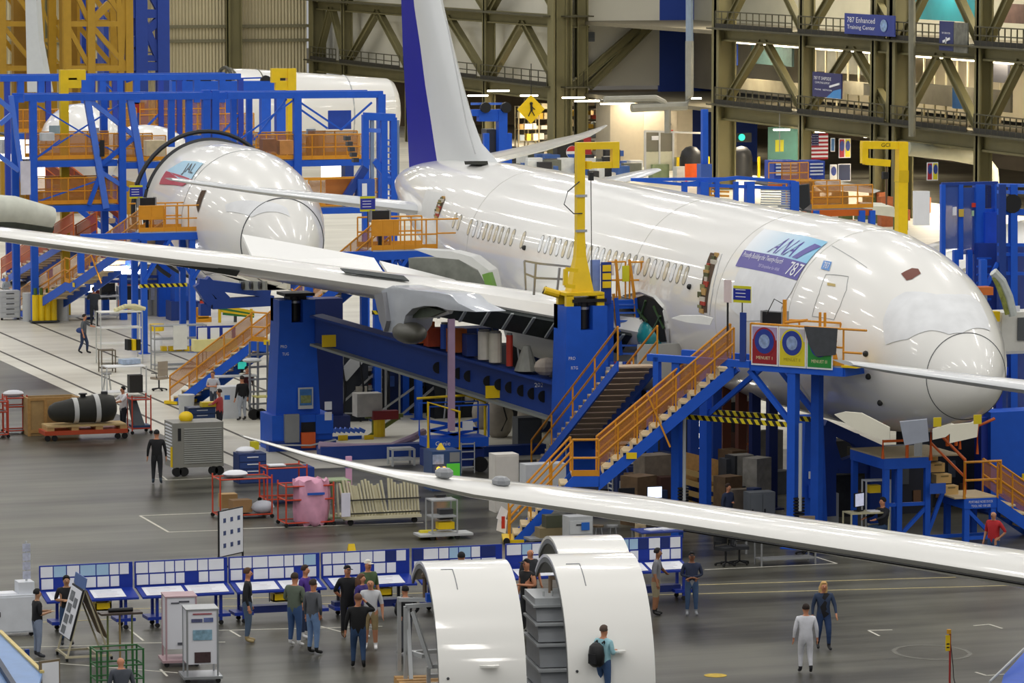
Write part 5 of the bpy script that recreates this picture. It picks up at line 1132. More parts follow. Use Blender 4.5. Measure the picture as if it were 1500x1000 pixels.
for x,y,z in((x0+.1,0,zu),(x0+.5,0,zu),(x1,0,zu),(x0+.1,2.3,zu),(x1,2.3,zu),(x2+.1,-.6,zl),(x3-.1,-.6,zl),(x2+.1,.7,zl),(x3-.1,.7,zl)):
    b=MB(); b.b2((x-.08,y-.08,0),(x+.08,y+.08,z-.1),BLUE); P(t,'leg',b)
for p,q in(((x0+.5,0,.15),(x1,0,1.0)),((x2+.1,-.6,zl-.3),(x3-.1,-.6,.15)),((x1,0,.15),(x1+.5,0,1.4)),((x0,0,.12),(x3,0,.12)),((x2+.1,-.6,.12),(x3-.1,-.6,.12)),((x0,0,zu*.45),(x1,0,zu*.45))):
    b=MB(); b.bar(p,q,.1,.1,BLUE); P(t,'brace',b)
for k in range(4):
    zz=zl+(zu-zl)*(k+1)/4.0; b=MB(); b.b2((x2-.35-.06*k,.0+.35*k,zz-.26),(x3-.9-.06*k,.35+.35*k,zz),M('#d9b878',.6)); b.b2((x2-.2-.06*k,-.01+.35*k,zz-.07),(x3-1.0-.06*k,.35*k,zz-.03),M('#8a7a4a',.6)); P(t,'step',b)
for (a_,c_) in(((x0,0,zu),(x0+.75,0,zu)),((x1+.1,-.02,zu-.1),(x2+.1,-.5,zl+.1)),((x2+.75,2.2,zu),(x3,2.2,zu))):
    b=MB(); a_=Vector(a_);c_=Vector(c_); u=Vector((0,0,1.0)); b.tube([a_,a_+u,c_+u,c_],.05,M('#e0661c',.45),6); b.tube([a_+u*.5,c_+u*.5],.04,M('#e0661c',.45),5); P(t,'rail',b)
b=MB(); a_=Vector((x2,-.7,zl));c_=Vector((x3+.1,-.7,zl)); u=Vector((0,0,1.05)); b.tube([a_,a_+u,c_+u,c_+u*.1],.05,ORG,6); b.tube([a_+u*.5,c_+u*.5],.035,ORG,5); P(t,'rail',b)
stairs_parts(t,x3,x3+1.9,zl,.0,1.0,posts=4,sw=.4,y0=-.7,panel=MESHO)
for d_ in(-.9,.3): b=MB(); b.tube([(x2+.3,d_,zl+1.3),(x2+.3,d_,zl+2.1),(x3-.2,d_,zl+2.3)],.045,M('#e0661c',.45),6); P(t,'upper_rail',b)
b=MB(); b.box((x1+.2,-.3,1.55),(.5,.03,.3),M('#2a5fc8',.5)); P(t,'blue_label',b)
# monitor cart with computer, beside seated man
t=rack('computer_cart','cream tube cart carrying a computer, in front of the seated man under the nose','cart',1268,797,1.15,.6,.95,2,M('#c9c3a0',.5))
g=G(1268,797); monitor('screen with a pale picture on the cream tube cart under the nose',g+Vector((-.2,0,.97)),.42,.4,M('#b9bcd0',.3,emit=.6,var=.3,scale=8),.5)
bx('paper_sheet','white paper hanging over the edge of the cream tube cart','paper',1279,797,.93,.3,.3,.05,PAPER)
rack('pipe_stand','white tube stand with a yellow box behind the seated man','stand',1283,790,.75,.3,1.75,2,LGRY)
bx('tool_bag','yellow bag on the white tube stand under the nose','bag',1279,789,1.35,.34,.25,.22,YEL)
chair('beige office chair seen just above the foreground wing',1181,812,M('#8a7a66',.7),math.pi*.9)
cab('utility_cabinet','white utility cabinet right of the tapered jack post','cabinet',1214,768,.42,.5,.95,LGRY)
cab('grey_locker','grey two-door locker behind the bellows of the front platform','locker',1112,782,.8,.5,1.25,M('#6b7074',.5),doors=2)
f=Frame('slat_stack','tall stack of wooden slatted crates under the front platform','crate stack',124,1030)
for k in range(6): f.bar(1003,690+k*15,1055,704+k*15,.16,M('#c9a86a',.7),'slat'); 
f.bar(1028,690,1028,775,.1,M('#6b5533',.7),'upright',dy=.15); f.bar(1004,685,1058,698,.1,WOOD,'top_board',dy=.4,d=.9)
for y_ in(708,728,742): f.panel(1046,y_,1060,y_+12,PAPER,'notice',dy=-.15)
# dim machinery under the fuselage (dark clutter)
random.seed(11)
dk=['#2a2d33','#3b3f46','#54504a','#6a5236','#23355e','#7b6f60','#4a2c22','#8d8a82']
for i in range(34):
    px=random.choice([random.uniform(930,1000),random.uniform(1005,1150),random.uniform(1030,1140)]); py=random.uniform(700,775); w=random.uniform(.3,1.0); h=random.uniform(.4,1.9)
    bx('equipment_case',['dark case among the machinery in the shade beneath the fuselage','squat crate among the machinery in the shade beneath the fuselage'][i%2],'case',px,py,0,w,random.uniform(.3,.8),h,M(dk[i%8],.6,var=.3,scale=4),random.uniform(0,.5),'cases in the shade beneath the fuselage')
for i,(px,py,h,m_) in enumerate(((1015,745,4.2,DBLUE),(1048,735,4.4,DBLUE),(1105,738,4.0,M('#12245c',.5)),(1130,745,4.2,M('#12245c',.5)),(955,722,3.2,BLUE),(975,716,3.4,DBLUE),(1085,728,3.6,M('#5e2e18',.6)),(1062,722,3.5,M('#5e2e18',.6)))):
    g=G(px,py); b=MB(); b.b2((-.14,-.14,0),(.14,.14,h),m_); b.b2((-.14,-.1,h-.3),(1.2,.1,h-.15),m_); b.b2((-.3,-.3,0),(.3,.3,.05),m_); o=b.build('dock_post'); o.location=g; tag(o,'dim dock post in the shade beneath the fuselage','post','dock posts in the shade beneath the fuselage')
f=Frame('brown_dock','dim brown lattice dock seen between the legs of the front platform','dock',133,1080)
for x in(1060,1072,1085,1097,1110): f.bar(x,535,x,700,.07,M('#8a4a22',.6),'tube')
for y_ in(540,575,620,650,680): f.bar(1040,y_,1125,y_,.07,M('#a35a26',.6),'tube')
f.panel(1050,560,1100,575,M('#8f7a42',.6),'plank'); f.panel(1060,625,1080,660,M('#8a6a52',.7,var=.3),'brown_sheet',dy=.3); f.panel(1080,640,1098,690,M('#6b6358',.7,var=.3),'grey_sheet',dy=.4)
# work desks under the foreground wing
def desk(label,px,py,w,d,m=LGRY,h=.75,rz=0): 
    t=place('work_desk',label,'desk',px,py,rz); b=MB(); b.b2((-w/2,-d/2,h-.04),(w/2,d/2,h),m); P(t,'desktop',b)
    for x in(-w/2+.05,w/2-.05):
        for y in(-d/2+.05,d/2-.05): b=MB(); b.b2((x-.025,y-.025,0),(x+.025,y+.025,h-.04),GRY); P(t,'leg',b)
    return t
desk('long pale desk with monitors behind the foreground wing',925,775,2.8,.7)
g=G(925,775)
for i,(px,mm) in enumerate(((879,None),(918,None))): monitor(['black monitor seen from behind, left on the long desk','black monitor seen from behind, middle of the long desk'][i],Vector((atY(px,740,g.y).x,g.y,.76)),.5,.34,BLK)
monitor('lit monitor with a blue window at the right end of the long desk',Vector((atY(959,735,g.y).x,g.y,.76)),.48,.36,M('#dfeaff',.3,emit=1.1,var=0))
cab('plotter','grey pinched stand behind the middle monitor','stand',922,748,.5,.4,.9,M('#84878a',.5),doors=0)
rack('striped_rack','tall rack of black and white edges behind the long desk','rack',910,738,.7,.4,1.9,12,M('#9b9d9f',.5),shm=M('#c9cbcc',.5))
cab('white_cabinet','stacked white cabinet with a blue sticker under the foreground wing','cabinet',846,806,.72,.55,1.0,LGRY,drawers=2,doors=0,dm=M('#cfd2d3',.4))
b=MB(); g=G(846,806); b.b2(g+Vector((-.0,-.34,.62)),g+Vector((.24,-.325,.84)),M('#2a6fd0',.4)); tag(b.build('blue_sticker'),'blue sticker on the stacked white cabinet','sticker')
t=place('platform_trolley','flat grey trolley with cases left of the stacked white cabinet','trolley',806,800)
b=MB(); b.b2((-.7,-.3,.22),(.6,.3,.28),GRY); P(t,'bed',b)
for x in(-.55,.45): b=MB(); b.cyl((x,-.28,.1),.1,.06,RUB,12,axis='y'); P(t,'wheel',b)
bx('case_box','brown case lying on the flat grey trolley','case',804,800,.28,.7,.45,.28,M('#8b7c5a',.6)); bx('case_box','dark green case standing on the brown case','case',809,800,.56,.5,.4,.35,M('#4c4f3c',.6))
def stool(label,px,py,m):
    t=place('stool',label,'stool',px,py); b=MB(); b.cyl((0,0,.62),.17,.05,m,14); P(t,'seat',b)
    for k in range(4):
        a=k*math.pi/2+.7; b=MB(); b.tube([(.1*math.cos(a),.1*math.sin(a),.62),(.2*math.cos(a),.2*math.sin(a),0)],.015,STEEL,5); P(t,'leg',b)
stool('dark stool beside the stacked white cabinet',876,803,M('#6b5a44',.6)); stool('grey stool right of the dark stool',897,803,GRY)
desk('dark blue table edge with papers under the foreground wing right of the stools',1010,812,3.2,.9,M('#2a3f8f',.5)); g=G(1010,812)
for i,(dx,c) in enumerate(((-1.1,PAPER),(-.7,PAPER),(.1,YEL),(.9,PAPER))):
    bx('paper_sheet','loose '+['slanted white sheet at the left end','white sheet next to the left end','yellow folder in the middle','white sheet near the right end'][i]+' of the dark blue table','paper',1010,812,.75,.4,.3,.03+.01*i,c,.3); bpy.data.objects[-1] if 0 else None
    o=[x for x in bpy.data.objects if x.name.startswith('paper_sheet')][-1]; 
    list(x for x in bpy.data.objects if x.get('label','').startswith('loose '+['slanted','white sheet next','yellow folder','white sheet near'][i]))[0].location.x+=dx
for i,px in enumerate((1063,1083,1180,1160)): chair(['black office chair under the middle of the foreground wing','black office chair right next to another under the wing','',''][i],px,828-2*i,M('#24262a',.7),.4+i) if i<2 else None
rack('side_table','grey metal frame table under the foreground wing right of the black chairs','table',1150,826,1.6,.5,.7,2,GRY)
# ================= background behind the airliner =================
f=Frame('railing','blue slatted dock railing rising behind the crown of the airliner','railing',150,1060)
f.bar(1000,270,1163,276,.12); f.bar(1080,260,1165,267,.12); f.bar(1000,270,1080,260,.12)
f.bar(925,263,1000,270,.1); f.bar(925,263,1060,262,.1)
for x in(1003,1030,1050,1078,1098,1163): f.bar(x,266,x,330,.3 if x in(1030,1098,1163) else .16)
for k in range(9): f.bar(1115,278+k*3.6,1160,279+k*3.6,.05,LGRY,'louvre')
for x0 in(1040,1052): f.bar(x0,272,x0,290,.06,ORG,'orange_tube')
for y_ in(274,280,286): f.bar(1040,y_,1068,y_+1,.06,ORG,'orange_rung')
f=Frame('work_platform','orange railed platform on blue legs behind the airliner left of the yellow jib crane','platform',178,1235)
f.deck(1190,1278,308,d=4,m=DORG); f.rails(1190,1278,306,h=1.0,n=4,panel=MESHO); f.rails(1196,1276,306,h=1.0,n=4,dy=3.5)
for x in(1195,1262,1277): f.post(x,308,.25,BLUE)
f=Frame('work_platform','small orange railed landing with stairs behind the blue slatted railing','platform',205,1155)
f.deck(1126,1184,270,d=3,m=DORG); f.rails(1126,1145,268,h=1.0,n=1,panel=None); f.rails(1145,1184,268,h=1.0,n=3); f.post(1150,270,.3,BLUE); f.bar(1186,262,1210,282,.12,ORG,'handrail')
b=MB(); b.prism([atY(x,y,176) for x,y in((1165,272),(1184,270),(1186,300),(1176,308),(1168,300))],(.3,.6,0),M('#22262c',.8)); tag(b.build('black_cover'),'black cover draped at the end of the blue slatted railing','cover')
# jib crane right
f=Frame('jib_crane','thick yellow jib crane with double arm standing behind the nose','crane',172,1321)
f.post(1321,209,.42,YEL); f.bar(1262,212,1328,213,.32,YEL,'upper_arm'); f.bar(1266,209,1266,239,.26,YEL,'arm_head'); f.bar(1266,236,1303,239,.28,YEL,'lower_arm'); f.bar(1314,258,1328,258,.5,M('#d8b60e',.4),'collar')
f.panel(1294,252,1302,262,BLK,'hoist',th=.2); f.bar(1299,240,1299,300,.04,M('#5d4636',.6),'cable'); f.bar(1316,285,1328,285,.1,GRY,'clamp')
q=MB(); put_text(q,'GCI',f.p(1295,212)+Vector((0,-.18,0)),.4,.16,BLK); P(f.t,'marking',q)
# blue enclosures right
f=Frame('blue_enclosure','tall translucent blue mesh enclosure behind the nose at the right','enclosure',128,1420)
f.panel(1381,272,1408,364,M('#3a5cae',.5,alpha=.75,var=.1),'mesh_panel'); f.panel(1408,275,1433,372,M('#3256ac',.5,alpha=.8,var=.1),'mesh_panel')
for x in(1381,1407,1434,1462): f.bar(x,270,x,380,.14 if x<1430 else .3)
f.bar(1380,270,1462,268,.1,DBLUE); f.bar(1434,308,1462,308,.1); f.panel(1434,272,1462,305,M('#2c4a8f',.5,alpha=.6,var=0),'mesh_panel',dy=.2)
f.bar(1449,310,1449,420,.5,M('#1c50d4',.4),'column'); f.panel(1394,303,1399,315,PAPER,'notice',dy=-.1); f.panel(1403,306,1410,317,M('#d9b94a',.5),'notice',dy=-.1); f.panel(1422,308,1425,316,M('#b9d9b0',.5),'notice',dy=-.1); f.panel(1422,297,1430,303,RED,'notice',dy=-.1)
for x in(1400,1420,1430): f.bar(x,366,x,470,.16,BLUE,'leg')
b=MB(); b.ball(f.p(1430,366,-.15),.09,M('#ff2a6a',.4,emit=3,var=0),8,6); P(f.t,'red_lamp',b)
f=Frame('assembly_dock','blue dock frame with a ladder at the right edge behind the nose','dock',126.5,1480)
for x in(1467,1484): f.bar(x,270,x,600,.22,DBLUE if x<1480 else BLUE)
for y_ in(271,281,308,312,358,372,400): f.bar(1462,y_,1520,y_+1,.1,LBLUE if y_<290 else BLUE)
for x in(1461,1470,1476,1484,1492): f.bar(x,360,x,560,.3,M('#1b3b94',.5),'column',dy=1.2)
for y_ in range(380,560,12): f.bar(1441,y_,1462,y_,.05,BLUE,'rung',dy=.5)
f.panel(1484,360,1520,620,M('#20449f',.5,alpha=.85,var=.1),'mesh_panel',dy=.8); f.bar(1440,380,1440,620,.2,BLUE); f.bar(1438,543,1475,543,.25,M('#1c50d4',.4)); f.bar(1440,430,1462,385,.1,BLUE,'brace')
b=MB(); c=f.p(1484,298); b.cyl(c+Vector((-.05,-.1,0)),.3,.3,BLK,14,axis='y'); P(f.t,'drum',b)
f=Frame('fuselage_door','open door panel with yellow-green inner frame right of the nose','door panel',121,1470)
b=MB(); b.tube([f.p(1455,398),f.p(1468,412),f.p(1478,435),f.p(1484,462)],.14,M('#c9cfcb',.4,var=.15,scale=4),8); P(f.t,'outer_skin',b)
b=MB(); b.tube([f.p(1456,405),f.p(1463,420),f.p(1470,440),f.p(1476,460)],.08,M('#9aa050',.6,var=.4,scale=9),6); P(f.t,'inner_frame',b)
f=Frame('white_work_unit','white equipment unit with a dark screen at the right edge below the door panel','unit',121.5,1485)
f.panel(1468,458,1520,513,M('#dcdbd2',.5),'body',th=1.0); f.panel(1490,465,1520,497,M('#55595c',.5),'screen',dy=-.06); f.panel(1468,514,1520,517,LGRY,'tray',th=1.2); f.panel(1486,448,1494,456,PAPER,'switch_box'); f.bar(1452,463,1462,463,.3,YEL,'yellow_block'); f.bar(1462,517,1462,760,.2,M('#17379b',.5),'leg')
bx_=Frame('orange_seat','orange padded seat behind the edge of the nose','seat',124,1443); bx_.panel(1433,421,1455,432,M('#d0702c',.5),'cushion',th=.5); bx_.bar(1443,432,1443,800,.1,GRY,'stand')
# far floor: workshop stores and offices behind the fin
def shelf_unit(label,px,py,w,h,n,D=None):
    t=rack('shelving_unit',label,'shelving',px,py,w,.8,h,n,M('#8b8266',.6),post=.08,group='stores shelving behind the fin'); random.seed(int(px))
    g_=MB(); cols=['#d8c49a','#e6ddc2','#c24a36','#e0b63a','#f0ece0','#8d9aa6','#b98a52']
    for k in range(n-1):
        z=.2+(h-.2)*k/(n-1); x=-w/2+.1
        while x<w/2-.4:
            ww=random.uniform(.25,.6); b=MB(); b.b2((x,-.42,z),(x+ww,.2,z+random.uniform(.25,(h/n)*.7)),M(random.choice(cols),.6)); P(t,'stored_box',b); x+=ww+random.uniform(.05,.25)
    return t
shelf_unit('stores shelving full of boxes just left of the tall double column',795,222,2.6,4,6); shelf_unit('stores shelving full of boxes far left below the walkway',772,226,1.6,3.6,5); shelf_unit('stores shelving full of boxes right of the tall double column',852,232,4.4,4.6,7); shelf_unit('stores shelving full of boxes behind the upswept wing tip',880,232,3.2,3.6,6)
for i,(x,y,l) in enumerate(((610,127,1.4),(730,133,1.5),(775,140,1.2),(700,140,1.4),(840,143,1.6),(900,152,2.0),(860,148,1.8),(1145,190,1.0),(1205,193,.9),(1290,200,2.2),(1020,144,.6))):
    b=MB(); p=atD(x,y,(300 if x<1000 else 262)+i*2); b.b2(p+Vector((-l/2,-.15,-.05)),p+Vector((l/2,.15,.05)),M('#fff2d8',.5,emit=7,var=0)); tag(b.build('fluorescent_lamp'),'bright strip lamp in the bay below the walkway','lamp','strip lamps under the walkways')
b=MB(); c=atD(778,160,292); r=.95; 
b.prism([c+Vector((r*math.cos(a),0,r*math.sin(a))) for a in(0,math.pi/2,math.pi,math.pi*1.5)],(0,.08,0),YEL); t=b.build('crossing_sign'); tag(t,'yellow diamond pedestrian sign hanging under the walkway beside the fin','sign')
b=MB(); b.ball(c+Vector((0,-.05,.38)),.11,BLK,8,5); b.bar(c+Vector((0,-.05,.28)),c+Vector((.02,-.05,-.1)),.14,.05,BLK); b.bar(c+Vector((0,-.05,-.05)),c+Vector((-.2,-.05,-.45)),.08,.05,BLK); b.bar(c+Vector((0,-.05,-.05)),c+Vector((.22,-.05,-.42)),.08,.05,BLK); b.bar(c+Vector((0,-.05,.2)),c+Vector((.25,-.05,-.02)),.07,.05,BLK); P(t,'walking_figure',b)
b=MB(); b.bar(c+Vector((0,0,.9)),c+Vector((0,0,3)),.05,.05,BLK); P(t,'hanger',b)
g=G(925,245); b=MB(); b.b2((-1.6,0,0),(4.6,3,4.6),M('#c6bda8',.6,var=.06)); o=b.build('store_room'); o.location=g; tag(o,'pale flat-roofed room with a large door beside the blue wall','room')
b=MB(); b.b2((.9,-.06,0),(3.4,0,3.9),M('#d4ccb9',.6)); P(o,'door',b); b=MB(); b.b2((2.5,-.1,2.4),(3.1,-.05,2.6),RED); b.cyl((2.7,-.12,3.0),.25,.05,M('#3a3f3a',.5),12,axis='y'); P(o,'door_sign',b); b=MB(); b.b2((-1.1,-.05,.8),(-.6,0,1.2),M('#1f4c9c',.5)); b.b2((1.3,-.1,1.0),(1.6,-.06,1.3),GREEN); P(o,'notice',b)
f=Frame('cage_booth','grey mesh booth with pale lower panels standing before the blue wall','booth',G(970,262).y,970)
f.panel(945,222,986,250,M('#c3c3ac',.5),'lower_panel'); f.panel(945,194,986,222,M('#6f6e62',.6,alpha=.7),'mesh_panel'); f.panel(954,199,964,205,PAPER,'notice',dy=-.1)
for x in(945,966,986,1030): f.bar(x,192,x,250,.12,LGRY)
f.bar(945,192,1030,195,.12,LGRY); f.panel(988,230,1030,250,M('#b9b89a',.5),'lower_panel')
f=Frame('duct','grey metal ducts running along the blue and pale walls','duct',262,950)
b=MB(); b.tube([f.p(885,146),f.p(960,144),f.p(972,150),f.p(978,160),f.p(978,195)],.22,M('#9a9a90',.4),8); P(f.t,'pipe',b); b=MB(); b.tube([f.p(925,158),f.p(1005,155),f.p(1010,140),f.p(1010,60)],.28,M('#9a9a90',.4),8); P(f.t,'pipe',b); b=MB(); b.tube([f.p(1010,60),f.p(1010,-30)],.25,M('#8fa0b4',.4),8); P(f.t,'pipe',b)
t=place('vending_machine','black drinks machine with a round logo behind the main fuselage','machine',838,250); b=MB(); b.b2((-1.1,0,0),(1.1,.9,2.1),M('#15171d',.4)); P(t,'body',b); b=MB(); b.b2((.85,-.03,.2),(1.4,.02,2.3),M('#a81f2a',.4)); P(t,'red_side',b)
b=MB(); b.cyl((0,-.05,1.3),.45,.04,PAPER,20,axis='y'); P(t,'logo_disc',b); b=MB(); b.prism([(.43*math.cos(a),-.07,1.3+.43*math.sin(a)) for a in [math.pi*(.05+.9*k/10) for k in range(11)]],(0,.02,0),M('#c0202c',.4)); b.prism([(.43*math.cos(a),-.07,1.3+.43*math.sin(a)) for a in [math.pi*(1.1+.8*k/10) for k in range(11)]],(0,.02,0),M('#1d4fb0',.4)); P(t,'logo_fields',b)
# crowd of carts and boxes on the far floor
random.seed(5); cc=['#2a3240','#d8dde0','#3b62a8','#5b5f52','#9a9c94','#1c1e22','#c9cdd2','#7a2f2a']
for i in range(44):
    px=random.uniform(745,925); py=random.uniform(236,262); 
    if py<236+ (px-745)*.05: py+=8
    bx('equipment_case','small '+['dark','pale','blue','grey'][i%4]+' case on the crowded far floor behind the fuselage','case',px,py,0,random.uniform(.5,1.3),.6,random.uniform(.5,1.4),M({0:'#22252c',1:'#d8dde0',2:'#3b62a8',3:'#6b6f66'}[i%4],.5,var=.15),0,'%s cases on the crowded far floor'%['dark','pale','blue','grey'][i%4])
for i,(px,py,w,h,m_) in enumerate(((965,262,1.2,1.0,'#7f8f6a'),(1005,268,1.6,1.1,'#c6c9c4'),(930,256,.9,1.0,'#c9cdd2'))):
    bx('work_bench',['green-grey bench on the far floor left of the blue rail','pale panel bench on the far floor above the blue rail','white bench near the tip of the crane arm'][i],'bench',px,py,0,w,.8,h,M(m_,.5,var=.2))
for i,(px,py) in enumerate(((1018,268),(1052,268))):
    f=Frame('barrier','bright orange barrier panel on the far floor, '+['left of the blue mast','right of the blue mast'][i],'barrier',G(px,272).y,px); f.panel(px-13,240,px+13,262,M('#f0631c',.5),'panel'); f.bar(px-13,240,px-13,272,.12,M('#f0631c',.5)); f.bar(px+13,240,px+13,272,.12,M('#f0631c',.5))
f=Frame('mast','blue mast standing between the two orange barriers','mast',250,1033); f.bar(1032,160,1032,272,.35,BLUE,'pole'); f.bar(1032,240,1032,290,.7,M('#3a5fb4',.5),'base')
for i,(px,py) in enumerate(((1012,262),(1086,262))):
    t=place('standing_machine','dark rounded machine with yellow posts, '+['left of the blue mast','under the small screen'][i],'machine',px,py); b=MB(); b.cyl((0,0,0),.75,1.5,M('#23262b',.5),16); b.ball((0,0,1.5),.74,M('#23262b',.5),14,6); P(t,'housing',b,smooth=50)
    for x in(-1.1,1.1): b=MB(); b.tube([(x,-.4,0),(x,-.4,1.5)],.1,YEL,6); P(t,'yellow_post',b)
f=Frame('wall_screen','small black screen with a green and blue glow under the right walkway','screen',262,1090); f.panel(1079,195,1101,208,BLK,'case'); b=MB(); c=f.p(1086,201,-.1); b.cyl(c,.22,.05,M('#23b59c',.4,emit=1.5,var=0),14,axis='y'); P(f.t,'glow',b)
f=Frame('banner','yellow pennant hanging beside the green wall','banner',258,1142); f.panel(1136,205,1148,222,M('#c9c42a',.5),'cloth'); f.bar(1142,222,1142,150,.05,GRY,'pole')
f=Frame('green_partition','dark green partition wall behind the slatted railing','partition',266,1145); f.panel(1125,186,1178,262,M('#1a4a42',.7,var=.15),'panel')
for i,(x0,x1) in enumerate(((1134,1170),(1184,1208))):
    f=Frame('blue_machine','blue machine with pale trays, '+['left','right']
[i]+' of the steel column behind the railing','machine',238,x0); f.panel(x0,236,x1,262,M('#2346b0',.5,var=.2),'body',th=1.5); 
    for k in range(4): f.panel(x0+2,239+k*5,x1-3,241+k*5,M('#c9d3e6',.5),'tray',dy=-.1)
# flag and hanging posters
f=Frame('flag','american flag hanging vertically under the right walkway','flag',248,1201)
fx0,fx1,fy0,fy1=1189,1213,196,233
W_=PAPER; b=MB(); a=f.p(fx0,fy0);c=f.p(fx1,fy1); hh=a.z-c.z
for k in range(13): b.b2((a.x,0,c.z+hh*k/13),(c.x,.03,c.z+hh*(k+1)/13),M('#b3202f',.6) if k%2==0 else W_)
P(f.t,'stripes',b); b=MB(); b.b2((a.x,-.02,a.z-hh*.46),(a.x+(c.x-a.x)*.42,0,a.z),M('#2a2d5c',.6)); P(f.t,'canton',b)
b=MB(); 
for r_ in range(5):
    for q_ in range(4): b.cyl((a.x+.08+q_*.1,-.03,a.z-.1-r_*.14),.02,.01,W_,5,axis='y')
P(f.t,'stars',b)
def hung(label,x0,y0,x1,y1,cols,Y=250,oval=True):
    f=Frame('hanging_poster',label,'poster',Y,x0); n=len(cols); a=f.p(x0,y0);c=f.p(x1,y1); w=(c.x-a.x)/n
    for i,cl in enumerate(cols):
        b=MB(); b.b2((a.x+i*w,0,c.z),(a.x+(i+1)*w,.03,a.z),PAPER); P(f.t,'sheet',b); b=MB(); b.b2((a.x+i*w+.04,-.02,c.z+.05),(a.x+(i+1)*w-.04,0,a.z-.05),M(cl,.5,var=.1)); P(f.t,'coloured_field',b)
        if oval: b=MB(); b.prism([(a.x+(i+.5)*w+w*.38*math.cos(k*.45),-.04,a.z-(a.z-c.z)*.38+(a.z-c.z)*.27*math.sin(k*.45)) for k in range(14)],(0,.015,0),M('#2f4596',.5,var=.3,scale=6)); P(f.t,'emblem',b)
hung('pair of red and yellow posters hanging left of the yellow jib crane',1229,203,1246,231,['#a8283a','#d9cf2e']); hung('small blue poster hanging right of the flag',1217,202,1223,222,['#3a6ea8'],oval=False)
hung('pair of red and yellow posters hanging above the blue enclosure',1358,238,1374,264,['#a8283a','#d9cf2e'],225); hung('white sheet with a dark ring hanging below the flag',1216,241,1226,266,['#d9d9d6']); hung('dark collage poster beside the white ring sheet',1228,240,1246,265,['#232f52'],oval=False)
# big signs on the trusses
def big_sign(label,x0,y0,x1,y1,m,lines,X=XR-1.0,tm=PAPER):
    a=atX(x0,y0,X);c=atX(x1,y1,X); t=T('hanging_sign',label,'sign',(X,(a.y+c.y)/2,min(a.z,c.z)),-math.pi/2); w=abs(a.y-c.y); h=abs(a.z-c.z)
    h=(a.z-atX(x0,y0+(y1-y0)-(proj(c)[1]-proj((X,c.y,a.z))[1])*0,X).z)
    b=MB(); b.b2((-w/2,-.04,0),(w/2,.04,h),m); P(t,'board',b)
    for s_,u,v,ww,hh in lines:
        b=MB(); put_text(b,s_,(-w/2+w*u,-.06,h*v),w*ww,h*hh,tm); P(t,'writing',b)
    return t,w,h
SB=M('#23388f',.5,var=.08,scale=.8)
t,w,h=big_sign('wide blue sign about a training center on the upper railing',1238,24,1311,54,SB,[('787 Enhanced',.34,.70,.56,.26),('Training Center',.34,.32,.56,.26)])
b=MB(); b.ball((w*.3,-.08,h*.5),h*.3,M('#8fb0dc',.5,var=.4,scale=5),10,6,(1.4,.1,1)); P(t,'globe_picture',b)
t,w,h=big_sign('dark blue shipside support sign on the lower railing',1191,109,1233,145,M('#272a66',.5),[('787 IT SHIPSIDE',.36,.76,.6,.13),('COMPUTING SUPPORT',.36,.58,.52,.08),('PHONE   NETWORK',.4,.3,.6,.06)])
b=MB(); b.prism([(0,-.07,0),(w/2,-.07,0),(w/2,-.07,h*.4),(w*.25,-.07,h*.3)],(0,.02,0),M('#3f8fd6',.5)); b.bar((w*.12,-.07,h*.45),(w*.45,-.07,h*.6),.06,.12,PAPER); P(t,'aircraft_picture',b)
t,w,h=big_sign('dark blue banner with a small white aircraft on the upper railing at the right',1377,32,1397,75,M('#222f6b',.5),[('787 SERVICES',.5,.6,.6,.06)])
b=MB(); b.bar((-w*.2,-.07,h*.3),(w*.3,-.07,h*.42),.05,.14,PAPER); b.bar((0,-.07,h*.2),(.1,-.07,h*.46),.05,.1,PAPER); P(t,'aircraft_picture',b)
t,w,h=big_sign('photo collage banner beside the dark blue aircraft banner',1398,34,1418,78,M('#77786f',.5,var=.5,scale=2.5),[]);
t,w,h=big_sign('pale blue picture panel behind the lower railing at the right',1396,127,1412,160,M('#4a86c8',.5,var=.3,scale=1.5),[],X=XR+1.5)
# rooms behind the right truss
random.seed(9)
def room_panel(x0,y0,x1,y1,m,label,X=XR+7,name='partition'):
    a=atX(x0,y0,X);c=atX(x1,y1,X); b=MB(); b.b2((X,min(a.y,c.y),min(a.z,c.z)),(X+.15,max(a.y,c.y),max(a.z,c.z)),m); tag(b.build(name),label,'partition')
room_panel(1066,112,1180,142,M('#a39a80',.6,var=.25,scale=.8),'beige partition on the lower floor left of the sign',XR+5)
room_panel(1235,118,1312,145,M('#8d8774',.6,var=.3,scale=1.2),'grey-beige glazed partition right of the shipside sign',XR+5)
room_panel(1265,122,1306,143,M('#4d4b42',.5,var=.3,scale=2),'dark window band right of the shipside sign',XR+4.6,'window_band')
room_panel(1100,60,1160,98,M('#5e7a76',.5,alpha=.8,var=.3),'tall greenish glazed screen behind the left truss bay',XR+6,'glass_screen')
room_panel(1186,72,1286,112,M('#8f8f83',.5,alpha=.9,var=.2,scale=1.5),'row of glazed office fronts behind the middle truss bay',XR+7,'glass_screen')
room_panel(1288,82,1314,108,M('#111214',.6,var=0),'black opening beside the thick middle column',XR+6.8,'dark_opening')
room_panel(1062,56,1078,96,BW,'narrow blue cladding strip beside the left column',XR+5,'cladding')
room_panel(1340,-20,1450,34,M('#2f9aa8',.5,alpha=.9,var=.2,scale=.6),'turquoise glass front on the top level at the right',XR+4,'glass_screen')
room_panel(1450,80,1476,122,M('#26262c',.6,var=.1),'black panel right of the diagonal beams on the lower level',XR+4,'dark_opening')
room_panel(1470,5,1500,35,M('#6a5148',.6,var=.4,scale=1.5),'brown wall covered with prints at the top right',XR+4)
room_panel(1330,120,1480,165,M('#4f4b3e',.6,var=.35,scale=1),'dark glazed front along the lower walkway at the right',XR+5,'glass_screen')
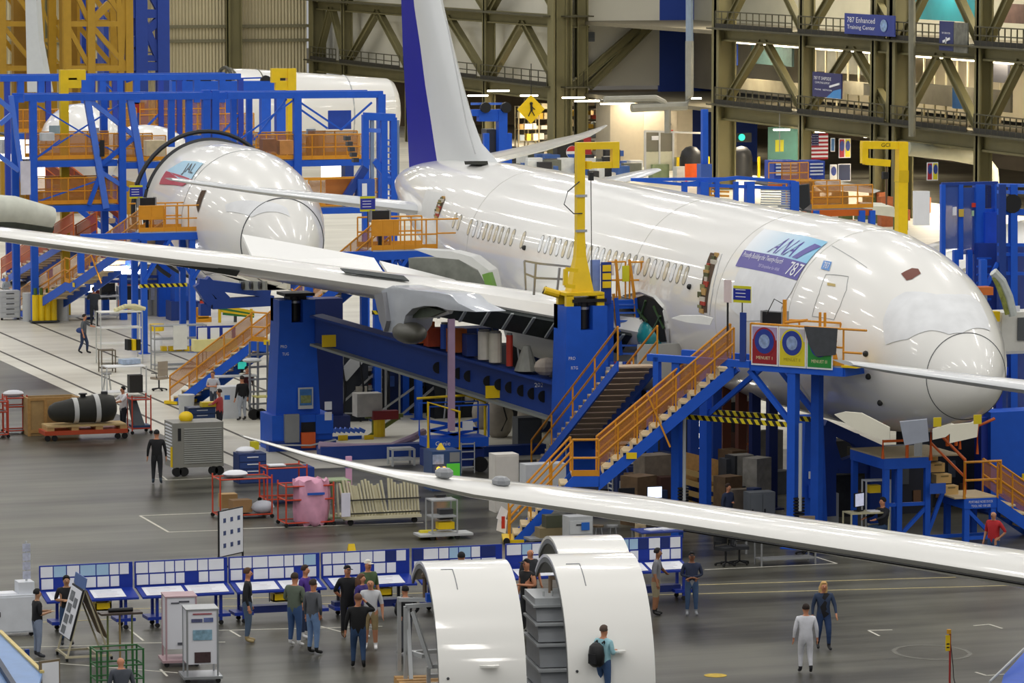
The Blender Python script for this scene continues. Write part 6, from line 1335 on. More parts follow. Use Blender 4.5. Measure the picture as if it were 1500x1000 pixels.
for k in range(18):
    x=1195+k*16; p=atX(x,100,XR+5.5); b=MB(); b.b2((XR+5.4,p.y-.05,5.6),(XR+5.5,p.y+.05,9.7),M('#c3bb9c',.6)); tag(b.build('mullion'),'thin pale mullion of the glazed office fronts','mullion','mullions of the office fronts')
for i,(x0,x1,y_) in enumerate(((1186,1315,76),(1340,1480,90),(1066,1180,66))):
    a=atX(x0,y_,XR+3);c=atX(x1,y_,XR+3)
    for k in range(5):
        yy=a.y+(c.y-a.y)*(k+.5)/5; b=MB(); b.b2((XR+2.9,yy-1.6,9.3),(XR+3.2,yy+1.2,9.42),M('#fff0d0',.5,emit=5,var=0)); tag(b.build('fluorescent_lamp'),'bright strip lamp hanging in the open office level','lamp','strip lamps in the office level')
f=Frame('air_duct','wide pale duct bending down at the far right under the walkway','duct',235,1400)
b=MB(); b.tube([f.p(1330,218),f.p(1400,226),f.p(1440,234),f.p(1452,250),f.p(1455,290)],.42,M('#a8a894',.5),10); P(f.t,'pipe',b,smooth=50)
b=MB(); b.tube([f.p(1336,200),f.p(1336,-60)],.22,M('#7d7c6c',.5),8); P(f.t,'downpipe',b)
# white wing parts far right behind
b=MB(); b.prism([atY(x,y,200) for x,y in((1210,272),(1222,268),(1240,270),(1290,279),(1280,283),(1212,277))],(0,1.5,.1),SKINW); tag(b.build('wing_section'),'white wing panel resting left of the yellow jib crane pole','aircraft part')
b=MB(); b.prism([atY(x,y,185) for x,y in((1278,302),(1310,303),(1312,318),(1280,314))],(0,1.5,.1),M('#e6e4d0',.4)); tag(b.build('engine_cowl'),'white cowl part beside the pole of the right jib crane','aircraft part')
b=MB(); b.prism([atY(x,y,160) for x,y in((1340,280),(1362,280),(1362,330),(1340,330))],(0,.2,0),PAPER); tag(b.build('white_sheet'),'white sheet hanging between the jib crane and the blue enclosure','sheet')
for i in range(22):
    px=random.uniform(1185,1375); py=random.uniform(310,338)
    bx('equipment_case','small '+['green','orange'][i%2]+' case on the floor behind the nose','case',px,py,0,random.uniform(.5,1.2),.6,random.uniform(.5,1.4),M({0:'#5c6a3a',1:'#b9663a'}[i%2],.5,var=.25),0,'%s cases behind the nose'%['green','orange'][i%2])
# ================= foreground =================
RH=Vector((RT.x,RT.y,0)).normalized(); FH=Vector((FW.x,FW.y,0)).normalized()
def shell(label,px,py,wpx,zc,a0,a1,R=2.9,skew=.16):
    """cut fuselage shell panel: px,py = floor point under the crown of its left rim"""
    g=G(px,py); ax=(RH*math.sqrt(1-skew*skew)+FH*skew); rd=(RH*skew-FH*math.sqrt(1-skew*skew))
    t=T('fuselage_shell',label,'aircraft section',g,math.atan2(ax.y,ax.x),'cut white fuselage shells in the foreground'); L=wpx/scl(g)
    N=30
    def pt(x,a,r=R): return Vector((x,-r*math.cos(a),zc+r*math.sin(a)))
    A=[math.radians(a0+(a1-a0)*k/N) for k in range(N+1)]
    outer=[pt(0,a) for a in A]; inner=[pt(0,a,R-.07) for a in A]
    b=MB(); prof_=outer+inner[::-1]
    rings=[[p+Vector((L*k/6,0,0)) for p in prof_] for k in range(7)]; b.loft(rings,SKINW,True); P(t,'skin_panel',b,smooth=35)
    b=MB(); rings=[[pt(0,a,R-.08) for a in A]+[pt(0,a,R-.18) for a in A[::-1]],[pt(.06,a,R-.08) for a in A]+[pt(.06,a,R-.18) for a in A[::-1]]]; b.loft(rings,M('#6f7273',.5),True); P(t,'edge_frame',b)
    b=MB(); rings=[[pt(.02+L*.0,a,R-.075) for a in A],[pt(L-.05,a,R-.075) for a in A]]; b.loft(rings,M('#b7b8ba',.5,var=.06),False,False); P(t,'inner_lining',b)
    return t,pt,L
def shell_details(t,pt,L,door,ant,lock):
    def line(p,q): b=MB(); b.tube([pt(p[0]+(q[0]-p[0])*k/6,p[1]+(q[1]-p[1])*k/6,2.905) for k in range(7)],.012,M('#8b8d92',.5,var=0),4); P(t,'panel_seam',b)
    x0,x1,a0,a1=door; line((x0,a1),(x1,a1)); line((x1,a0),(x1,a1))
    for k in range(2): line((L*(.33+.33*k),.02),(L*(.33+.33*k),1.9)) if 0 else None
    b=MB(); c=pt(ant[0],ant[1],2.93); b.prism([c+Vector((-.22,0,0)),c+Vector((.22,0,.02)),c+Vector((.2,-.25,.03)),c+Vector((.05,-.25,.02))],(0,0,.04),SKINW); P(t,'antenna_blade',b)
    if lock:
        b=MB(); c=pt(lock[0],lock[1],2.92); b.box(c,(.2,.03,.32),M('#8f8a78',.5)); P(t,'access_cover',b)
        b=MB(); b.box(pt(lock[0]-.25,lock[1]+.05,2.92),(.05,.03,.05),DGRY); P(t,'small_latch',b); b=MB(); b.box(pt(lock[0]-.25,lock[1]-.05,2.92),(.05,.03,.05),DGRY); P(t,'small_latch',b)
    for k in range(4): b=MB(); b.box(pt(L*(.12+.25*k),.0,2.93)+Vector((0,0,.02)),(.05,.05,.12),BLK); P(t,'foot_bracket',b)
    b=MB(); b.ball(pt(L*.1,.22,2.91),.035,DGRY,6,4); P(t,'rivet',b)
s1,p1_,L1=shell('left of two big curved white fuselage shells, standing over a grey tube frame',618,1003,126,.0,0,128)
shell_details(s1,p1_,L1,(.35,.62,1.02,1.33),(1.15,.30),(.55+.3,.09))
s2_,p2_,L2=shell('right of two big curved white fuselage shells, standing over grey steps',802,1000,126,.12,0,128)
shell_details(s2_,p2_,L2,(.3,.62,.98,1.3),(1.1,.36),None)
s3_,p3_,L3=shell('white shell crest rising behind the right curved shell',806,968,104,.12,40,128,2.9)
b=MB(); 
# support frames inside
def local(t,b,name,label=None): o=P(t,name,b); return o
f1=T('support_stand','grey square-tube frame on a wooden pallet inside the left shell','frame',s1.location,s1.rotation_euler.z)
FR=M('#c3c6c8',.35,metal=.3)
for p,q in(((-.45,-.5,.25),(-.45,-.5,1.95)),((-.38,-.9,.3),(-.38,-.3,1.95)),((-.45,.6,.25),(-.45,.6,2.0)),((.9,-.4,.25),(.9,-.4,2.05)),((-.45,.5,1.95),(.9,-.4,2.05)),((-.45,-.5,1.95),(.95,-.5,2.0)),((-.45,-.5,.85),(.95,-.5,.9)),((-.45,-.4,.9),(-.1,-1.0,.85)),((.0,-1.1,.2),(1.0,-1.1,.2)),((.0,-1.1,.62),(1.0,-1.1,.65)),((.0,-1.1,.2),(.0,-1.1,.62)),((.0,-1.1,.4),(1.0,-1.1,.42)),((-.35,-1.0,1.9),(.05,-1.2,.6))):
    b=MB(); b.bar(p,q,.09,.09,FR); P(f1,'tube',b)
b=MB(); b.box((.2,-.35,2.12),(.3,.25,.18),BLUE); P(f1,'blue_box',b); b=MB(); b.box((.5,-.4,2.1),(.5,.2,.1),LGRY); P(f1,'clamp_block',b)
b=MB(); b.cyl((.1,.2,2.0),.05,.6,M('#6b5a48',.6),8); b.ball((.1,.2,2.55),.09,M('#6b5a48',.6),8,5); P(f1,'brown_fitting',b)
pal=T('pallet','wooden pallet under the grey frame of the left shell','pallet',s1.location+Vector((0,0,0)),s1.rotation_euler.z)
for k in range(5): b=MB(); b.b2((-.6,-1.35+k*.38,.12),(1.0,-1.08+k*.38,.16),WOOD); P(pal,'board',b)
for k in range(3): b=MB(); b.b2((-.6+k*.7,-1.35,.0),(-.45+k*.7,.45,.12),WOOD); P(pal,'runner',b)
f2=T('display_steps','stepped grey display stand filling the right shell','stand',s2_.location,s2_.rotation_euler.z)
SG=M('#9da1a6',.4)
for k,(z0,z1,y0,y1) in enumerate(((.1,.55,-1.7,.5),(.62,1.1,-1.45,.5),(1.18,1.55,-1.25,.5),(1.62,1.95,-1.0,.6))):
    b=MB(); b.prism([(-.42,y1,z0),(-.42,y0,z0),(-.42,y0+.15,z1),(-.42,y1,z1)],(1.1,0,0),SG); P(f2,'step_block',b)
    b=MB(); b.b2((-.5,y0+.0,z1),(.9,y1,z1+.05),M('#b6babd',.4)); P(f2,'step_tread',b)
b=MB(); b.b2((-.45,-.9,1.98),(.8,.6,2.15),M('#bfc3c6',.35)); P(f2,'top_plate',b); b=MB(); b.b2((.2,-1.95,.05),(.75,-1.5,.4),SG); P(f2,'small_step',b)
b=MB(); b.b2((-.6,-2.1,.0),(2.0,.7,.06),M('#a5a9ac',.4)); P(f2,'base_plate',b)
b=MB(); [b.cyl((-.2+.2*k,-.6,2.15),.03,.12,LGRY,6) for k in range(5)]; P(f2,'bolts',b)
b=MB(); b.cyl((.05,-.1,2.15),.05,.4,M('#8a7662',.6),8); b.box((.15,-.1,2.5),(.25,.1,.08),M('#8a7662',.6)); P(f2,'brown_fitting',b)
# ---- row of planning tables with boards
YT=G(200,918).y
random.seed(21)
NB=M('#12339c',.45); LBP=M('#a9cbe6',.6,var=.05); DB2=M('#1d2f74',.5)
tb=['at the left end of the row','second from the left','behind the man in the black jacket','behind the man in the cap','behind the left curved shell','between the two curved shells','right end, behind the man in shorts']
pxs=[(62,200),(202,339),(340,474),(476,606),(609,742),(746,880),(884,1006)]
for i,(a_,c_) in enumerate(pxs):
    xa=atY((a_),918,YT).x; xc=atY(c_,918,YT).x; w=xc-xa
    t=T('planning_table','blue planning table with upright paper board, '+tb[i],'table',((xa+xc)/2,YT,0),0,'blue planning tables with boards')
    hd=.82; hb=1.62
    b=MB(); b.b2((-w/2+.01,.33,hd+.12),(w/2-.01,.38,hb),NB); P(t,'back_board',b)
    b=MB(); b.prism([(-w/2+.03,-.42,hd),(w/2-.03,-.42,hd),(w/2-.03,.32,hd+.16),(-w/2+.03,.32,hd+.16)],(0,0,-.05),NB); P(t,'desk_top',b)
    legs=(-w*.32,w*.36) if i in(0,1,3,4,5) else (-w*.4,w*.42)
    for x in legs:
        for y in(-.25,.25): b=MB(); b.b2((x-.035,y-.035,.1),(x+.035,y+.035,hd),NB if i!=3 else DGRY); P(t,'leg',b)
        for y in(-.28,.28): b=MB(); b.cyl((x,y-.02,.06),.06,.05,RUB,12,axis='y'); P(t,'wheel',b)
        b=MB(); b.b2((x-.25,-.3,.2),(x+.25,.3,.28),NB); P(t,'lower_shelf',b)
    if i in(2,3,6): b=MB(); b.b2((-w*.4,-.05,.2),(w*.42,.25,.38),DB2); P(t,'cross_rail',b)
    def sheet(x,z,sw,sh,m=PAPER): b=MB(); b.b2((x,.315,z),(x+sw,.33,z+sh),m); P(t,'pinned_sheet',b)
    x=-w/2+.04
    while x<w/2-.3:
        sw=random.choice([.28,.34,.42,.26]); sw=min(sw,w/2-.04-x); r_=random.random(); m=PAPER if r_<.72 else (DB2 if r_<.88 else LBP)
        if i==4: m=random.choice([LBP,PAPER,LBP])
        sheet(x,hb-.30,sw-.03,.27,m if random.random()<.8 else DB2)
        if random.random()<.72: sheet(x+.02,hb-.6,sw-.04,.26,PAPER)
        x+=sw
    for k in range(2):
        x0=-w*.44+k*w*.46; x1=x0+w*(.42 if i in(1,2,5,6) else .34); yy0,yy1=-.36,.2
        f_=lambda y:hd+.16*(y+.42)/.74+.012
        b=MB(); b.prism([(x0,yy0,f_(yy0)),(x1,yy0,f_(yy0)),(x1,yy1,f_(yy1)),(x0,yy1,f_(yy1))],(0,0,.006),PAPER); P(t,'drawing_sheet',b)
        for q_ in range(5):
            b=MB(); yq=yy0+.08+.09*q_; b.bar((x0+.1,yq,f_(yq)+.008),(x1-.12-random.random()*.3,yq,f_(yq)+.008),.012,.003,random.choice([M('#b9a8b4',.6,var=0),M('#a9b3c9',.6,var=0)])); P(t,'drawn_line',b)
def bin_(label,px,py,z=.5,m=YEL):
    t=T('parts_bin',label,'bin',(atY(px,py,YT-.15).x,YT-.15,0)); x=0
    b=MB(); b.b2((-.2,-.12,z),(.2,.2,z+.04),m); b.b2((-.2,-.12,z),(.2,-.09,z+.2),m); b.b2((-.2,.17,z),(.2,.2,z+.25),m); b.b2((-.2,-.12,z),(-.17,.2,z+.22),m); b.b2((.17,-.12,z),(.2,.2,z+.22),m); P(t,'tray',b)
    for x in(-.25,.25): b=MB(); b.tube([(x,.1,z-.02),(x,.1,z+.32)],.015,DGRY,5); P(t,'wire',b)
bin_('yellow bin hanging under the table beside the man in the black jacket',410,880); bin_('yellow bin hanging under the table by the bald man in shorts',562,870); bin_('yellow bin hanging under the left end table',150,905)
# ---- wheeled carts and stands on the left foreground
t=cab('white_cabinet','wide white wheeled cabinet at the lower left edge','cabinet',20,930,1.0,.6,1.05,M('#dfe3ea',.45),wheels=True); g=G(20,930)
b=MB(); b.b2((.1,-.2,1.05),(.5,.3,1.35),M('#dfe3ea',.45)); P(t,'upper_step',b); b=MB(); b.b2((-.45,-.2,1.05),(.05,.25,1.09),PAPER); P(t,'papers',b)
t=T('brochure_rack','tall narrow rack of sheets standing on the white wheeled cabinet','rack',g+Vector((.35,.05,1.35))); b=MB(); b.tube([(0,0,0),(0,0,1.0)],.03,LGRY,6); P(t,'pole',b)
for k in range(4): b=MB(); b.b2((-.1,-.05,.05+k*.23),(.1,-.03,.25+k*.23),M('#c9cde0',.5,var=.3,scale=9)); P(t,'sheet',b)
def display_box(label,px,py,w,h,z0,pics,fm):
    t=place('display_box',label,'display box',px,py,-.12)
    b=MB(); b.b2((-w/2,-w/2,z0),(w/2,w/2,z0+h),M('#e6e7ee',.45,var=.02)); P(t,'box',b)
    for x in(-w/2,w/2):
        for y in(-w/2,w/2): b=MB(); b.b2((x-.02,y-.02,.12),(x+.02,y+.02,z0+h+.02),fm); P(t,'corner_post',b)
    b=MB(); b.b2((-w/2-.03,-w/2-.03,z0+h),(w/2+.03,w/2+.03,z0+h+.03),fm); P(t,'top_rim',b)
    b=MB(); b.b2((-w/2-.1,-w/2-.1,.1),(w/2+.1,w/2+.1,.16),fm); P(t,'base_tray',b)
    for x in(-w/2,w/2): b=MB(); b.cyl((x,-w/2-.08,.06),.06,.05,RUB,10,axis='y'); P(t,'wheel',b)
    for (x,z,pw,ph,c) in pics: b=MB(); b.b2((x*w-pw/2,-w/2-.02,z0+h*z),(x*w+pw/2,-w/2-.005,z0+h*z+ph),M(c,.5,var=.35,scale=9)); P(t,'picture',b)
    return t
display_box('white display box on a pink-framed cart, left of its twin with pictures',263,972,.72,1.25,.42,[(.1,.9,.25,.04,'#5a5c66'),(-.2,.88,.2,.03,'#5a5c66'),(0,.08,.18,.06,'#5a5c66')],M('#b99aa0',.5))
display_box('white display box with blue and dark pictures on a grey cart',294,996,.72,1.28,.44,[(0,.92,.45,.03,'#b55a66'),(-.18,.78,.26,.08,'#5b5f88'),(.2,.78,.22,.1,'#6a78b0'),(0,.45,.45,.24,'#8fb6cc'),(0,.03,.38,.25,'#4b3638')],STEEL)
# inclined poster stand
t=place('poster_stand','tilted picture board on a beige wheeled A-frame at the lower left','stand',118,962,-1.58)
BG=M('#cfc6a8',.5)
for x in(-.55,.55):
    b=MB(); b.bar((x,-.45,.08),(x,.0,1.75),.04,.04,BG); P(t,'frame_leg',b); b=MB(); b.bar((x,.6,.08),(x,.0,1.75),.04,.04,BG); P(t,'frame_leg',b)
    b=MB(); b.bar((x,-.5,.1),(x,.65,.1),.05,.05,BG); P(t,'base_bar',b)
for x,y in((-.55,-.48),(.55,-.48),(-.55,.62),(.55,.62)): b=MB(); b.cyl((x,y,.04),.04,.05,RUB,8,axis='y'); P(t,'wheel',b)
b=MB(); b.bar((-.55,-.45,.12),(.55,-.45,.12),.05,.05,BG); b.bar((-.55,.3,.12),(.55,.3,.12),.05,.05,BG); P(t,'cross_bar',b)
b=MB(); b.prism([(-.62,-.36,.5),(.62,-.36,.5),(.62,-.02,1.72),(-.62,-.02,1.72)],(0,-.03,.01),BLK); P(t,'board_edge',b)
b=MB(); b.prism([(-.58,-.395,.54),(.58,-.395,.54),(.58,-.07,1.69),(-.58,-.07,1.69)],(0,-.01,.0),PAPER); P(t,'board',b)
for k,(u,v,pw,ph) in enumerate(((-.4,.72,.4,.2),(-.4,.48,.4,.18),(-.42,.25,.4,.18),(-.42,.04,.4,.16),(.1,.62,.32,.2),(.12,.3,.26,.18))):
    b=MB(); y=-.41+.325*v; z=.54+1.15*v; y2=-.41+.325*(v+ph); z2=.54+1.15*(v+ph); b.prism([(u,y,z),(u+pw,y,z),(u+pw,y2,z2),(u,y2,z2)],(0,-.006,0),M('#7d8288',.5,var=.5,scale=9)); P(t,'picture',b)
b=MB(); b.prism([(-.62,.0,1.72),(.62,.0,1.72),(.62,.05,2.0),(-.62,.05,2.0)],(0,-.02,0),M('#4b6ba8',.5)); P(t,'header_strip',b)
b=MB(); b.prism([(-.62,.55,.5),(.62,.55,.5),(.62,.02,1.72),(-.62,.02,1.72)],(0,.02,0),M('#7a6444',.6)); P(t,'rear_board',b)
t=place('bar_table','dark high table top with a black roll on it behind the green tube frame','table',176,968)
b=MB(); b.b2((-.5,-.2,1.15),(.52,.2,1.2),M('#4a3f38',.5)); P(t,'top',b); b=MB(); b.cyl((-.28,0,1.25),.05,.6,BLK,10,axis='x'); P(t,'black_roll',b)
for x in(-.3,0,.3): b=MB(); b.tube([(x,0,0),(x,0,1.15)],.025,M('#6f7a44' if x else '#a08a5a',.5),6); P(t,'leg',b)
t=place('tube_rack','green steel tube frame at the bottom edge beside the tilted board','frame',172,1010)
GT=M('#2f6b38',.45)
for x in(-.55,-.3,.3,.55):
    for y in(-.3,.35): b=MB(); b.tube([(x,y,0),(x,y,1.0)],.025,GT,6); P(t,'upright',b)
for z in(.3,.62,.98):
    b=MB(); b.tube([(-.55,-.3,z),(.55,-.3,z),(.55,.35,z),(-.55,.35,z),(-.55,-.3,z)],.022,GT,6); P(t,'ring_rail',b)
b=MB(); g=G(-10,1010); 
b.prism([G(-60,900,.9),G(0,925,.9),G(62,985,.9),G(40,1060,.9),G(-80,1060,.9)],(0,0,-.12),M('#6f96cc',.4,var=.1)); t=b.build('blue_bench'); tag(t,'large glossy light blue bench top with a yellow edge at the bottom left corner','bench')
b=MB(); b.bar(G(0,924,.93),G(62,984,.93),.09,.05,M('#d9c27a',.5)); P(t,'yellow_edge',b)
b=MB(); b.bar(G(-5,965,.98),G(30,1020,.98),.12,.12,M('#22314a',.5)); P(t,'dark_rail',b)
for k in range(3): b=MB(); q=G(-40+k*40,1000,0); b.b2(q+Vector((-.05,-.05,0)),q+Vector((.05,.05,.8)),DBLUE); P(t,'leg',b)
t=place('notice_board','small framed notice standing at the bottom left beside the blue bench','board',73,1040,.4); b=MB(); b.b2((-.28,-.02,.5),(.28,.02,1.15),M('#7a6a52',.5)); P(t,'frame',b); b=MB(); b.b2((-.22,-.03,.55),(.24,-.02,1.1),PAPER); P(t,'sheet',b)
for x in(-.2,.2): b=MB(); b.b2((x-.02,-.02,0),(x+.02,.02,.5),M('#7a6a52',.5)); P(t,'leg',b)
# whiteboard on an easel behind the tables
t=place('whiteboard','tall whiteboard turned sideways on a black foot behind the planning tables','whiteboard',338,826,.72)
b=MB(); b.b2((-.6,-.02,.25),(.6,.02,1.55),BLK); P(t,'frame',b); b=MB(); b.b2((-.57,-.03,.28),(.57,-.02,1.52),PAPER); P(t,'panel',b)
for k in range(9): b=MB(); b.b2((-.4+.35*(k%3),-.04,.5+.35*(k//3)),(-.28+.35*(k%3),-.03,.62+.35*(k//3)),M('#4b5a8a',.5,var=.3)); P(t,'note',b)
for x in(-.6,.6): b=MB(); b.bar((x,-.3,.03),(x,.3,.03),.05,.05,BLK); b.bar((x,0,.03),(x,0,.3),.04,.04,BLK); P(t,'foot',b)
t=place('wet_floor_sign','yellow folding floor sign standing behind the planning tables','floor sign',515,818); 
for s_ in(-1,1): b=MB(); b.prism([(-.14,s_*.12,0),(.14,s_*.12,0),(.09,0,.42),(-.09,0,.42)],(0,.015,0),YEL); P(t,'panel',b)
b=MB(); b.b2((-.08,-.125,.04),(-.02,-.11,.07),BLK); b.b2((.02,-.125,.04),(.08,-.11,.07),BLK); P(t,'marking',b)
# stanchion
t=place('stanchion','thin red post with a yellow sign and a yellow lamp at the bottom right','post',1391,1012)
b=MB(); b.tube([(0,0,0),(0,0,1.35)],.025,M('#a8302a',.5),6); b.cyl((0,0,0),.2,.03,DGRY,12); P(t,'pole',b); b=MB(); b.b2((-.12,-.03,.95),(-.01,-.01,1.32),YEL); b.b2((-.1,-.035,1.1),(-.03,-.03,1.13),BLK); b.b2((-.1,-.035,1.02),(-.03,-.03,1.05),BLK); P(t,'sign',b); b=MB(); b.cyl((-.03,0,1.35),.055,.1,M('#e0a01c',.4),8); P(t,'lamp',b)
b=MB(); b.tube([(.02,0,1.1),(.08,0,.6),(.1,0,.3),(.18,0,.02)],.01,BLK,4); P(t,'cord',b)
b=MB(); b.prism([G(1470,1000,.5),G(1510,955,.5),G(1540,960,.5),G(1540,1060,.5),G(1455,1060,.5)],(0,0,.18),BLUE); t=b.build('tow_cart'); tag(t,'blue sloping cart with a grey handrail in the bottom right corner','cart'); b=MB(); b.tube([G(1450,998,.75),G(1500,950,.95)],.03,LGRY,6); P(t,'handrail',b)
b=MB(); q=G(1520,1040); b.b2(q+Vector((-.3,-.2,0)),q+Vector((.3,.2,.5)),DBLUE); P(t,'base',b)
# ---- middle distance carts
t=place('tool_trolley','grey louvred tool trolley on black wheels, left of the middle','trolley',285,694); s_=scl(G(285,694)); w=76/s_
b=MB(); b.b2((-w/2,-.5,.28),(w/2,.6,1.72),M('#8d8c84',.4)); P(t,'body',b); b=MB(); [b.b2((-w*.28,-.53,.42+k*.068),(w*.46,-.5,.45+k*.068),M('#aeb0aa',.35)) for k in range(17)]; P(t,'louvre_front',b); b=MB(); [b.b2((-w/2-.03,-.4,.5+k*.1),(-w/2,.4,.54+k*.1),PAPER) for k in range(12)]; P(t,'louvre_side',b)
b=MB(); b.b2((-w*.4,-.52,1.15),(-w*.34,-.5,1.55),BLK); P(t,'black_handle',b); b=MB(); b.b2((-w/2-.05,-.45,.3),(-w/2+.08,-.35,.95),YEL); P(t,'yellow_strip',b)
for x in(-w*.42,-w*.28,w*.3,w*.42): b=MB(); b.cyl((x,-.5,.15),.15,.12,RUB,14,axis='y'); P(t,'wheel',b)
b=MB(); g=G(273,694); b.ball(g+Vector((0,0,1.84)),.2,YEL,14,8,(1.2,1,.95)); o=b.build('yellow_bundle',None,60); tag(o,'crumpled yellow bag lying on the grey louvred trolley','bag')
def red_cart(label,px,py,wpx,h,d=.9,sh=(.15,.75,1.15),rm=M('#d2492c',.45),tray=BLK,n=1):
    g=G(px,py); w=wpx/scl(g); t=T('red_cart',label,'cart',g,0,'red tube carts')
    for x in(-w/2,w/2):
        for y in(-d/2,d/2): b=MB(); b.tube([(x,y,.1),(x,y,h)],.025,rm,6); P(t,'post',b); b=MB(); b.cyl((x,y-.03,.06),.06,.06,RUB,10,axis='y'); P(t,'wheel',b)
    for z in sh: b=MB(); b.tube([(-w/2,-d/2,z),(w/2,-d/2,z),(w/2,d/2,z),(-w/2,d/2,z),(-w/2,-d/2,z)],.022,rm,5); P(t,'rail',b); b=MB(); b.b2((-w/2+.04,-d/2+.04,z-.03),(w/2-.04,d/2-.04,z-.01),tray); P(t,'tray',b) if z<h-.1 or 1 else 0
    return t,w,g
t,w,g=red_cart('red tube cart with cardboard boxes on its bottom tray',355,757,78,1.3,sh=(.12,1.2))
bx('cardboard_box','brown cardboard box on the bottom tray of the red cart, in front','box',352,757,.15,.6,.4,.38,M('#a98458',.7),.1); bx('cardboard_box','brown cardboard box behind another on the red cart','box',334,750,.15,.5,.4,.42,M('#b5925f',.7))
b=MB(); b.ball(G(345,757)+Vector((0,0,1.3)),.3,PAPER,10,6,(1.3,1,.4)); tag(b.build('white_bundle',None,50),'white cloth bundle on top of the red cart with boxes','bundle'); 
b=MB(); b.ball(G(385,757)+Vector((0,0,.3)),.3,M('#c9ccd6',.5,var=.1),10,6,(1.2,1,.7)); tag(b.build('plastic_bag',None,50),'pale plastic bag on the bottom tray right of the cardboard boxes','bag')
t,w,g=red_cart('red tube cart half covered by a pink sheet',448,768,72,1.3,sh=(.12,.8,1.2))
random.seed(4); b=MB(); rings=[]
for i,z in enumerate((1.36,1.3,.9,.5,.15,.02)):
    rr=[.0,1,1.02,1.0,.95,.8][i] or .96; rings.append([Vector((.12+.52*rr*math.cos(a*.2244)*(1+.1*math.sin(a*3+i)),-.15+.42*rr*math.sin(a*.2244)*(1+.12*math.cos(a*5+i*2)),z+.05*math.sin(a*2.0))) for a in range(28)])
b.loft(rings,M('#e9a9c4',.6,var=.12,scale=5)); o=b.build('pink_sheet',None,60); o.location=G(448,768); tag(o,'pink plastic sheet draped over the red cart','sheet'); b=MB(); b.b2((-.12,-.64,.95),(.4,-.6,1.02),M('#2a5fc0',.4)); P(o,'blue_tape',b)
t,w,g=red_cart('empty red tube cart behind the two others, with white papers',415,735,60,1.2,sh=(.15,1.1)); bx('paper_stack','white papers on the tray of the empty red cart','paper',405,735,1.12,.5,.4,.04,PAPER)
t,w,g=red_cart('red tube cart with white bundles at the left edge, upper deck full',22,634,30,1.35,d=.7,sh=(.12,.95,1.25)); b=MB(); b.ball(G(20,634)+Vector((0,0,1.38)),.25,PAPER,10,6,(1.5,1,.5)); tag(b.build('white_bundle',None,50),'white bundle on the red cart near the left edge','bundle')
t,w,g=red_cart('red tube cart cut by the left edge of the picture',-8,640,34,1.3,d=.8,sh=(.12,.9,1.25))
t,w,g=red_cart('red tube cart behind the man in the white shirt',204,634,28,1.35,d=.7,sh=(.2,1.2)); b=MB(); b.prism([(-.25,-.3,.25),(.15,-.3,.25),(-.1,0,1.2),(-.35,0,1.2)],(0,.3,0),M('#5b6268',.5)); P(t,'leaning_panel',b); b=MB(); b.b2((-.3,-.3,.2),(.35,.3,.3),M('#2f5078',.5)); P(t,'blue_tray',b)
# blue drawer unit and blue case by the red carts
cab('drawer_unit','navy drawer unit with white slots behind the red carts','drawer unit',366,706,.9,.7,.95,M('#22386e',.5),doors=0,drawers=4,dm=M('#2b4684',.5),hm=PAPER)
b=MB(); b.ball(G(360,706)+Vector((0,0,1.02)),.25,PAPER,10,6,(1.3,1,.5)); tag(b.build('white_bundle',None,50),'white crumpled sheet on the navy drawer unit','bundle'); bx('yellow_pouch','yellow pouch on the right of the navy drawer unit','pouch',373,702,.97,.25,.2,.25,M('#dcd020',.5))
bx('blue_case','long blue case lying between the navy drawer unit and jack tower','case',420,704,0,1.6,.8,.45,M('#23459c',.5))
cab('tool_chest','dark blue tool chest beside the man in the red shirt','tool chest',293,640,.95,.6,1.05,M('#1f3252',.45),doors=0,drawers=5,dm=M('#28406a',.4),hm=LGRY,wheels=True)
bx('yellow_tray','yellow tray full of parts on the dark blue tool chest','tray',305,640,1.06,.5,.35,.16,M('#e2c71d',.5))
b=MB(); b.cyl((0,0,0),.26,.75,LGRY,16,.3); o=b.build('waste_bin',None,40); o.location=G(273,608); tag(o,'pale grey round bin beside the dark blue tool chest','bin')
bx('white_printer','white boxy printer with a blue label right of the tool chest','printer',335,612,0,.7,.6,1.15,M('#d9dcdf',.45)); bx('blue_label','blue label on the white boxy printer','label',333,616,.75,.2,.02,.16,M('#2a6fc8',.4))
# scaffold rack left of jack tower
f=Frame('wheeled_rack','grey wheeled tube rack between the long stairs and the left jack tower','rack',G(378,612).y,375)
for x in(366,378,392,398): f.bar(x,500,x,612,.06,STEEL,'tube')
for y_ in(520,538,556,574,592): f.bar(364,y_,400,y_-2,.06,STEEL,'shelf')
for x in(366,377): b=MB(); b.cyl((f.p(x,612).x,-.6,.2),.2,.12,RUB,14,axis='y'); P(f.t,'wheel',b)
b=MB(); b.ball(f.p(368,527,-.1),.3,LGRY,12,6,(1.2,1,.3)); P(f.t,'white_dish',b)
monitor('small monitor with a green and blue picture by the long stairs',G(355,600)+Vector((0,0,1.35)),.36,.3,M('#2f9f8f',.3,emit=.9,var=.3,scale=4))
desk('white desk under the small monitor by the long stairs',345,602,1.6,.6,LGRY,1.3)
desk('yellow-papered desk corner beside the left jack tower',388,612,.8,.6,M('#d9d27a',.5),.8)
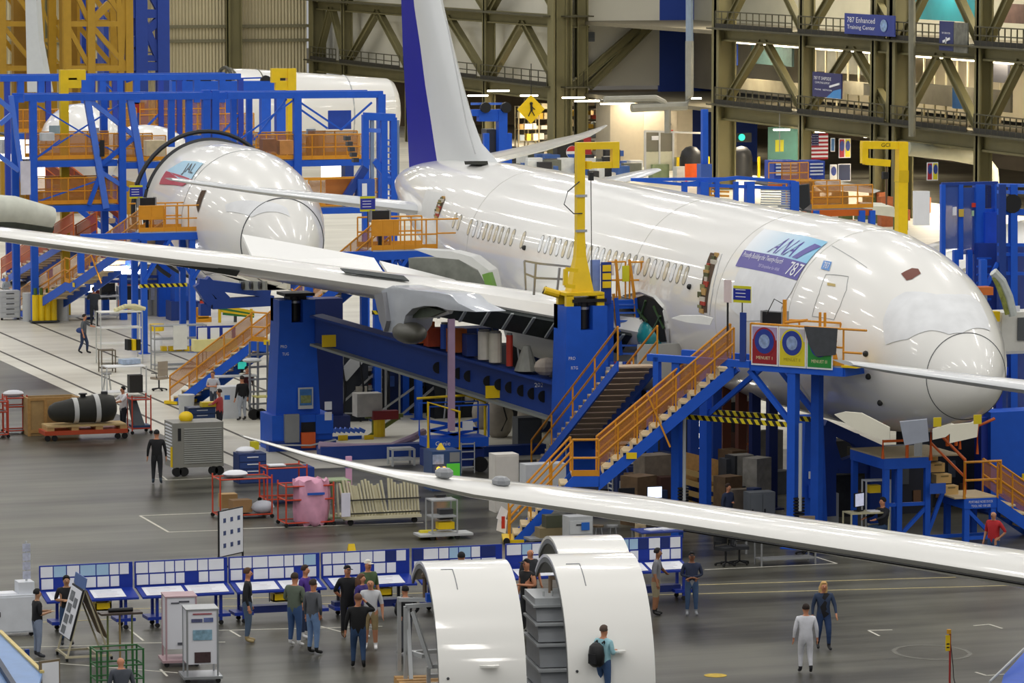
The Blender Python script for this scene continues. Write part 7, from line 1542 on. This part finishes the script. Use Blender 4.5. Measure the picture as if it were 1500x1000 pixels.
# wooden crate and black tank
g=G(85,640); s_=scl(g); t=T('wooden_crate','open wooden crate standing behind the black tank','crate',g+Vector((0,1.0,0)),0,None)
wc=1.7
for p,q in(((-.9,-.4,0),(-.84,.5,1.3)),((.8,-.4,0),(.86,.5,1.3)),((-.9,.44,0),(.86,.5,1.3)),((-.9,-.4,0),(-.3,-.34,1.3))): b=MB(); b.b2(p,q,M('#c2a06a',.7,var=.15,scale=4)); P(t,'side',b)
for z in(.1,1.22): b=MB(); b.b2((-.92,-.44,z),(.88,-.38,z+.1),WOOD); P(t,'rim_board',b)
for x in(-.88,-.3,.3,.84): b=MB(); b.b2((x-.05,-.45,0),(x+.05,-.38,1.3),WOOD); P(t,'batten',b)
g=G(122,642); t=T('pallet_cart','red wheeled frame carrying a wooden pallet under the black tank','cart',g)
b=MB(); b.b2((-1.45,-.5,.2),(1.45,.5,.34),M('#c8502c',.5)); P(t,'red_frame',b); 
for x in(-1.35,-1.1,1.1,1.35): b=MB(); b.cyl((x,-.5,.1),.1,.08,RUB,12,axis='y'); P(t,'wheel',b)
for k in range(4): b=MB(); b.b2((-1.35,-.45+k*.25,.46),(1.4,-.25+k*.25,.52),M('#d9bb82',.7,var=.12,scale=5)); P(t,'pallet_board',b)
for k in range(4): b=MB(); b.b2((-1.35+k*.85,-.42,.34),(-1.1+k*.85,.45,.46),M('#c9a66c',.7)); P(t,'pallet_block',b)
t=T('black_tank','matt black tank with two white straps lying on the pallet','tank',g+Vector((0,0,.52)))
TK=M('#34342f',.65,var=.1,scale=6)
b=MB(); b.tube([(-1.2,0,.36),(-1.12,0,.38),(-.95,0,.42),(-.4,0,.45),(.75,0,.52),(1.05,0,.5),(1.15,0,.5)],.4,TK,24,rr=[.12,.26,.34,.42,.5,.42,.2]); P(t,'body',b,smooth=50)
for x,r in((-.3,.445),(.45,.5)): b=MB(); b.tube([(x-.08,0,.455 if x<0 else .5),(x+.08,0,.46 if x<0 else .51)],r,M('#e3e4e2',.6),24); P(t,'white_strap',b,smooth=30)
b=MB(); b.cyl((.0,0,.88),.1,.14,BLK,12); b.cyl((.0,0,1.0),.15,.04,BLK,12); P(t,'valve',b); b=MB(); b.cyl((.75,0,.98),.12,.1,DGRY,12); P(t,'cap',b)
# benches and carts on the pale aisle
t=rack('wire_rack','tall pale wire rack with a rolled cream cloth on its top','rack',175,532,1.7,.8,2.1,4,M('#c6c8c4',.4),shm=M('#e6e6e0',.5))
b=MB(); g=G(178,532); 
for k in range(4): b.tube([g+Vector((-.3+k*.12,-.2,2.15+.05*k)),g+Vector((.2+k*.12,0,2.3)),g+Vector((.7+k*.1,.1,2.15))],.09,M('#e6dfb0',.7,var=.1),6)
tag(b.build('cream_cloth',None,50),'bunched cream cloths lying on the tall wire rack','cloth')
rack('brown_cart','small brown two-shelf cart left of the white work table','cart',157,545,.55,.5,.9,2,M('#6b5f4c',.6))
t=rack('work_table','white work table with piled papers on the pale aisle','table',182,580,1.5,.8,1.15,2,M('#c3c6c8',.4),shm=M('#e9eaea',.5))
bx('paper_stack','pile of blue-white papers on the white work table','paper',190,578,1.17,.7,.45,.18,M('#aebfd6',.6,var=.3,scale=7),.3); bx('black_case','black computer case under the white work table','case',198,582,.2,.5,.4,.65,BLK); 
for k in range(3): bx('binder',['black binder standing left of two others behind the white work table','yellow binder between two black ones behind the white work table','black binder standing right of a yellow one behind the white work table'][k],'binder',188+k*7,560,1.25,.14,.3,.42,YEL if k==1 else BLK,.2)
stool('grey wire stool beside the white work table',157,572,GRY)
chair('beige office chair right of the white work table',233,572,M('#a09484',.7),math.pi*1.15)
t=rack('parts_rack','wide grey parts rack with yellow bins behind the long stairs','rack',262,540,2.1,.6,1.75,4,M('#9a9d9e',.4)); g=G(262,540)
for k in range(5): bx('parts_bin',['first','second','third','fourth','fifth'][k]+' yellow bin from the left on the wide grey parts rack','bin',240+k*11,540,.72,.2,.3,.18,YEL,0,'yellow bins on the wide parts rack')
b=MB(); b.b2(g+Vector((-.3,-.36,.8)),g+Vector((.25,-.32,1.75)),M('#e9e9e2',.5)); tag(b.build('white_board'),'white panel leaning on the wide grey parts rack','panel')
f=Frame('planning_table','blue board with white sheets and a yellow table behind the long stairs','table',G(315,545).y,315); f.panel(288,478,345,500,NB,'back_board'); 
for k in range(3): f.panel(290+k*18,480,303+k*18,498,PAPER,'pinned_sheet',dy=-.05)
f.panel(282,497,345,512,M('#e6dd9a',.5),'desk_top',dy=-.3,th=.5); f.bar(290,512,290,545,.08,GRY,'leg'); f.bar(340,512,340,545,.08,GRY,'leg')
t=place('waste_stand','white tied bag hanging under a yellow lid beside the parts rack','bin',230,520); b=MB(); b.ball((0,0,.5),.3,PAPER,10,7,(.8,.8,1.4)); P(t,'bag',b); b=MB(); b.cyl((0,0,1.0),.3,.28,YEL,12); P(t,'lid',b)
# left far bench area
t=place('drum_pack','pack of yellow gas drums with green tops on a trolley at the left','drums',66,473)
for k in range(4): b=MB(); b.cyl((-.42+k*.27,0,.1),.15,1.15,YEL,12); b.cyl((-.42+k*.27,0,1.25),.08,.3,M('#4a6b2a',.5),8); P(t,'drum',b)
b=MB(); b.b2((-.65,-.25,.05),(.6,.3,.12),DGRY); P(t,'trolley_bed',b)
b=MB(); b.cyl((0,0,0),.3,1.25,LGRY,16); o=b.build('white_cylinder',None,40); o.location=G(43,470); tag(o,'tall white cylinder left of the yellow drums','cylinder'); b=MB(); b.cyl((0,0,0),.26,1.1,LGRY,16); o=b.build('white_cylinder',None,40); o.location=G(92,470); tag(o,'shorter white cylinder right of the yellow drums','cylinder')
cab('drawer_unit','white wheeled drawer unit left of the left stairs foot','drawer unit',13,468,.9,.6,1.3,LGRY,doors=0,drawers=5,wheels=True)
rack('work_table','long white metal work table behind the walking man at the left','table',136,468,2.4,.8,1.05,2,M('#c3c6c8',.4)); g=G(136,468)
monitor('bright monitor on the long white table at the left',g+Vector((-.1,0,1.08)),.5,.36,M('#eaf2ff',.3,emit=2,var=0)); monitor('dark monitor left of the bright one on the long white table',g+Vector((-.9,0,1.08)),.6,.4,BLK); monitor('dark monitor right of the bright one on the long white table',g+Vector((.75,0,1.08)),.55,.4,BLK)
t,w,g=red_cart('wide red frame cart with a white tray near the left dock column',196,458,40,1.5,sh=(.1,.2,1.3,1.45),d=.8); b=MB(); b.b2((-.5,-.2,1.3),(.3,.2,1.8),M('#7fb0dc',.5)); P(t,'blue_box',b)
for k,px in enumerate((218,230)): b=MB(); b.cyl((0,0,0),.22,2.3,M('#a5a59c',.4),14); o=b.build('grey_cylinder',None,40); o.location=G(px,462); tag(o,['tall grey gas cylinder left of its twin near the dock column','tall grey gas cylinder right of its twin near the dock column'][k],'cylinder')
f=Frame('jack_post','blue jack column with a white notice under the red-striped nose section','jack',G(268,468).y,268); f.bar(268,345,268,468,.95,BLUE,'shaft',d=.8); f.bar(268,440,268,470,1.3,DBLUE,'base',d=1.0); f.panel(262,403,272,414,PAPER,'notice',dy=-.5); f.panel(262,414,272,432,M('#2c62d8',.5),'junction_box',dy=-.5)
f=Frame('nose_cradle','dark blue cradle beam under the red-striped nose section','cradle',170,320)
for aa in((290,415,310,445),(310,445,400,440),(290,415,395,428),(300,410,330,440),(420,420,440,400),(300,445,300,462)): f.bar(*aa,.4,DBLUE,'beam')
f=Frame('tool_stand','bright yellow tool stand on the pale aisle near the dock column','stand',G(298,472).y,298); f.panel(290,451,306,466,M('#f0a818',.5),'body',th=.4); f.panel(286,465,310,472,M('#f0a818',.5),'base',th=.6); f.panel(292,428,306,440,LGRY,'head'); f.panel(293,438,305,451,RED,'red_block')
f=Frame('tube_cart','yellow and green pipe bundle on a low cart by the long stairs top','cart',G(340,472).y,340)
for k in range(4): f.bar(318+k*3,447+k*4,372,457+k*2,.12,[YEL,GREEN,YEL,GREEN][k],'pipe')
for x in(322,345,368): f.bar(x,452,x,474,.1,YEL if x!=345 else DGRY,'leg')
for k,(x0,x1,y_) in enumerate(((152,190,393),(178,218,398))):
    b=MB(); b.b2(atD(x0,y_-3,186),atD(x1,y_+3,186)+Vector((0,.2,0)),M('#ffffff',.5,emit=9,var=0)); tag(b.build('fluorescent_lamp'),['bright strip lamp under the left dock, upper of two','bright strip lamp under the left dock, lower of two'][k],'lamp')
f=Frame('assembly_dock','dim blue dock frames and red gear under the red-striped nose section','dock',192,180)
for x in(130,236,247): f.post(x,345,.34)
for y_ in(405,412): f.bar(135,y_,240,y_,.12,DBLUE)
f.bar(150,380,235,378,.1,HAZ,'hazard_bar')
for k in range(8):
    random.seed(k); f.panel(140+k*12,418+random.random()*10,149+k*12,440,M(random.choice(['#222831','#c9ccd2','#3a62a8','#8a2f22']),.5,var=.3),'stored_item',dy=.4,th=.4)
# racks between carts and stairs
g=G(555,765); s_=scl(g); t=T('slat_rack','long wheeled rack of upright cream slats behind the foreground wing tip','rack',g,0); w=116/s_
CR=M('#d9d2b2',.55,var=.08)
b=MB(); b.b2((-w/2,-.5,.18),(w/2,.6,.26),CR); P(t,'base',b)
for k in range(24):
    x=-w/2+.05+k*(w-.1)/23; lean=.16 if k<14 else .03
    b=MB(); b.bar((x,-.35,.26),(x-lean,-.25,1.25+.1*math.sin(k)),.05,.1,CR); P(t,'slat',b)
for z in(.35,.75): b=MB(); b.bar((-w/2,-.42,z),(w/2,-.42,z),.04,.04,M('#3a3a34',.6)); P(t,'black_strip',b)
for x in(-w*.42,w*.42): b=MB(); b.cyl((x,-.4,.09),.09,.06,RUB,10,axis='y'); P(t,'wheel',b)
b=MB(); b.b2(g+Vector((-w/2-.15,-.6,.3)),g+Vector((-w/2+.12,-.56,1.0)),M('#e6e4f2',.5)); tag(b.build('paper_sign'),'white sheet of writing hung on the left end of the slat rack','sign')
b=MB(); p=G(511,745); b.b2(p+Vector((-.09,-.05,.2)),p+Vector((.09,.05,1.6)),M('#e0a9cc',.5)); b.b2(p+Vector((-.1,-.06,1.25)),p+Vector((.1,.06,1.35)),M('#3a4fb0',.5)); tag(b.build('pink_post'),'pink wrapped post with a blue band in the slat rack','post')
t=rack('green_slat_rack','rack of green and white slats between the pink sheet and the cream slats','rack',492,765,.7,.7,1.3,2,M('#8fa07a',.5))
for k in range(5): b=MB(); b.bar((-.3+k*.15,-.3,.2),(-.34+k*.15,-.2,1.3),.05,.08,M('#7fa06a' if k%2 else '#d9d9c9',.5)); P(t,'slat',b)
cab('control_cabinet','blue-grey control cabinet with a green screen and two amber lamps','cabinet',648,716,.95,.9,1.25,M('#34507f',.45),doors=0); g=G(648,716)
b=MB(); b.b2((.0,-.49,.35),(.42,-.45,.85),M('#4fae35',.4,emit=.35,var=0)); o=b.build('green_screen'); o.location=g; tag(o,'green screen on the front of the blue-grey control cabinet','screen')
for k,x in enumerate((-.28,-.1)): b=MB(); b.ball((0,0,0),.07,M('#ffa21c',.4,emit=4,var=0),8,6); o=b.build('amber_lamp'); o.location=g+Vector((x,-.5,.7)); tag(o,['amber lamp at the left on the control cabinet','amber lamp next to the green screen'][k],'lamp')
b=MB(); b.b2((-.46,-.47,.85),(-.1,-.45,1.15),M('#b9c9e6',.5,var=.3,scale=9)); b.b2((.1,-.47,.9),(.42,-.45,1.2),GRY); o=b.build('notice_board'); o.location=g; tag(o,'row of pale notices along the top of the control cabinet','notice'); b=MB(); b.loft([[(-.12,-.12,0),(.12,-.12,0),(.12,.12,0),(-.12,.12,0)],[(-.02,-.02,.2),(.02,-.02,.2),(.02,.02,.2),(-.02,.02,.2)]],YEL); o=b.build('yellow_cone'); o.location=g+Vector((-.05,0,1.25)); tag(o,'small yellow cone on top of the control cabinet','cone')
cab('white_locker','tall white locker left of the long front stairs','locker',738,748,.75,.6,1.75,M('#dedad2',.5),doors=1)
t=rack('grey_work_cart','grey work cart with a yellow bin in front of the slat rack','cart',647,788,.75,.6,1.15,3,M('#a9acae',.4),wheels=True); g=G(647,788)
bx('parts_bin','yellow bin on the middle shelf of the grey work cart','bin',652,788,.28,.48,.3,.2,YEL); bx('black_case','black box on the grey work cart above the yellow bin','case',652,786,.52,.4,.3,.3,DGRY); bx('dark_tool','dark tool lying on top of the grey work cart','tool',645,786,1.17,.3,.15,.06,BLK)
b=MB(); b.b2((-.75,-.35,.1),(.85,.35,.16),LGRY); o=b.build('cart_platform'); o.location=g; o.parent=None; tag(o,'flat pale platform under the grey work cart','platform')
b=MB(); b.cyl((-.0,0,.12),.12,.5,M('#d9c92a',.5),10,axis='x'); o=b.build('yellow_roll',None,40); o.location=G(626,786)+Vector((-.3,-.2,0)); tag(o,'yellow striped roll at the left foot of the grey work cart','roll')
b=MB(); b.prism([(-.15,0,.35),(.1,-.02,.2),(.2,0,.55),(0,0,.7)],(0,-.02,0),PAPER); b.prism([(-.15,0,.0),(.12,-.02,-.1),(.18,0,.3),(-.1,0,.35)],(0,-.02,0),PAPER); b.b2((.0,-.04,.05),(.1,-.02,.4),M('#c8301f',.5)); o=b.build('hanging_tags'); o.location=G(731,790)+Vector((0,-.2,.3)); tag(o,'white and red tags tied to the foot of the front stairs','tag')
bx('white_bench','white low bench behind the landing of the front stairs','bench',795,735,0,1.3,.6,1.2,M('#dfe2e6',.5)); 

for i,(px,py,w,h,c) in enumerate(((1385,742,2.6,2.3,'#1a1e26'),(1330,752,1.6,2.0,'#1c2030'),(1240,752,1.4,2.2,'#23252a'),(1425,738,1.4,2.2,'#14265a'))):  # made-up dark boxes, added to darken the bright gap beneath the nose
    g=G(px,py); b=MB(); b.b2((-w/2,0,0),(w/2,.8,h),M(c,.6,var=.3,scale=2)); [b.b2((-w/2+.15+k*.4,-.05,.3+(k%2)*.6),(-w/2+.4+k*.4,0,.7+(k%2)*.7),M('#4b5058' if k%2 else '#6a4a30',.6)) for k in range(int(w/.45))]
    o=b.build('equipment_cabinet'); o.location=g; tag(o,['wide dark cabinet behind the steps of the nose platform','dark cabinet behind the left legs of the nose platform','dark cabinet right of the tapered jack post','dark blue cabinet behind the lower landing of the nose platform'][i],'cabinet')
# ================= people =================
def V(*a): return Vector(a)
ARMS={'down':((.25,.02,1.14),(.27,-.05,.90)),'phone':((.25,.0,1.15),(.12,-.26,1.18)),'fold':((.26,.02,1.16),(.02,-.2,1.17)),'hip':((.33,.08,1.16),(.2,-.02,1.0)),
 'out':((.36,-.04,1.2),(.58,-.12,1.05)),'raise':((.36,-.05,1.38),(.16,-.12,1.58)),'reach':((.24,-.2,1.25),(.2,-.46,1.2)),'swingf':((.25,-.1,1.16),(.25,-.26,.95)),'swingb':((.26,.14,1.15),(.28,.2,.9)),'cross':((.26,.0,1.14),(-.04,-.17,1.08)),'pocket':((.29,.07,1.14),(.2,-.04,.95)),'back':((.27,.1,1.15),(.1,.16,1.0))}
def person(label,px,py,h=1.76,rz=0,la='down',ra='down',top='#222222',leg='#3c5a86',shoe='#2a2a2a',hair='#2a1d14',skin='#c98a68',sleeve=1.0,shorts=False,stride=.0,lean=0,cap=None,bald=False,long=False,sit=False,wide=1.12,z=0,inner=None,g=None,pattern=0,grp=None):
    g=G(px,py,z) if g is None else g; k=h/1.78
    me=bpy.data.meshes.new('person'); vs_=[];rad=[];ed=[];bone=[]
    def v(p,r,par=None,bn=None):
        vs_.append(Vector(p)*k); rad.append((r*k,r*k) if not isinstance(r,tuple) else (r[0]*k,r[1]*k)); i=len(vs_)-1
        if par is not None: ed.append((par,i)); bone.append((par,i,bn))
        return i
    L=lean; w=wide; hp=.93 if not sit else .5; dz=hp-.93
    pel=v((0,0,hp),(.15*w,.115*w)); sp=v((0,-L*.3,1.12+dz),(.145*w,.115*w),pel,'top'); ch=v((0,-L*.7,1.34+dz),(.165*w,.12*w),sp,'top')
    nk=v((0,-L,1.49+dz),.062,ch,'top'); hb=v((0,-L-.015,1.57+dz),.062,nk,'skin'); hm=v((0,-L-.03,1.655+dz),(.078,.088),hb,'skin'); ht=v((0,-L-.015,1.735+dz),(.058,.068),hm,'skin')
    v((0,-L-.135,1.645+dz),.012,hm,'skin'); v((.09,-L-.01,1.65+dz),.014,hm,'skin'); v((-.09,-L-.01,1.65+dz),.014,hm,'skin')
    for s_,arm in((1,la),(-1,ra)):
        e,wr=ARMS[arm]; sh=v((s_*.185*w,-L*.8,1.42+dz),.066*w,ch,'top'); el=v((s_*e[0]*w,e[1]-L*.8,e[2]+dz),.047*w,sh,'top'); 
        wi=v((s_*wr[0]*w,wr[1]-L*.9,wr[2]+dz),.030,el,'fore'); d=(Vector(wr)-Vector(e)); d=Vector((d.x*s_,d.y,d.z)).normalized()
        side=Vector((0,1,0)) if abs(d.y)<.7 else Vector((s_,0,0)); side=(side-d*side.dot(d)).normalized(); nn=d.cross(side)
        w0=Vector((s_*wr[0]*w,wr[1]-L*.9,wr[2]+dz)); ha=v(w0+d*.07,(.036,.022),wi,'hand')
        for q in range(4):
            o_=side*(.03-.02*q); l=[.055,.065,.06,.048][q]; f1=v(w0+d*.11+o_,.011,ha,'hand'); v(w0+d*(.11+l)+o_+nn*.015,.009,f1,'hand')
        v(w0+d*.075+side*.055,.012,ha,'hand')
    for s_ in(1,-1):
        st=stride*s_
        if sit: hi=v((s_*.09,-.02,hp-.02),.1,pel,'leg'); kn=v((s_*.13,-.45,hp+.0),.07,hi,'leg'); an=v((s_*.13,-.42,.09),.05,kn,'shin'); to=v((s_*.13,-.6,.045),.04,an,'shoe')
        else:
            hi=v((s_*.09*w,0,hp-.06),.105*w,pel,'leg'); kn=v((s_*.10*w,-.02-st*.55-(.05 if st else 0),.5),.07*w,hi,'leg'); an=v((s_*.11*w,-st+(.02),.09+(.05 if st<0 else 0)),.048,kn,'shin'); to=v((s_*.125*w,-st-.17,.045),.042,an,'shoe')
    me.from_pydata([tuple(p) for p in vs_],ed,[]); ob=bpy.data.objects.new('skeleton',me); SC.collection.objects.link(ob)
    m=ob.modifiers.new('s','SKIN'); m.use_smooth_shade=True
    for i,d in enumerate(me.skin_vertices[0].data): d.radius=rad[i]; d.use_root=(i==0)
    ob.modifiers.new('u','SUBSURF').levels=1
    dg=bpy.context.evaluated_depsgraph_get(); out=bpy.data.meshes.new_from_object(ob.evaluated_get(dg)); bpy.data.objects.remove(ob)
    out.materials.clear(); SK=M(skin,.55,var=.03); TP=M(top,.8,var=.06,scale=14) if not pattern else M(top,.8,var=.35,scale=30); LG=M(leg,.8,var=.12,scale=9); SH=M(shoe,.6,var=0); 
    ms=[SK,TP,LG,SH,M(inner or top,.8,var=.05)]
    for q in ms: out.materials.append(q)
    for pl in out.polygons:
        c=pl.center; best=(9,None,0)
        for a,b_,bn in bone:
            A=vs_[a];B=vs_[b_]; ab=B-A; t=max(0,min(1,(c-A).dot(ab)/ab.length_squared)); dd=(c-A-ab*t).length-.5*(rad[a][0]*(1-t)+rad[b_][0]*t)
            if dd<best[0]: best=(dd,bn,t)
        bn,t=best[1],best[2]
        if bn=='fore': mi=1 if sleeve>=1 and t<.9 else 0
        elif bn in('hand','skin'): mi=0
        elif bn=='shin': mi=(3 if t>.8 else (2 if not shorts else 0))
        elif bn=='leg': mi=2 if not(shorts and t>.95) else 0
        elif bn=='shoe': mi=3
        else: mi=1
        if bn=='top' and sleeve<.3 and abs(c.x)>.2*k*w and c.z<(1.4+dz)*k: mi=0
        if bn=='top' and c.z>(1.485+dz)*k and abs(c.x)<.075*k: mi=0
        if bn=='top' and inner and c.y<-.03*k and abs(c.x)<.055*k: mi=4
        if mi==1 and c.z<(.90+dz)*k and abs(c.x)<.2*k and bn!='fore': mi=2
        pl.material_index=mi; pl.use_smooth=True
    o=bpy.data.objects.new('person',out); SC.collection.objects.link(o); o.location=g; o.rotation_euler=(0,0,rz); tag(o,label,'person',grp)
    hz=1.665+dz; hy=-L-.02
    if not bald or cap:
        b=MB(); rings=[]; HM_=M(cap or hair,.8,var=.1,scale=20)
        for i in range(7):
            a=math.radians(-18+18*i) if not cap else math.radians(5+14*i); 
            rings.append([Vector((.098*math.cos(a)*math.cos(t*math.pi/8)*k,(hy+.012+(.112 if math.sin(t*math.pi/8)>0 or i>2 else .06)*math.cos(a)*math.sin(t*math.pi/8))*k,(hz+.03+.108*math.sin(a))*k)) for t in range(16)])
        b.loft(rings,HM_,True)
        if cap: b.box((0,(hy-.14)*k,(hz+.045)*k),(.13*k,.1*k,.012),HM_)
        P(o,'hat' if cap else 'hair',b,smooth=60)
    if long:
        b=MB(); b.tube([V(0,(hy+.06)*k,(hz+.08)*k),V(0,(hy+.09)*k,(hz-.05)*k),V(0,(hy+.1)*k,(hz-.2)*k),V(0,(hy+.09)*k,(hz-.32)*k)],.1,M(hair,.7,var=.12,scale=18),12,rr=[.07*k,.12*k,.12*k,.06*k]); P(o,'long_hair',b,smooth=60)
    for s_ in(-1,1): b=MB(); b.ball(V(s_*.032*k,(hy-.085)*k,hz*k),.011*k,BLK,6,4); P(o,'eye',b)
    b=MB(); b.box(V(0,(hy-.088)*k,(hz-.06)*k),(.04*k,.012*k,.008*k),M('#8f4a42',.6,var=0)); P(o,'mouth',b)
    return o
R=math.radians
person('man in a black t-shirt and pale jeans reading his phone by the white wheeled cabinet',55,963,1.68,R(95),'phone','phone','#15161a','#8d9ab2','#3a3d44','#121214',sleeve=.5,skin='#b98a68')
person('man in a black t-shirt and blue jeans behind the tilted picture board',98,944,1.72,R(-5),'fold','fold','#121317','#2e4a72','#22242a','#101012',sleeve=.5,skin='#b98a68',wide=1.08)
person('man in a black jacket over a white shirt and grey-blue jeans, facing right',363,941,1.86,R(70),'down','down','#17191d','#52667f','#a89468','#5a3d26',inner='#e6e6ea')
person('man in a grey-green jumper and blue jeans with white shoes, facing the boards',432,947,1.83,R(130),'cross','cross','#5f6a5c','#3b5a8a','#e2e2e2','#3a2c22')
person('person in a purple shirt with glasses behind the two men in grey jumpers',447,935,1.84,R(50),'down','down','#4a2a8a','#2e3c5c','#dcdcdc','#3a2a20',sleeve=.5)
person('man in a dark grey jumper and pale jeans, nearest of the left group',459,958,1.84,R(120),'down','pocket','#55585e','#6f8db8','#1a1a1c','#3a2c22',wide=1.05)
person('man in a black shirt and black cap with a purple lanyard',509,933,1.80,R(8),'down','back','#101116','#191a20','#5a4630','#2a2018',sleeve=.5,cap='#17181c',wide=1.1)
person('man in a green t-shirt and white cap behind the bald man',539,924,1.80,R(15),'down','down','#4a5f3e','#a89878','#e8e8e8','#4a3526',sleeve=.5,cap='#eceade',shorts=True)
person('woman in a purple top with brown hair, half hidden behind the bald man',530,935,1.62,R(40),'down','down','#3d2f78','#2a2c3a','#dddddd','#6a4a34',long=True)
person('bald man in a pale grey t-shirt, khaki shorts and white trainers',543,951,1.76,R(-20),'down','swingf','#c6c8cc','#a39068','#f2f2f2',bald=True,sleeve=.5,shorts=True,skin='#c48a6a')
person('man in a black jumper and blue jeans seen from behind, scratching his head',525,979,1.80,R(165),'down','raise','#0f1013','#2f4a70','#202226','#6a4630',wide=1.1,stride=.12)
person('person in a black hooded top and grey checked trousers behind the grey tube frame',594,958,1.68,R(200),'hip','hip','#0e0f12','#4d5058','#26272b','#101114',pattern=0)
person('man in a black sleeveless top and black cap between the two curved shells',772,925,1.84,R(-70),'fold','down','#101114','#2a2c30','#222222','#2a2018',sleeve=.2,cap='#1a1718')
person('bald man behind the man in the black cap, between the curved shells',776,905,1.82,R(20),'down','down','#2a2c32','#2a2c30','#222222',bald=True,sleeve=.5)
person('person with dark hair seen just above the left curved shell',676,914,1.84,R(170),'down','down','#2c3440','#2a2c30','#222222','#16161a')
mcy=person('man in a light blue shirt and blue jeans taking a picture of the right shell',884,1030,1.80,R(125),'down','phone','#9fd0dc','#3c5a86','#333333','#5a4a40',wide=1.05)
t=T('backpack','black backpack on the back of the man in the light blue shirt','backpack',mcy.location+Vector((-.22,-.13,.0)),R(125)); 
b=MB(); b.loft([[Vector((.17*f*math.cos(a*.5236),.14*f*math.sin(a*.5236),z)) for a in range(12)] for z,f in((.88,.6),(.95,1.1),(1.15,1.2),(1.35,1.0),(1.43,.5))],BLK); P(t,'bag_body',b,smooth=50); b=MB(); b.box((0,.15,1.08),(.2,.07,.22),M('#1b1c20',.8)); P(t,'front_pocket',b)
for x in(-.1,.1): b=MB(); b.tube([(x,-.08,1.42),(x,-.16,1.46),(x,-.2,1.3)],.02,BLK,5); P(t,'strap',b)
person('man in a grey t-shirt and khaki shorts leaning on the right end table',960,901,1.74,R(60),'out','down','#7f8086','#9c9074','#1c1c1e','#1c1614',sleeve=.5,shorts=True,skin='#9a6a4c',lean=.05)
person('man in a navy-sleeved grey top and black cap at the right end table',1013,901,1.64,R(-15),'cross','cross','#26304a','#3f587c','#8a8d92','#17130f',cap='#16171b',inner='#8d9098',skin='#8a5c42')
person('person in a white coverall seen from behind in the open floor',1180,986,1.66,R(165),'down','down','#e6e7ee','#e2e3ea','#24242a','#2a1c14',stride=.1)
person('blonde woman in a denim jacket and jeans with a black top',1206,951,1.68,R(-10),'swingf','down','#2c3c58','#28406a','#17181c','#d8b070',long=True,stride=.12,inner='#14141a')
person('bald man in a red vest near the nose stairs at the right edge',1455,836,1.68,R(-60),'hip','down','#b01f26','#2f4a78','#333333',bald=True,sleeve=.3,inner='#b01f26',skin='#c08a6a')
person('seated man in dark clothes working at the computer cart under the nose',1293,797,1.78,R(-75),'reach','reach','#24262c','#2f4a70','#222222','#1c1612',sit=True)
bx('work_stool','low stool under the seated man beneath the nose','stool',1293,797,0,.36,.36,.42,DGRY)
person('man dressed all in black walking away beside the grey louvred trolley',230,709,1.72,R(165),'down','down','#111216','#26282c','#3d4a58','#141416',stride=.1)
person('man in a white t-shirt touching the black tank',181,634,1.62,R(-80),'reach','reach','#e6e6ea','#252a38','#222222','#151515',sleeve=.5)
person('man in a red shirt seen from behind at the tool chest',322,640,1.66,R(-120),'reach','down','#c04a48','#22242c','#1a1a1c','#3a2a20',sleeve=.5)
person('man in a black jacket and pale trousers beside the wheeled rack',355,616,1.60,R(200),'down','down','#121317','#aeb4be','#333333','#2c2018')
person('person in a dark red top right behind the man in the black jacket',362,600,1.58,R(20),'down','down','#5a2430','#2a2c34','#222222','#2c2018')
person('man in a grey shirt with a blue waist bag walking left across the pale aisle',122,518,1.62,R(60),'reach','down','#5f6468','#2c3a5a','#16181c','#2a2018',sleeve=.5,stride=.16,lean=.06)
b=MB(); b.ball((0,0,0),.17,M('#26407c',.6),10,6,(1,.7,.7)); o=b.build('waist_bag',None,50); o.location=G(116,518)+Vector((0,-.2,.98)); tag(o,'dark blue bag at the waist of the man crossing the pale aisle','bag')
person('man in dark grey clothes standing at the long white table',138,478,1.72,R(170),'reach','reach','#3b4048','#33383f','#222222','#222222')
person('balding man with a pale shirt leaning under the long stairs',314,606,1.55,R(-40),'fold','fold','#c9ccd4','#3a4456','#222222','#7a5a44',sleeve=.5,lean=.12)
person('bald head of a man at the bottom edge by the green tube frame',178,1075,1.74,R(180),'down','down','#4a4f58','#333333','#222222',bald=True)
person('seated person at the left edge behind the white drawer unit',10,455,1.6,R(40),'fold','fold','#a9b4bc','#3a4456','#222222','#cfc8ba')
person('person in dark clothes bending over the dark blue table under the foreground wing',938,806,1.5,R(150),'reach','reach','#4a5f68','#b9a684','#222222','#2a2018',lean=.2)
person('person half hidden behind the slatted crate stack',1066,786,1.55,R(30),'fold','down','#2a3550','#333a4a','#222222','#3a2a20')
person('small distant person in a dark vest beyond the right jib crane',1281,292,1.7,R(10),'down','down','#2a2620','#2c3444','#222222','#2a2018')
